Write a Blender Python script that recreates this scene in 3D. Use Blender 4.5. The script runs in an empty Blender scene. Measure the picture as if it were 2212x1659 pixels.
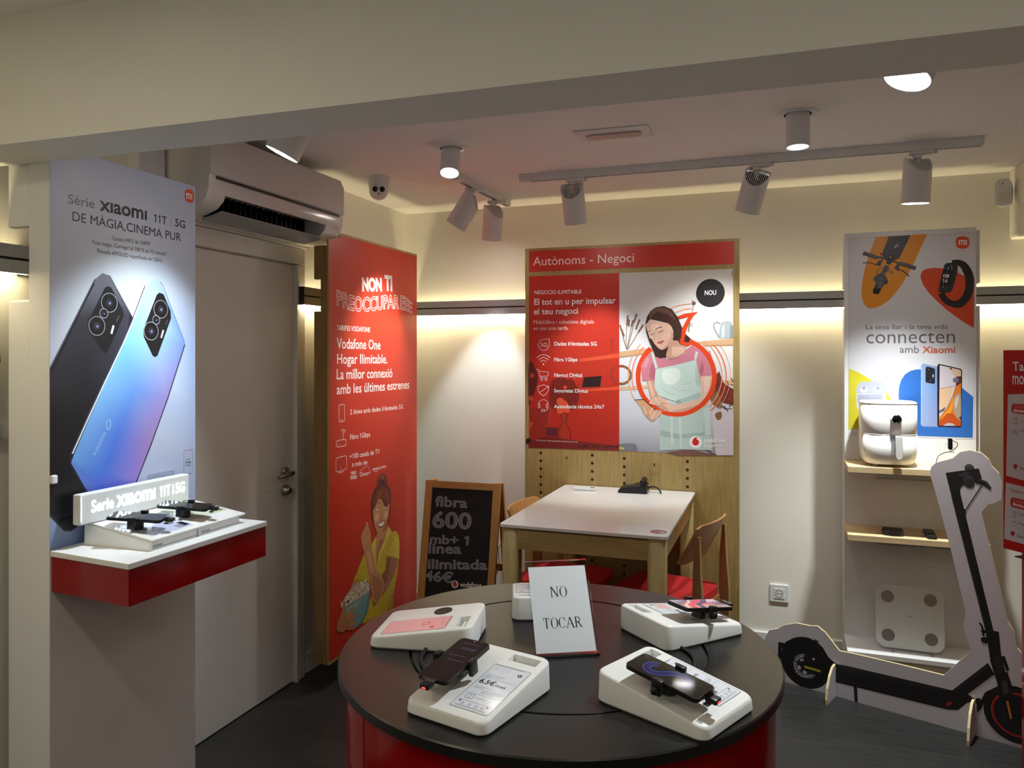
import bpy, bmesh, math, random
from mathutils import Vector, Matrix
from mathutils.geometry import tessellate_polygon
C = bpy.context.scene.collection
SC = bpy.context.scene
PI = math.pi
rad = math.radians

# ------------------------------------------------------------ camera, world, exposure
cd = bpy.data.cameras.new('camera'); cam = bpy.data.objects.new('camera', cd); C.objects.link(cam)
cd.sensor_width = 36.0; cd.lens = 1631.0 / 2212.0 * 36.0; cd.sensor_fit = 'HORIZONTAL'
cd.shift_y = -(829.5 - 770.0) / 2212.0
cd.clip_start = 0.05
cam.location = (0, 0, 1.585); cam.rotation_euler = (PI/2, 0, rad(19.7))
SC.camera = cam
w = bpy.data.worlds.new('world'); SC.world = w; w.use_nodes = True
w.node_tree.nodes['Background'].inputs[0].default_value = (0.9, 0.95, 1, 1)
w.node_tree.nodes['Background'].inputs[1].default_value = 0.02
SC.view_settings.view_transform = 'Standard'; SC.view_settings.look = 'None'
SC.view_settings.exposure = 0.12; SC.view_settings.gamma = 1.0; SC.view_settings.use_curve_mapping = False
SC.cycles.use_denoising = True
SC.cycles.max_bounces = 10; SC.cycles.transparent_max_bounces = 16; SC.cycles.diffuse_bounces = 5; SC.cycles.glossy_bounces = 4; SC.cycles.transmission_bounces = 8
SC.cycles.sample_clamp_indirect = 4.0
SC.cycles.caustics_reflective = False; SC.cycles.caustics_refractive = False

def lamp(kind, name, loc, aim, energy, col, size=0.05, cone=45, blend=0.5, size_y=None):
    d = bpy.data.lights.new(name, kind); d.energy = energy; d.color = col
    if kind == 'SPOT':
        d.spot_size = rad(cone); d.spot_blend = blend; d.shadow_soft_size = size
    elif kind == 'AREA':
        d.shape = 'DISK'; d.size = size
        if size_y: d.shape = 'RECTANGLE'; d.size_y = size_y
    else: d.shadow_soft_size = size
    o = bpy.data.objects.new(name, d); C.objects.link(o); o.location = loc
    v = Vector(aim) - Vector(loc); o.rotation_euler = v.to_track_quat('-Z', 'Y').to_euler()
    return o
WARM = (1.0, 0.84, 0.62); NEUT = (0.95, 1.0, 0.98); COOL = (0.84, 0.96, 1.0)
# ceiling downlights of the front half of the shop, behind the camera
for (x, y, e) in ((-1.45, 0.45, 5.4), (0.25, 0.35, 2.8), (-0.6, -0.7, 3.8)):
    lamp('AREA', 'front_ceiling_lamp', (x, y, 2.47), (x, y, 0), e, (1.0, 0.87, 0.66), 0.16)

# the glazed shop front behind the camera
lamp('AREA', 'shop_window_light', (-.3, -1.5, 1.25), (-.3, 4, 1.25), 3.0, (0.72, 0.92, 1.0), 3.0, size_y=1.9)

# ------------------------------------------------------------ helpers
def srgb(c):
    f = lambda v: v / 12.92 if v <= 0.04045 else ((v + 0.055) / 1.055) ** 2.4
    return tuple(f(v / 255.0) for v in c)
_m = {}
def mat(name, col=(200, 200, 200), rough=0.5, metal=0.0, noise=0.0, nscale=40.0, bump=0.0, emit=0.0, ecol=None, trans=0.0, ior=1.45, coat=0.0, spec=0.5):
    if name in _m: return _m[name]
    m = bpy.data.materials.new(name); m.use_nodes = True; n = m.node_tree; b = n.nodes['Principled BSDF']
    c = srgb(col) + (1,)
    b.inputs['Base Color'].default_value = c; b.inputs['Roughness'].default_value = rough; b.inputs['Metallic'].default_value = metal
    b.inputs['IOR'].default_value = ior; b.inputs['Transmission Weight'].default_value = trans; b.inputs['Coat Weight'].default_value = coat
    b.inputs['Specular IOR Level'].default_value = spec
    if emit:
        b.inputs['Emission Color'].default_value = srgb(ecol or col) + (1,); b.inputs['Emission Strength'].default_value = emit
    if noise or bump:
        t = n.nodes.new('ShaderNodeTexCoord'); x = n.nodes.new('ShaderNodeTexNoise'); x.inputs['Scale'].default_value = nscale; x.inputs['Detail'].default_value = 5
        n.links.new(t.outputs['Object'], x.inputs['Vector'])
        if noise:
            r = n.nodes.new('ShaderNodeValToRGB'); r.color_ramp.elements[0].position = .3; r.color_ramp.elements[1].position = .7
            r.color_ramp.elements[0].color = tuple(v * (1 - noise) for v in c[:3]) + (1,); r.color_ramp.elements[1].color = tuple(min(1, v * (1 + noise)) for v in c[:3]) + (1,)
            n.links.new(x.outputs['Fac'], r.inputs['Fac']); n.links.new(r.outputs['Color'], b.inputs['Base Color'])
        if bump:
            u = n.nodes.new('ShaderNodeBump'); u.inputs['Strength'].default_value = bump; u.inputs['Distance'].default_value = 0.002
            n.links.new(x.outputs['Fac'], u.inputs['Height']); n.links.new(u.outputs['Normal'], b.inputs['Normal'])
    _m[name] = m; return m
def wood(name, a, b_, axis='Z', scale=9.0, rough=0.45, stretch=14.0):
    if name in _m: return _m[name]
    m = bpy.data.materials.new(name); m.use_nodes = True; n = m.node_tree; b = n.nodes['Principled BSDF']
    t = n.nodes.new('ShaderNodeTexCoord'); mp = n.nodes.new('ShaderNodeMapping')
    s = {'X': (1, stretch, stretch), 'Y': (stretch, 1, stretch), 'Z': (stretch, stretch, 1)}[axis]
    mp.inputs['Scale'].default_value = s
    x = n.nodes.new('ShaderNodeTexNoise'); x.inputs['Scale'].default_value = scale; x.inputs['Detail'].default_value = 8; x.inputs['Roughness'].default_value = .65; x.inputs['Distortion'].default_value = .6
    r = n.nodes.new('ShaderNodeValToRGB'); r.color_ramp.elements[0].position = .32; r.color_ramp.elements[1].position = .68
    r.color_ramp.elements[0].color = srgb(a) + (1,); r.color_ramp.elements[1].color = srgb(b_) + (1,)
    u = n.nodes.new('ShaderNodeBump'); u.inputs['Strength'].default_value = .12; u.inputs['Distance'].default_value = .001
    n.links.new(t.outputs['Object'], mp.inputs['Vector']); n.links.new(mp.outputs['Vector'], x.inputs['Vector']); n.links.new(x.outputs['Fac'], r.inputs['Fac'])
    n.links.new(r.outputs['Color'], b.inputs['Base Color']); n.links.new(x.outputs['Fac'], u.inputs['Height']); n.links.new(u.outputs['Normal'], b.inputs['Normal'])
    b.inputs['Roughness'].default_value = rough
    _m[name] = m; return m
def clear_mat(name):
    if name in _m: return _m[name]
    m = bpy.data.materials.new(name); m.use_nodes = True; n = m.node_tree; n.nodes.remove(n.nodes['Principled BSDF'])
    tr = n.nodes.new('ShaderNodeBsdfTransparent'); tr.inputs[0].default_value = (.96, .97, .975, 1); gl = n.nodes.new('ShaderNodeBsdfGlossy'); gl.inputs['Roughness'].default_value = .04
    lw = n.nodes.new('ShaderNodeLayerWeight'); lw.inputs['Blend'].default_value = .12; mx = n.nodes.new('ShaderNodeMixShader')
    n.links.new(lw.outputs['Fresnel'], mx.inputs[0]); n.links.new(tr.outputs[0], mx.inputs[1]); n.links.new(gl.outputs[0], mx.inputs[2]); n.links.new(mx.outputs[0], n.nodes['Material Output'].inputs['Surface'])
    _m[name] = m; return m
def print_mat(name, rough=0.35, emit=0.0, spec=0.5, coat=0.0):
    if name in _m: return _m[name]
    m = bpy.data.materials.new(name); m.use_nodes = True; n = m.node_tree; b = n.nodes['Principled BSDF']
    a = n.nodes.new('ShaderNodeAttribute'); a.attribute_name = 'print'
    n.links.new(a.outputs['Color'], b.inputs['Base Color']); b.inputs['Roughness'].default_value = rough; b.inputs['Specular IOR Level'].default_value = spec; b.inputs['Coat Weight'].default_value = coat
    if emit:
        n.links.new(a.outputs['Color'], b.inputs['Emission Color']); b.inputs['Emission Strength'].default_value = emit
    _m[name] = m; return m

def bm_(): return bmesh.new()
def box(bm, x0, x1, y0, y1, z0, z1, M=None, bev=0.0, seg=2):
    r = bmesh.ops.create_cube(bm, size=1.0); vs = r['verts']
    for v in vs: v.co = Vector(((x0 + x1) / 2 + v.co.x * (x1 - x0), (y0 + y1) / 2 + v.co.y * (y1 - y0), (z0 + z1) / 2 + v.co.z * (z1 - z0)))
    if bev:
        es = list({e for v in vs for e in v.link_edges})
        rr = bmesh.ops.bevel(bm, geom=es, offset=bev, segments=seg, affect='EDGES', profile=.5)
        vs = list({v for f in rr['faces'] for v in f.verts} | {v for v in vs if v.is_valid})
    if M is not None:
        for v in vs: v.co = M @ v.co
    return bm
def cyl(bm, p0, p1, r0, r1=None, n=24, cap=True):
    p0 = Vector(p0); p1 = Vector(p1); r1 = r0 if r1 is None else r1
    d = p1 - p0; q = d.to_track_quat('Z', 'Y')
    A = [bm.verts.new(p0 + q @ Vector((r0 * math.cos(2*PI*i/n), r0 * math.sin(2*PI*i/n), 0))) for i in range(n)]
    B = [bm.verts.new(p1 + q @ Vector((r1 * math.cos(2*PI*i/n), r1 * math.sin(2*PI*i/n), 0))) for i in range(n)]
    for i in range(n): bm.faces.new((A[i], A[(i+1) % n], B[(i+1) % n], B[i]))
    if cap: bm.faces.new(A[::-1]); bm.faces.new(B)
    return bm
def lathe(bm, prof, n=32, c=(0, 0), M=None):
    rings = []
    for (r, z) in prof:
        if r <= 1e-6: rings.append([bm.verts.new((c[0], c[1], z))])
        else: rings.append([bm.verts.new((c[0] + r*math.cos(2*PI*i/n), c[1] + r*math.sin(2*PI*i/n), z)) for i in range(n)])
    for a, b in zip(rings, rings[1:]):
        if len(a) == 1 and len(b) == 1: continue
        for i in range(n):
            j = (i+1) % n
            if len(a) == 1: bm.faces.new((a[0], b[j], b[i]))
            elif len(b) == 1: bm.faces.new((a[i], a[j], b[0]))
            else: bm.faces.new((a[i], a[j], b[j], b[i]))
    if M is not None:
        for r in rings:
            for v in r: v.co = M @ v.co
    bmesh.ops.recalc_face_normals(bm, faces=bm.faces[:]); return bm
def cr(pts, k=4, closed=False):      # smooth curve through points
    P = [Vector(p) for p in pts]; n = len(P); out = []
    for i in range(n if closed else n - 1):
        a, b, c, d = (P[(i-1) % n], P[i], P[(i+1) % n], P[(i+2) % n]) if closed else (P[max(i-1, 0)], P[i], P[i+1], P[min(i+2, n-1)])
        for j in range(k):
            t = j / k
            out.append(.5*((2*b) + (c-a)*t + (2*a-5*b+4*c-d)*t*t + (3*b-a-3*c+d)*t*t*t))
    if not closed: out.append(P[-1])
    return out
def tube(bm, pts, r, n=8, smooth=0, cap=True):
    P = cr(pts, smooth) if smooth else [Vector(p) for p in pts]
    rings = []; up = None
    for i, p in enumerate(P):
        t = (P[min(i+1, len(P)-1)] - P[max(i-1, 0)]).normalized()
        if up is None: up = t.orthogonal().normalized()
        up = (up - t * up.dot(t)).normalized(); s = t.cross(up)
        rr = r
        if isinstance(r, (list, tuple)):
            f = i * (len(r)-1) / max(1, len(P)-1); j = min(int(f), len(r)-2); rr = r[j] + (r[j+1]-r[j]) * (f-j)
        rings.append([bm.verts.new(p + rr*(math.cos(2*PI*k/n)*up + math.sin(2*PI*k/n)*s)) for k in range(n)])
    for a, b in zip(rings, rings[1:]):
        for k in range(n): bm.faces.new((a[k], a[(k+1) % n], b[(k+1) % n], b[k]))
    if cap: bm.faces.new(rings[0][::-1]); bm.faces.new(rings[-1])
    return bm
def prism(bm, poly, a, b, plane='XY', M=None):     # extrude outline between a and b along the missing axis
    f = {'XY': lambda p, t: (p[0], p[1], t), 'XZ': lambda p, t: (p[0], t, p[1]), 'YZ': lambda p, t: (t, p[0], p[1])}[plane]
    A = [bm.verts.new(f(p, a)) for p in poly]; B = [bm.verts.new(f(p, b)) for p in poly]; n = len(poly)
    fs = []
    for i in range(n): fs.append(bm.faces.new((A[i], A[(i+1) % n], B[(i+1) % n], B[i])))
    for ring in (A, B):
        for t in tessellate_polygon([[v.co for v in ring]]):
            try: fs.append(bm.faces.new([ring[i] for i in t]))
            except ValueError: pass
    if M is not None:
        for v in A + B: v.co = M @ v.co
    bmesh.ops.recalc_face_normals(bm, faces=fs); return bm
def rrect(w, h, r, n=6, cx=0.0, cy=0.0):
    o = []
    for (sx, sy, a0) in ((1, 1, 0), (-1, 1, 90), (-1, -1, 180), (1, -1, 270)):
        for i in range(n + 1):
            a = rad(a0 + 90 * i / n); o.append((cx + sx*(w/2 - r) + r*math.cos(a), cy + sy*(h/2 - r) + r*math.sin(a)))
    return o
def obj(name, bm, m, parent=None, smooth=False, bev=0.0, seg=2, loc=None, rot=None, M=None, auto=35):
    me = bpy.data.meshes.new(name)
    if smooth:
        for f in bm.faces: f.smooth = True
        for e in bm.edges:
            if len(e.link_faces) == 2 and e.calc_face_angle(0) > rad(auto): e.smooth = False
    bm.to_mesh(me); bm.free()
    for x in (m if isinstance(m, (list, tuple)) else [m]): me.materials.append(x)
    o = bpy.data.objects.new(name, me); C.objects.link(o)
    if parent is not None: o.parent = parent
    if loc: o.location = loc
    if rot: o.rotation_euler = rot
    if M is not None: o.matrix_local = M
    if bev:
        d = o.modifiers.new('bevel', 'BEVEL'); d.width = bev; d.segments = seg; d.limit_method = 'ANGLE'; d.angle_limit = rad(40)
    return o
def tag(o, label, cat, group=None):
    o['label'] = label; o['category'] = cat
    if group: o['group'] = group
    return o
def thing(name, label, cat, loc=(0, 0, 0), rz=0.0, group=None):
    o = bpy.data.objects.new(name, None); C.objects.link(o); o.empty_display_size = .05
    o.location = loc; o.rotation_euler = (0, 0, rz); return tag(o, label, cat, group)
def struct(name, bm, m, parent=None, **k):
    o = obj(name, bm, m, parent, **k)
    if parent is None: o['kind'] = 'structure'
    return o
def B(*a, **k): return box(bm_(), *a, **k)
def dup(root, loc, rz=None, label=None):
    r = root.copy(); C.objects.link(r); r.location = loc
    if rz is not None: r.rotation_euler = (0, 0, rz)
    if label: r['label'] = label
    for ch in list(root.children):
        c = ch.copy(); C.objects.link(c); c.parent = r
        for g in ch.children:
            d = g.copy(); C.objects.link(d); d.parent = c
    return r

# ------------------------------------------------------------ printed sheets
_tc = {}
def text_geo(txt, weight, raw=False):
    k = (txt, weight, raw)
    if k in _tc: return _tc[k]
    cu = bpy.data.curves.new('t', 'FONT'); cu.body = txt; cu.size = 1.0; cu.offset = weight; cu.resolution_u = 3
    o = bpy.data.objects.new('t', cu); C.objects.link(o)
    me = bpy.data.meshes.new_from_object(o)
    vs = [(v.co.x, v.co.y) for v in me.vertices]; fs = [tuple(p.vertices) for p in me.polygons]
    bpy.data.objects.remove(o); bpy.data.curves.remove(cu); bpy.data.meshes.remove(me)
    if '1' in txt and not raw:        # give the plain upright figure one its flag
        one = text_geo('1', weight, True)[0]; w1 = max(v[0] for v in one) - min(v[0] for v in one); top = max(v[1] for v in one)
        for i, ch in enumerate(txt):
            if ch == '1':
                xl = max(v[0] for v in text_geo(txt[:i] + '1', weight, True)[0]) - w1 if i else min(v[0] for v in one)
                b = len(vs); t_ = w1 * .9; vs += [(xl + w1*.6, top), (xl - .13, top - .10), (xl - .13, top - .10 - t_), (xl + w1*.3, top - t_ - .01)]; fs.append((b, b+1, b+2, b+3))
    _tc[k] = (vs, fs); return _tc[k]
_h = {}
def ref_h(kind):
    if kind not in _h:
        vs, _ = text_geo('H' if kind == 'c' else 'x', 0.0); _h[kind] = max(v[1] for v in vs)
    return _h[kind]
STEP = 0.008
class Sheet:
    """flat print: polygons stacked a few microns apart, one colour attribute"""
    def __init__(s): s.v = []; s.f = []; s.c = []; s.k = 0
    def raw(s, pts, faces, cols):
        b = len(s.v); d = s.k * STEP
        s.v += [(p[0]/1000, -d/1000, p[1]/1000) for p in pts]; s.c += cols; s.f += [tuple(b + i for i in f) for f in faces]
    def poly(s, col, pts, sm=0):
        s.k += 1
        if sm: pts = [(p.x, p.y) for p in cr([(q[0], q[1], 0) for q in pts], 4, True)]
        s.raw(pts, tessellate_polygon([[Vector((p[0], p[1], 0)) for p in pts]]), [col] * len(pts))
    def line(s, col, w, pts, sm=0, cl=0):
        s.k += 1
        P = [Vector((p[0], p[1])) for p in pts]
        if sm: P = [Vector((p.x, p.y)) for p in cr([(q[0], q[1], 0) for q in pts], 4, bool(cl))]
        n = len(P); L = []; R = []
        for i, p in enumerate(P):
            a = P[i-1] if (i > 0 or cl) else P[i]; b = P[(i+1) % n] if (i < n-1 or cl) else P[i]
            d1 = (p - a); d2 = (b - p)
            d1 = d1.normalized() if d1.length > 1e-6 else d2.normalized(); d2 = d2.normalized() if d2.length > 1e-6 else d1
            t = (d1 + d2); t = t.normalized() if t.length > 1e-4 else d1
            nn = Vector((-t.y, t.x)); k = max(.5, abs(nn.dot(Vector((-d1.y, d1.x)))))
            L.append(p + nn * w/2/k); R.append(p - nn * w/2/k)
        pts = L + R; m = n if cl else n - 1
        s.raw(pts, [(i, (i+1) % n, n + (i+1) % n, n + i) for i in range(m)], [col] * (2*n))
    def disc(s, col, c, r, r2=0, n=28):
        s.k += 1
        o = [(c[0] + r*math.cos(2*PI*i/n), c[1] + r*math.sin(2*PI*i/n)) for i in range(n)]
        if r2:
            o += [(c[0] + r2*math.cos(2*PI*i/n), c[1] + r2*math.sin(2*PI*i/n)) for i in range(n)]
            s.raw(o, [(i, (i+1) % n, n + (i+1) % n, n + i) for i in range(n)], [col]*2*n)
        else: s.raw(o, [tuple(range(n))], [col]*n)
    def grid(s, rows, cols):
        s.k += 1; m = len(rows[0])
        s.raw([p for r in rows for p in r], [(i*m+j, i*m+j+1, (i+1)*m+j+1, (i+1)*m+j) for i in range(len(rows)-1) for j in range(m-1)], [c for r in cols for c in r])
    def text(s, col, txt, a, b, h, wt=0, kind='c', outl=None, warp=None):
        def lay(weight, colour, ref):
            s.k += 1
            vs, fs = text_geo(txt, weight)
            if not vs: return
            x0, x1 = ref; W = math.dist(a, b); ang = math.atan2(b[1]-a[1], b[0]-a[0]); ca, sa = math.cos(ang), math.sin(ang)
            sx = W / (x1 - x0); sy = h / ref_h(kind); out = []
            for (x, y) in vs:
                X = (x - x0) * sx; Y = y * sy; u = a[0] + X*ca - Y*sa; v = a[1] + X*sa + Y*ca
                if warp:
                    q = warp
                    if u <= q[0][0]: dv = q[0][1]
                    elif u >= q[-1][0]: dv = q[-1][1]
                    else:
                        for (p, r) in zip(q, q[1:]):
                            if p[0] <= u <= r[0]: t = (u-p[0])/(r[0]-p[0]+1e-9); t = t*t*(3-2*t)*.5 + t*.5; dv = p[1]+(r[1]-p[1])*t; break
                    v += dv
                out.append((u, v))
            s.raw(out, fs, [colour]*len(out))
        vs, _ = text_geo(txt, wt); xs = [v[0] for v in vs]; ref = (min(xs), max(xs))
        lay(wt, col, ref)
        if outl: lay(outl[1], outl[0], ref)
    def rect(s, col, x0, y0, x1, y1): s.poly(col, [(x0, y0), (x1, y0), (x1, y1), (x0, y1)])
    def art(s, ops):
        for o in ops:
            k = o[0]
            if k == 'p': s.poly(o[1], o[3], o[2])
            elif k == 'l': s.line(o[1], o[2], o[5], o[3], o[4])
            elif k == 'o': s.disc(o[1], o[2], o[3], o[4])
            elif k == 'g': s.grid(o[1], o[2])
            elif k == 't': s.text(*o[1:10])
        return s
    def build(s, name, m, parent=None, loc=(0, 0, 0), rot=(0, 0, 0), backing=None):
        v = list(s.v); f = list(s.f); c = list(s.c)
        me = bpy.data.meshes.new(name); me.from_pydata(v, [], f); me.update()
        at = me.attributes.new('print', 'FLOAT_COLOR', 'POINT')
        flat = []
        cache = {}
        for q in c:
            if q not in cache: cache[q] = srgb(q)
            flat += list(cache[q]) + [1.0]
        at.data.foreach_set('color', flat)
        bm = bmesh.new(); bm.from_mesh(me)
        for fc in bm.faces:
            fc.normal_update()
            if fc.normal.y > 0: fc.normal_flip()
        bm.to_mesh(me); bm.free()
        me.materials.append(m); o = bpy.data.objects.new(name, me); C.objects.link(o)
        if parent is not None: o.parent = parent
        o.location = loc; o.rotation_euler = rot
        return o
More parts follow.
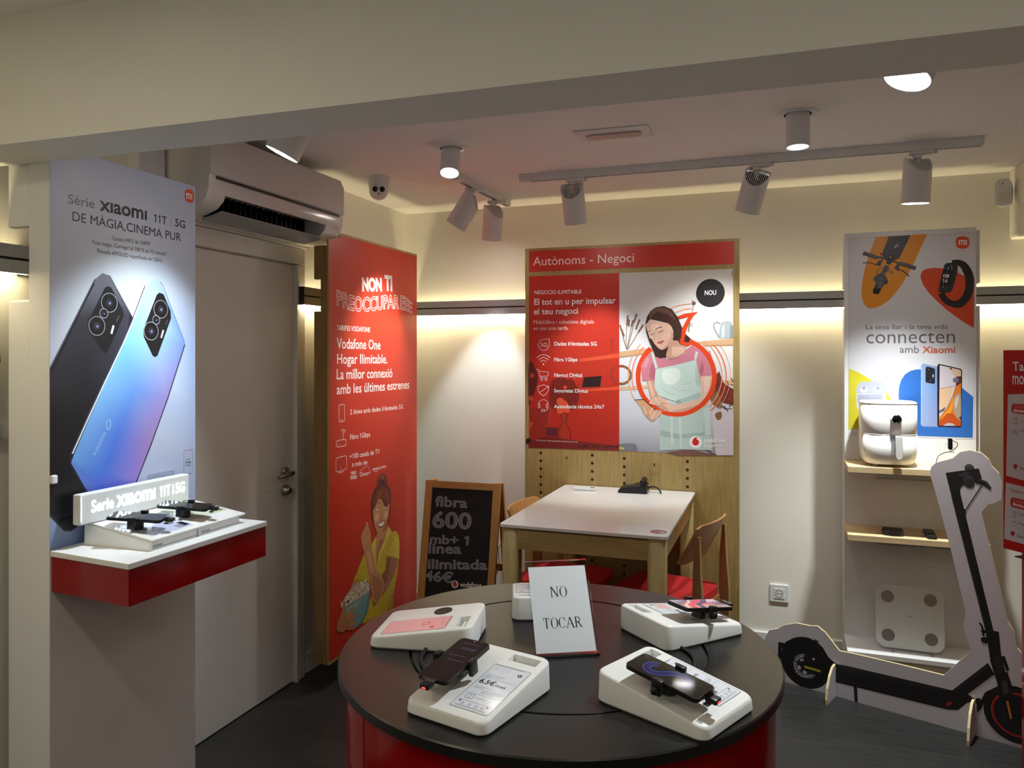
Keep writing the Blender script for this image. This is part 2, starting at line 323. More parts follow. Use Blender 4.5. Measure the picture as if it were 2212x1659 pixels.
# ------------------------------------------------------------ artwork of the printed sheets, traced from image pixels and converted to millimetres on each sheet
ART = {'blue': [('g',[[(0,2200),(288,2200),(576,2200)],[(0,2003.7),(288,2003.7),(576,2003.7)],[(0,1807.3),(288,1807.3),(576,1807.3)],[(0,1611),(288,1611),(576,1611)],[(0,1414.7),(288,1414.7),(576,1414.7)],[(0,1218.3),(288,1218.3),(576,1218.3)],[(0,1022),(288,1022),(576,1022)]],[[(176,184,212),(176,184,212),(176,184,212)],[(190,200,225),(205,215,235),(185,195,222)],[(200,208,228),(220,230,240),(190,203,232)],[(196,200,216),(225,236,236),(165,185,228)],[(190,192,208),(200,208,226),(170,186,226)],[(180,186,206),(180,190,216),(172,182,214)],[(105,128,175),(90,105,140),(170,182,214)]]),
('p',(24,24,32),0,[(-0.3,1551.5),(153.2,1823.9),(178.5,1843.7),(206,1840.7),(307.4,1699),(170,1253.7),(88.2,1072.4),(64.7,1064.9),(46.2,1071.7),(-0.3,1126)]),
('g',[[(153.2,1823.9),(180.2,1845.3),(206,1840.7)],[(80.3,1696.1),(187,1715.5),(285,1723.6)],[(-0.3,1544.7),(112.1,1542.8),(252.1,1555.2)],[(-0.3,1410.5),(80.3,1404.5),(178.5,1397.1)],[(-0.3,1128.7),(49.2,1119),(96.1,1109.8)]],[[(120,122,135),(120,122,135),(120,122,135)],[(52,52,64),(40,40,50),(56,56,72)],[(44,44,54),(30,30,38),(46,46,60)],[(18,18,24),(20,20,26),(24,24,32)],[(14,14,18),(14,14,18),(14,14,18)]]),
('l',(75,78,95),4.28,0,0,[(153.2,1823.9),(-0.3,1548.8)]),
('l',(12,12,16),3.56,0,0,[(149.8,1810.7),(-0.3,1534)]),
('l',(70,72,88),2.95,0,0,[(206,1840.7),(303.6,1701.8)]),
('l',(60,64,80),4.05,0,0,[(-0.3,1123.4),(46.2,1070.3),(67.8,1064.3),(89.7,1072)]),
('p',(16,16,22),0,[(199.1,1806.5),(213,1803.3),(257.5,1735.6),(261.1,1716.4),(200.8,1602.5),(192.2,1595.2),(181.9,1599.5),(126.8,1667.1),(125.1,1686.8),(188.7,1799.8)]),
('o',(150,152,160),(206,1754.5),31,28.6),
('o',(8,8,12),(206,1754.5),28,0),
('o',(40,42,56),(206,1754.5),12.4,0),
('o',(120,130,180),(207.7,1753.1),4,0),
('o',(150,152,160),(185.3,1719.8),15.9,13.6),
('o',(8,8,12),(185.3,1719.8),13,0),
('o',(40,42,56),(185.3,1719.8),6.4,0),
('o',(120,130,180),(187,1718.4),2.1,0),
('o',(150,152,160),(159.9,1679.7),30.4,28.1),
('o',(8,8,12),(159.9,1679.7),27.5,0),
('o',(40,42,56),(159.9,1679.7),12.2,0),
('o',(120,130,180),(161.5,1678.3),3.9,0),
('p',(225,225,228),0,[(218.3,1684.8),(225.3,1682.2),(216.5,1655.4),(209.5,1658.2)]),
('l',(120,120,125),1.77,0,0,[(232.4,1695.7),(243.1,1716.9)]),
('g',[[(357.3,1826.5),(388.9,1848.2),(415.2,1836.5)],[(303.6,1706.4),(390.9,1726.1),(473.6,1736.9)],[(259.3,1620.8),(371,1628.6),(525.6,1631.1)],[(188.7,1497.9),(303.6,1471.2),(446.2,1444.2)],[(128.4,1386.7),(239.5,1340.7),(371,1289.3)],[(77.1,1286.9),(187,1229.7),(309.3,1171.4)],[(69.3,1267.1),(153.2,1198.8),(285,1148.1)],[(123.5,1175.1),(178.5,1151.5),(252.1,1131.3)]],[[(190,215,235),(190,215,235),(190,215,235)],[(150,205,235),(175,210,240),(130,165,225)],[(120,190,232),(150,190,238),(125,152,218)],[(130,185,232),(105,150,224),(155,140,205)],[(120,170,228),(78,122,220),(165,130,190)],[(110,160,225),(74,118,220),(150,125,205)],[(100,140,215),(76,108,210),(110,100,195)],[(88,110,205),(76,92,200),(78,84,186)]]),
('l',(225,232,242),4.65,0,0,[(355.3,1826.4),(303.6,1712.5),(259.3,1626.8),(188.7,1503.7),(128.4,1395.2),(74,1294.2)]),
('l',(58,58,84),3.05,0,0,[(347.5,1821),(296.1,1709.1),(252.1,1626.7),(181.9,1504),(121.9,1395.7),(66.2,1289.6)]),
('l',(52,46,78),4.95,0,0,[(525.6,1627.8),(446.2,1441),(373,1289.1),(309.3,1168.3)]),
('l',(40,38,60),4.81,0,0,[(66.2,1289.6),(67.8,1263.2),(77.1,1243.9),(125.1,1170.6)]),
('l',(90,120,180),2.36,0,0,[(411.1,1840.9),(425.4,1826.3),(525.6,1634.4)]),
('p',(18,18,24),0,[(409.1,1802.8),(427.5,1797.9),(458.7,1742.5),(460.8,1716.9),(401,1588.1),(388.9,1581.9),(379,1588.1),(341.7,1649.7),(339.8,1674.2),(397,1794)]),
('o',(150,152,160),(415.2,1746.3),31.5,29),
('o',(8,8,12),(415.2,1746.3),28.3,0),
('o',(40,42,56),(415.2,1746.3),12.6,0),
('o',(120,130,180),(417.3,1744.9),4.2,0),
('o',(150,152,160),(395,1709),16.3,13.8),
('o',(8,8,12),(395,1709),13.2,0),
('o',(40,42,56),(395,1709),6.5,0),
('o',(120,130,180),(397,1707.6),2.1,0),
('o',(150,152,160),(373,1670.7),31.5,29),
('o',(8,8,12),(373,1670.7),28.3,0),
('o',(40,42,56),(373,1670.7),12.6,0),
('o',(120,130,180),(375,1669.2),4.1,0),
('p',(225,225,228),0,[(423.4,1677),(429.6,1674),(419.3,1646.8),(413.2,1649.8)]),
('l',(120,120,125),1.92,0,0,[(435.8,1693.4),(446.2,1713)]),
('t',(165,195,240),'xıaomı',(151.5,1276.2),(192.2,1343.8),8.6,0,'x',None,None),
('p',(150,185,235),0,[(193.9,1356.7),(193.9,1378.5),(200.8,1386.7),(211.2,1384.4),(211.2,1362.5),(204.3,1352.9)]),
('p',(105,145,220),0,[(197.3,1357.9),(197.3,1376.8),(202.5,1383.7),(207.7,1381.8),(207.7,1364.2),(202.5,1357.4)]),
('t',(112,112,120),'Sèrie',(59.2,2041),(150.6,2042.2),27.4,0.006,'c',None,None),
('t',(46,44,56),'xıaomı',(168.8,2040.5),(355,2040.9),28.8,0.022,'x',None,None),
('t',(38,36,50),'11T',(386,2039.8),(440.7,2039.5),26.4,0.012,'c',None,None),
('l',(110,112,130),1.28,0,0,[(458.9,2067.3),(460.1,2039.2)]),
('t',(38,36,50),'5G',(479,2040.9),(526.2,2040.1),26.4,0.012,'c',None,None),
('t',(44,44,66),'DE MÀGIA,CINEMA PUR',(74,1991.2),(507.1,1991.4),27.8,0,'c',None,None),
('t',(60,60,80),'Càmera PRO de 108MP',(215.5,1953.5),(369.3,1956.5),12.4,0,'c',None,None),
('t',(60,60,80),'Pura màgia: Carrega‘l al 100 % en 15 minuts*',(143.8,1931.5),(440.7,1932.1),12,0,'c',None,None),
('t',(60,60,80),'Pantalla AMOLED superfluida de 120Hz',(161.9,1906.8),(422.3,1907.4),12,0,'c',None,None),
('p',(212,82,34),1,[(523.8,2154.4),(525,2170.2),(532.2,2180.2),(546.1,2184),(561.4,2181.8),(568.1,2172.3),(569.4,2155.3),(565.1,2142.3),(552.2,2136.2),(535.8,2136.6),(526.2,2141.5)]),
('t',(245,243,243),'mı',(531.6,2147.9),(560.8,2150),18.9,0.012,'x',None,None),
('l',(205,90,100),1.13,0,0,[(520.2,1209.9),(520.2,1249.1),(525,1251.7),(560.1,1249.8),(562.6,1247.7)]),
('l',(70,110,120),1.12,0,0,[(562.6,1247.7),(562.6,1168.2),(558.3,1165.2),(520.2,1168),(520.2,1209.9)]),
('t',(70,70,80),'Amb',(532.2,1215.5),(550.4,1214.1),6.3,0,'c',None,None),
('t',(70,70,80),'Google',(527.4,1205.4),(555.2,1203.5),8.1,0.01,'c',None,None),
('t',(70,70,80),'integrat',(527.4,1194.7),(555.2,1192.7),6.3,0,'c',None,None),
('l',(120,125,150),1.28,0,0,[(356,1187.9),(476.7,1185.8)]),
('l',(120,125,150),1.2,0,0,[(356,1182.4),(476.7,1179.7)]),
('l',(120,125,150),1.28,0,0,[(356,1177),(476.7,1173.5)]),
('l',(120,125,150),1.2,0,0,[(356,1171.5),(476.7,1167.4)])],'red': [('p',(195,49,28),0,[(0,134),(914,134),(914,2176),(95,2176),(91,2162),(0,2138)]),
('t',(245,243,243),'NON',(302.6,1923.2),(505.1,1938.4),63.8,0.05,'c',None,None),
('t',(245,243,243),'TI',(534.8,1946.9),(620,1950.2),75.4,0.05,'c',None,None),
('t',(245,243,243),'PREOCCUPAR',(66.6,1837.7),(699.4,1840.9),71,0.03,'c',((195,49,28),-0.004),[(66.6,-2.7),(133.3,-12.4),(205,-22.5),(284.7,-23.1),(356.4,-18.6),(419,-11.4),(483.5,-3.3),(543.9,4.8),(606.1,10.5),(676.5,13.5),(749.2,13.6),(803.6,4.5),(859.3,-6.2)]),
('t',(245,243,243),'E',(713.2,1841),(770.8,1841.3),73.1,0.03,'c',((195,49,28),-0.006),[(66.6,-2.7),(133.3,-12.4),(205,-22.5),(284.7,-23.1),(356.4,-18.6),(419,-11.4),(483.5,-3.3),(543.9,4.8),(606.1,10.5),(676.5,13.5),(749.2,13.6),(803.6,4.5),(859.3,-6.2)]),
('t',(245,243,243),'E',(762.7,1841.3),(813.2,1841.5),66.6,0.03,'c',((195,49,28),-0.006),[(66.6,-2.7),(133.3,-12.4),(205,-22.5),(284.7,-23.1),(356.4,-18.6),(419,-11.4),(483.5,-3.3),(543.9,4.8),(606.1,10.5),(676.5,13.5),(749.2,13.6),(803.6,4.5),(859.3,-6.2)]),
('t',(245,243,243),'E',(807,1841.5),(857.9,1841.7),61.7,0.03,'c',((195,49,28),-0.006),[(66.6,-2.7),(133.3,-12.4),(205,-22.5),(284.7,-23.1),(356.4,-18.6),(419,-11.4),(483.5,-3.3),(543.9,4.8),(606.1,10.5),(676.5,13.5),(749.2,13.6),(803.6,4.5),(859.3,-6.2)]),
('t',(245,243,243),'TARIFES VODAFONE',(65.2,1712.7),(380.1,1712.2),24.2,0.012,'c',None,None),
('t',(245,243,243),'Vodafone One',(66.6,1624.4),(488.3,1622.7),49.5,0.012,'c',None,None),
('t',(245,243,243),'Hogar Ilimitable.',(69.3,1550),(562.6,1547.8),47.3,0.012,'c',None,None),
('t',(245,243,243),'La millor connexió',(65.7,1474.5),(620.5,1470.2),48.6,0.012,'c',None,None),
('t',(245,243,243),'amb les últimes estrenes',(65.7,1401.6),(819.2,1400.6),47.2,0.012,'c',None,None),
('t',(245,243,243),'2 línies amb dades il·limitades 5G',(185.8,1295.8),(742.6,1288.8),23.8,0.008,'c',None,None),
('t',(245,243,243),'Fibra 1Gbps',(185.8,1170.6),(380.5,1166.5),24.5,0.008,'c',None,None),
('l',(245,243,243),2.7,0,1,[(85.2,1343.7),(92.6,1348.7),(127.3,1350),(136.1,1346.1),(136.1,1271.9),(128.6,1266.3),(95,1265.7),(86.4,1270.4)]),
('l',(245,243,243),2.7,0,0,[(100,1274.8),(119.8,1274.6)]),
('l',(245,243,243),2.7,0,1,[(62.1,1151.1),(62.1,1172.7),(73,1176.9),(137.4,1177),(148.7,1172.4),(148.7,1149.6),(137.4,1144.7),(73,1145.8)]),
('l',(245,243,243),2.7,0,0,[(124.8,1176.9),(124.8,1204.3)]),
('o',(245,243,243),(124.8,1205.7),3.4,0),
('l',(245,243,243),2.7,1,0,[(112.3,1213.7),(124.8,1216.6),(138.6,1211.2)]),
('l',(245,243,243),2.8,1,0,[(103.7,1221.4),(123.6,1226.4),(146.2,1217.4)]),
('o',(245,243,243),(74.2,1158.5),2,0),
('o',(245,243,243),(86.4,1158.5),2,0),
('t',(245,243,243),'+100 canals de TV',(181.9,1074.1),(479.3,1065.9),24.5,0.008,'c',None,None),
('t',(245,243,243),'a més de:',(203.9,1032.8),(356.6,1024.9),23.1,0.008,'c',None,None),
('l',(245,243,243),2.7,0,1,[(59.6,1088.4),(69.3,1093.9),(144.9,1095.3),(153.8,1090.1),(153.8,1032.1),(143.7,1028),(68.1,1027.2),(59.6,1033.1)]),
('l',(245,243,243),2.7,0,0,[(77.9,1019),(132.3,1019.3)]),
('l',(245,243,243),2.7,0,0,[(103.7,1028.2),(103.7,1020)]),
('o',(245,243,243),(103.7,1041.2),2.8,0),
('t',(245,243,243),'HBO',(194.8,992.9),(243.3,990.7),16.2,0.03,'c',None,None),
('t',(245,243,243),'max',(188.4,970.9),(251.3,967.6),16.2,0.02,'x',None,None),
('t',(245,243,243),'Disney+',(280.8,971),(380.5,969.2),20.3,0.01,'c',None,None),
('l',(245,243,243),1.75,1,0,[(274.1,993.3),(308.1,1009.9),(349.6,1015),(370.6,1001.2),(377.7,974.7)]),
('t',(245,243,243),'amazon prime',(406.2,983.7),(547.2,981.1),11.6,0.012,'x',None,None),
('l',(245,243,243),2.17,1,0,[(417.7,979.1),(442.4,974.1),(464.4,976.9)]),
('l',(232,150,140),2.6,0,0,[(791.9,928.8),(790.1,882.8)]),
('l',(232,150,140),2.5,0,0,[(789.9,878.3),(788.2,835.1)]),
('l',(232,150,140),2.6,0,0,[(788.1,830.7),(786.8,798.2)]),
('l',(232,150,140),2.5,0,0,[(786.6,793.7),(785.6,766.4)]),
('l',(232,150,140),2.6,0,0,[(785.4,762),(784,726.7)]),
('l',(232,150,140),2.5,0,0,[(783.9,722.2),(782.6,690.3)]),
('l',(232,150,140),2.6,0,0,[(782.5,685.9),(780.8,642)]),
('l',(232,150,140),2.6,0,0,[(780.6,637.6),(779.5,608.9)]),
('l',(232,150,140),2.6,0,0,[(779.3,604.5),(778,570.4)]),
('l',(232,150,140),2.5,0,0,[(777.8,565.9),(776.4,528.5)]),
('l',(232,150,140),2.5,0,0,[(776.2,524),(774.4,476.3)]),
('l',(232,150,140),2.6,0,0,[(774.2,471.9),(772.8,437)]),
('l',(232,150,140),2.5,0,0,[(772.7,432.5),(771.6,404.7)]),
('l',(232,150,140),2.6,0,0,[(771.4,400.3),(769.8,357.5)]),
('l',(232,150,140),2.5,0,0,[(769.6,353),(768.1,314.6)]),
('l',(232,150,140),2.6,0,0,[(767.9,310.2),(766.9,283.4)]),
('l',(232,150,140),2.5,0,0,[(766.7,278.9),(764.9,231.4)]),
('l',(232,150,140),2.6,0,0,[(764.7,227),(762.8,177.1)]),
('l',(232,150,140),2.5,0,0,[(762.6,172.7),(760.9,166.2)]),
('l',(232,150,140),2.6,0,0,[(811.5,900.3),(810.6,876.8)]),
('l',(232,150,140),2.6,0,0,[(810.4,872.3),(808.6,826)]),
('l',(232,150,140),2.5,0,0,[(808.4,821.5),(806.7,778)]),
('l',(232,150,140),2.6,0,0,[(806.6,773.5),(805.5,746.2)]),
('l',(232,150,140),2.6,0,0,[(805.3,741.8),(804,706.8)]),
('l',(232,150,140),2.5,0,0,[(803.8,702.3),(802.5,668.9)]),
('l',(232,150,140),2.5,0,0,[(802.3,664.4),(800.8,624.6)]),
('l',(232,150,140),2.6,0,0,[(800.6,620.1),(798.9,575.9)]),
('l',(232,150,140),2.5,0,0,[(798.7,571.4),(797.9,549.4)]),
('l',(232,150,140),2.6,0,0,[(797.7,544.9),(796.9,524.9)]),
('l',(232,150,140),2.6,0,0,[(796.7,520.5),(795,474.8)]),
('l',(232,150,140),2.6,0,0,[(794.8,470.4),(793.5,437.6)]),
('l',(232,150,140),2.6,0,0,[(793.3,433.2),(791.7,389.9)]),
('l',(232,150,140),2.6,0,0,[(791.5,385.5),(790.8,366.4)]),
('l',(232,150,140),2.6,0,0,[(790.6,362),(789.3,328.8)]),
('l',(232,150,140),2.6,0,0,[(789.1,324.4),(787.5,282.5)]),
('l',(232,150,140),2.6,0,0,[(787.3,278.1),(786.3,251.9)]),
('l',(232,150,140),2.5,0,0,[(786.1,247.4),(784.2,198.5)]),
('l',(232,150,140),2.5,0,0,[(784.1,194.1),(782.2,159.6)]),
('l',(232,150,140),2.6,0,0,[(831.9,923.1),(829.9,873.1)]),
('l',(232,150,140),2.6,0,0,[(829.8,868.6),(827.8,818.9)]),
('l',(232,150,140),2.6,0,0,[(827.6,814.4),(826.8,793.4)]),
('l',(232,150,140),2.6,0,0,[(826.7,788.9),(825.8,766.9)]),
('l',(232,150,140),2.6,0,0,[(825.6,762.4),(823.8,716.4)]),
('l',(232,150,140),2.5,0,0,[(823.7,711.9),(822,669.2)]),
('l',(232,150,140),2.6,0,0,[(821.8,664.7),(820.2,624.1)]),
('l',(232,150,140),2.6,0,0,[(820.1,619.6),(818.9,590.6)]),
('l',(232,150,140),2.6,0,0,[(818.7,586.1),(817.2,547.6)]),
('l',(232,150,140),2.6,0,0,[(817.1,543.1),(815.6,504.6)]),
('l',(232,150,140),2.6,0,0,[(815.4,500.1),(813.9,462.4)]),
('l',(232,150,140),2.5,0,0,[(813.7,457.9),(812.8,433.8)]),
('l',(232,150,140),2.6,0,0,[(812.6,429.3),(811.4,396.4)]),
('l',(232,150,140),2.6,0,0,[(811.2,392),(809.9,360.3)]),
('l',(232,150,140),2.6,0,0,[(809.8,355.9),(808.1,313.8)]),
('l',(232,150,140),2.5,0,0,[(808,309.3),(806,258.6)]),
('l',(232,150,140),2.6,0,0,[(805.8,254.2),(803.9,204.9)]),
('l',(232,150,140),2.6,0,0,[(803.7,200.5),(802.3,164.2)]),
('l',(232,150,140),2.5,0,0,[(802.1,159.7),(800.8,157)]),
('l',(232,150,140),2.6,0,0,[(853.6,939.5),(852.6,912.4)]),
('l',(232,150,140),2.6,0,0,[(852.4,907.9),(850.9,871)]),
('l',(232,150,140),2.6,0,0,[(850.8,866.5),(849.5,835.2)]),
('l',(232,150,140),2.6,0,0,[(849.4,830.7),(847.8,791.9)]),
('l',(232,150,140),2.6,0,0,[(847.7,787.4),(846.1,747.9)]),
('l',(232,150,140),2.6,0,0,[(845.9,743.4),(845.1,722)]),
('l',(232,150,140),2.6,0,0,[(844.9,717.5),(844.2,697.7)]),
('l',(232,150,140),2.6,0,0,[(844,693.2),(842.2,647)]),
('l',(232,150,140),2.6,0,0,[(842,642.5),(840.9,614.9)]),
('l',(232,150,140),2.6,0,0,[(840.7,610.4),(839.7,583.6)]),
('l',(232,150,140),2.6,0,0,[(839.5,579.1),(837.5,527.9)]),
('l',(232,150,140),2.6,0,0,[(837.3,523.4),(836,489.1)]),
('l',(232,150,140),2.6,0,0,[(835.8,484.6),(834,438.6)]),
('l',(232,150,140),2.6,0,0,[(833.8,434.1),(832.5,399.7)]),
('l',(232,150,140),2.6,0,0,[(832.3,395.2),(830.8,355.5)]),
('l',(232,150,140),2.6,0,0,[(830.6,351.1),(829.6,327.1)]),
('l',(232,150,140),2.6,0,0,[(829.5,322.6),(827.9,283.1)]),
('l',(232,150,140),2.6,0,0,[(827.7,278.7),(825.9,231.8)]),
('l',(232,150,140),2.6,0,0,[(825.7,227.3),(824.3,191.5)]),
('l',(232,150,140),2.6,0,0,[(824.2,187),(822.5,153.5)]),
('l',(226,120,110),2.2,0,0,[(39.2,198.7),(37.2,196.2)]),
('l',(226,120,110),2.2,0,0,[(37.2,194.6),(35.3,192)]),
('l',(226,120,110),2.1,0,0,[(35.3,190.4),(33.4,187.9)]),
('p',(104,50,30),1,[(471.6,938.7),(489.5,953.9),(513.5,955.2),(543.9,942.9),(558.7,919.4),(553.8,889.8),(507.5,891.2),(465.7,900.8),(448.1,921.5)]),
('p',(140,75,45),1,[(483.5,936.9),(507.5,948.3),(531.7,935.6),(519.6,919.4)]),
('p',(70,30,18),1,[(465.7,918.7),(495.5,923.1),(537.8,907.5),(507.5,900.2)]),
('p',(92,38,22),1,[(459.8,901.8),(507.5,903.2),(556.2,889.4),(593.5,852.8),(601,814.7),(593.5,736.3),(578.5,684.2),(556.2,658.4),(531.7,645.4),(448.1,663.5),(419,693.4),(396,733.3),(388,781.7),(392.6,833.5),(413.2,871)]),
('p',(168,108,70),0,[(448.1,687.2),(562.4,672.3),(563.6,614.1),(531.7,584.9),(483.5,578.1),(455.1,608.5),(443.4,640.8)]),
('p',(200,142,100),1,[(413.2,794.6),(424.8,827.8),(483.5,835.2),(556.2,810.4),(584.7,768.6),(577.3,727.2),(563.6,687.2),(537.8,653.2),(501.5,632.7),(468.1,637.7),(442.2,663.6),(420.1,704.9),(409.8,754.1)]),
('p',(222,172,132),1,[(430.6,744.1),(453.9,751.3),(471.6,730),(453.9,703.8),(430.6,714.5)]),
('p',(222,172,132),1,[(531.7,742.2),(568.6,741.1),(563.6,705.5),(537.8,698.6)]),
('p',(168,108,70),1,[(556.2,700.9),(571.1,716.2),(563.6,681.1),(537.8,653.2),(505.1,633.1),(483.5,636.7),(519.6,654.1)]),
('p',(116,52,30),0,[(406.3,790),(413.2,841.6),(459.8,878),(507.5,883.9),(558.7,867.7),(593.5,822.2),(598.5,753.8),(581,784.6),(556.2,764.8),(537.8,762.2),(517.1,793.2),(489.5,823.4),(462.2,821.1),(438.7,804.6),(420.1,775.6)]),
('p',(146,72,42),0,[(448.1,841.4),(495.5,869.1),(519.6,865.1),(483.5,835.2),(448.1,814.7)]),
('p',(146,72,42),0,[(537.8,850),(568.6,832.6),(578.5,794.2),(556.2,810.4)]),
('l',(70,35,22),4.2,1,0,[(434.1,789.5),(445.7,805.1),(469.3,806.7),(483.5,798.1)]),
('l',(70,35,22),3.6,1,0,[(517.1,792),(537.8,786.4),(556.2,778.7)]),
('p',(240,235,230),1,[(439.9,774.8),(457.5,779.1),(480,770.1),(459.8,765)]),
('o',(50,35,25),(462.2,772.3),4.8,0),
('p',(240,235,230),1,[(513.5,768.6),(531.7,772.4),(551.3,765.1),(534.2,761)]),
('o',(50,35,25),(531.7,766.9),4.2,0),
('l',(60,30,20),2.4,0,0,[(436.4,776.6),(457.5,780.3),(482.3,770.3)]),
('l',(60,30,20),2.4,0,0,[(511.1,769),(531.7,773.6),(553.8,765.8)]),
('l',(168,108,70),3.6,1,0,[(497.9,760.7),(501.5,736),(493.1,718.5),(478.8,716.6)]),
('l',(150,92,60),3,1,0,[(483.5,712.6),(501.5,704.8),(522,709)]),
('l',(168,108,70),2.4,1,0,[(457.5,709),(448.1,696.1),(452.8,683.3)]),
('p',(150,60,55),1,[(457.5,694.2),(495.5,694),(531.7,696.2),(526.8,676.7),(501.5,664),(474,671)]),
('p',(246,242,238),1,[(464.5,691.5),(496.7,690.8),(525.6,693.2),(519.6,678.2),(497.9,671.9),(475.2,677.9)]),
('p',(200,142,100),0,[(448.1,639.8),(556.2,640.1),(546.4,587.6),(501.5,531.9),(443.4,467.9),(430.6,549.2),(438.7,612.3)]),
('p',(168,108,70),0,[(483.5,602),(531.7,597),(483.5,536.2),(448.1,485.6),(457.5,554.5)]),
('p',(208,184,48),0,[(396,604.5),(436.4,631.7),(448.1,610.1),(431.7,560.7),(443.4,463.1),(462.2,386.8),(367.6,406.3),(290.1,440.7),(257.8,435.6),(217.5,463.8),(257.8,500.7),(301,552.2),(323,575.4)]),
('p',(208,184,48),0,[(571.1,658.3),(612.4,618.7),(663.5,610.7),(693.5,579.1),(701.3,533.3),(696.1,446.7),(670,365.9),(631.4,265.1),(628.9,191.7),(507.5,199.7),(311.9,209.6),(306.5,235.5),(367.6,302.7),(413.2,347.6),(448.1,426.3),(443.4,469),(507.5,542.4),(550.1,586.8)]),
('p',(226,206,88),0,[(571.1,658.3),(608.6,621.4),(556.2,585.4),(507.5,536.4),(448.1,461.9),(471.6,539.1),(537.8,595.7)]),
('p',(226,206,88),0,[(401.7,597.3),(438.7,630),(434.1,560.1),(441.1,487.4),(413.2,535.8),(396,563.5)]),
('p',(182,156,36),0,[(631.4,265.1),(628.9,191.7),(556.2,196.2),(593.5,276.4)]),
('p',(182,156,36),0,[(217.5,463.8),(257.8,435.6),(290.1,440.7),(257.8,455.4)]),
('p',(222,200,76),0,[(551.3,500.3),(593.5,546.2),(657.1,587.2),(698.7,543.4),(697.4,445.1),(631.4,476.6)]),
('l',(160,135,30),2.5,0,0,[(551.3,500.3),(631.4,476.6),(697.4,445.1)]),
('l',(96,70,30),4.02,0,0,[(413.2,576.9),(410.2,569.4)]),
('l',(96,70,30),4.2,0,0,[(408.6,525.2),(409.1,516.8)]),
('l',(96,70,30),4.03,0,0,[(290.1,492.1),(288.7,484.5)]),
('l',(96,70,30),4.03,0,0,[(277.1,467.1),(278.2,458.8)]),
('l',(96,70,30),3.85,0,0,[(257.8,483.7),(259.1,475.4)]),
('l',(96,70,30),4.03,0,0,[(311.9,503.5),(307.2,496.7)]),
('l',(96,70,30),4.02,0,0,[(427.1,526.4),(421.4,519.6)]),
('l',(96,70,30),4.38,0,0,[(587.2,602.8),(591.5,593.3)]),
('l',(96,70,30),4.38,0,0,[(631.4,568.2),(628.4,560.2)]),
('l',(96,70,30),4.38,0,0,[(676.5,539.1),(673,531.2)]),
('l',(96,70,30),4.2,0,0,[(606.1,555.5),(612.3,545.5)]),
('l',(96,70,30),4.38,0,0,[(657.1,506.3),(656.7,497.7)]),
('l',(96,70,30),4.38,0,0,[(574.8,526.2),(579,516.6)]),
('l',(96,70,30),4.2,0,0,[(531.7,494.2),(531.4,485.9)]),
('l',(96,70,30),4.2,0,0,[(495.5,470.4),(497.1,461.5)]),
('l',(96,70,30),4.2,0,0,[(657.1,363.2),(652.6,355.8)]),
('l',(96,70,30),4.38,0,0,[(593.5,331.6),(595.2,322.5)]),
('l',(96,70,30),4.38,0,0,[(556.2,311.8),(560.8,301.9)]),
('l',(96,70,30),4.2,0,0,[(519.6,286.3),(519.8,277.7)]),
('l',(96,70,30),4.2,0,0,[(606.1,260.3),(609.1,250.8)]),
('l',(96,70,30),4.2,0,0,[(483.5,267.2),(485.6,258.2)]),
('l',(96,70,30),4.38,0,0,[(568.6,235),(563.2,228.1)]),
('l',(96,70,30),4.2,0,0,[(413.2,218.2),(416.2,209)]),
('l',(96,70,30),4.2,0,0,[(459.8,226.9),(460.9,218.2)]),
('l',(96,70,30),4.2,0,0,[(495.5,317.5),(493.1,309.8)]),
('l',(96,70,30),4.38,0,0,[(587.2,370.1),(581.4,363.1)]),
('l',(96,70,30),4.38,0,0,[(612.4,295.4),(617,285.4)]),
('l',(96,70,30),4.2,0,0,[(537.8,226.3),(537.5,217.9)]),
('l',(96,70,30),4.2,0,0,[(424.8,249.8),(427.3,240.7)]),
('l',(96,70,30),4.02,0,0,[(356.3,219.1),(360.6,209.6)]),
('l',(96,70,30),4.38,0,0,[(670,415.9),(672.8,406.4)]),
('p',(200,142,100),0,[(217.5,460.9),(257.8,437.3),(228,429.9),(198.7,415.9),(190.4,429.5)]),
('p',(150,92,58),0,[(556.2,497.2),(693.5,446.1),(637.8,374.7),(537.8,311.1),(448.1,270.9),(413.2,264),(401.7,298.1),(413.2,347.6),(459.8,393.4),(537.8,426.1)]),
('p',(178,118,78),0,[(606.1,475.6),(688.2,444.9),(631.4,376.4),(537.8,317.1),(483.5,303),(556.2,366.5)]),
('p',(200,142,100),0,[(317.4,582.5),(392.6,581.9),(401.7,538.6),(436.4,453.1),(501.5,405.8),(531.7,349.1),(501.5,297.7),(445.7,271.7),(407.5,296.4),(390.3,354.3),(367.6,436.5),(339.6,513.6)]),
('p',(178,118,76),0,[(396,440.5),(483.5,392.7),(519.6,352.6),(483.5,297.1),(443.4,276.5),(419,328.2)]),
('p',(216,164,122),0,[(336.2,572.2),(376.6,568.2),(401.7,497.6),(413.2,435.8),(378.9,468.4)]),
('p',(200,142,100),0,[(292.3,640.1),(311.9,661.4),(383.4,648.3),(391.4,617.2),(385.7,571.8),(323,574.3),(298.8,609.9)]),
('p',(200,142,100),0,[(284.7,660.1),(304.3,687.7),(319.6,680.9),(314.1,635),(292.3,634.3)]),
('p',(200,142,100),0,[(306.5,681.5),(329.6,714.5),(349.6,708),(342.9,645.8),(311.9,647)]),
('p',(200,142,100),0,[(334,710.1),(345.2,728.6),(357.5,715),(378.9,655.1),(349.6,652.9)]),
('p',(200,142,100),0,[(359.7,681.4),(376.6,684.8),(389.1,638.2),(367.6,636.7)]),
('l',(140,85,55),2.3,0,0,[(311.9,641.3),(307.6,665.2)]),
('l',(140,85,55),2.3,0,0,[(340.7,652),(336.2,681.9)]),
('l',(140,85,55),2.3,0,0,[(358.6,659.6),(351.9,690.1)]),
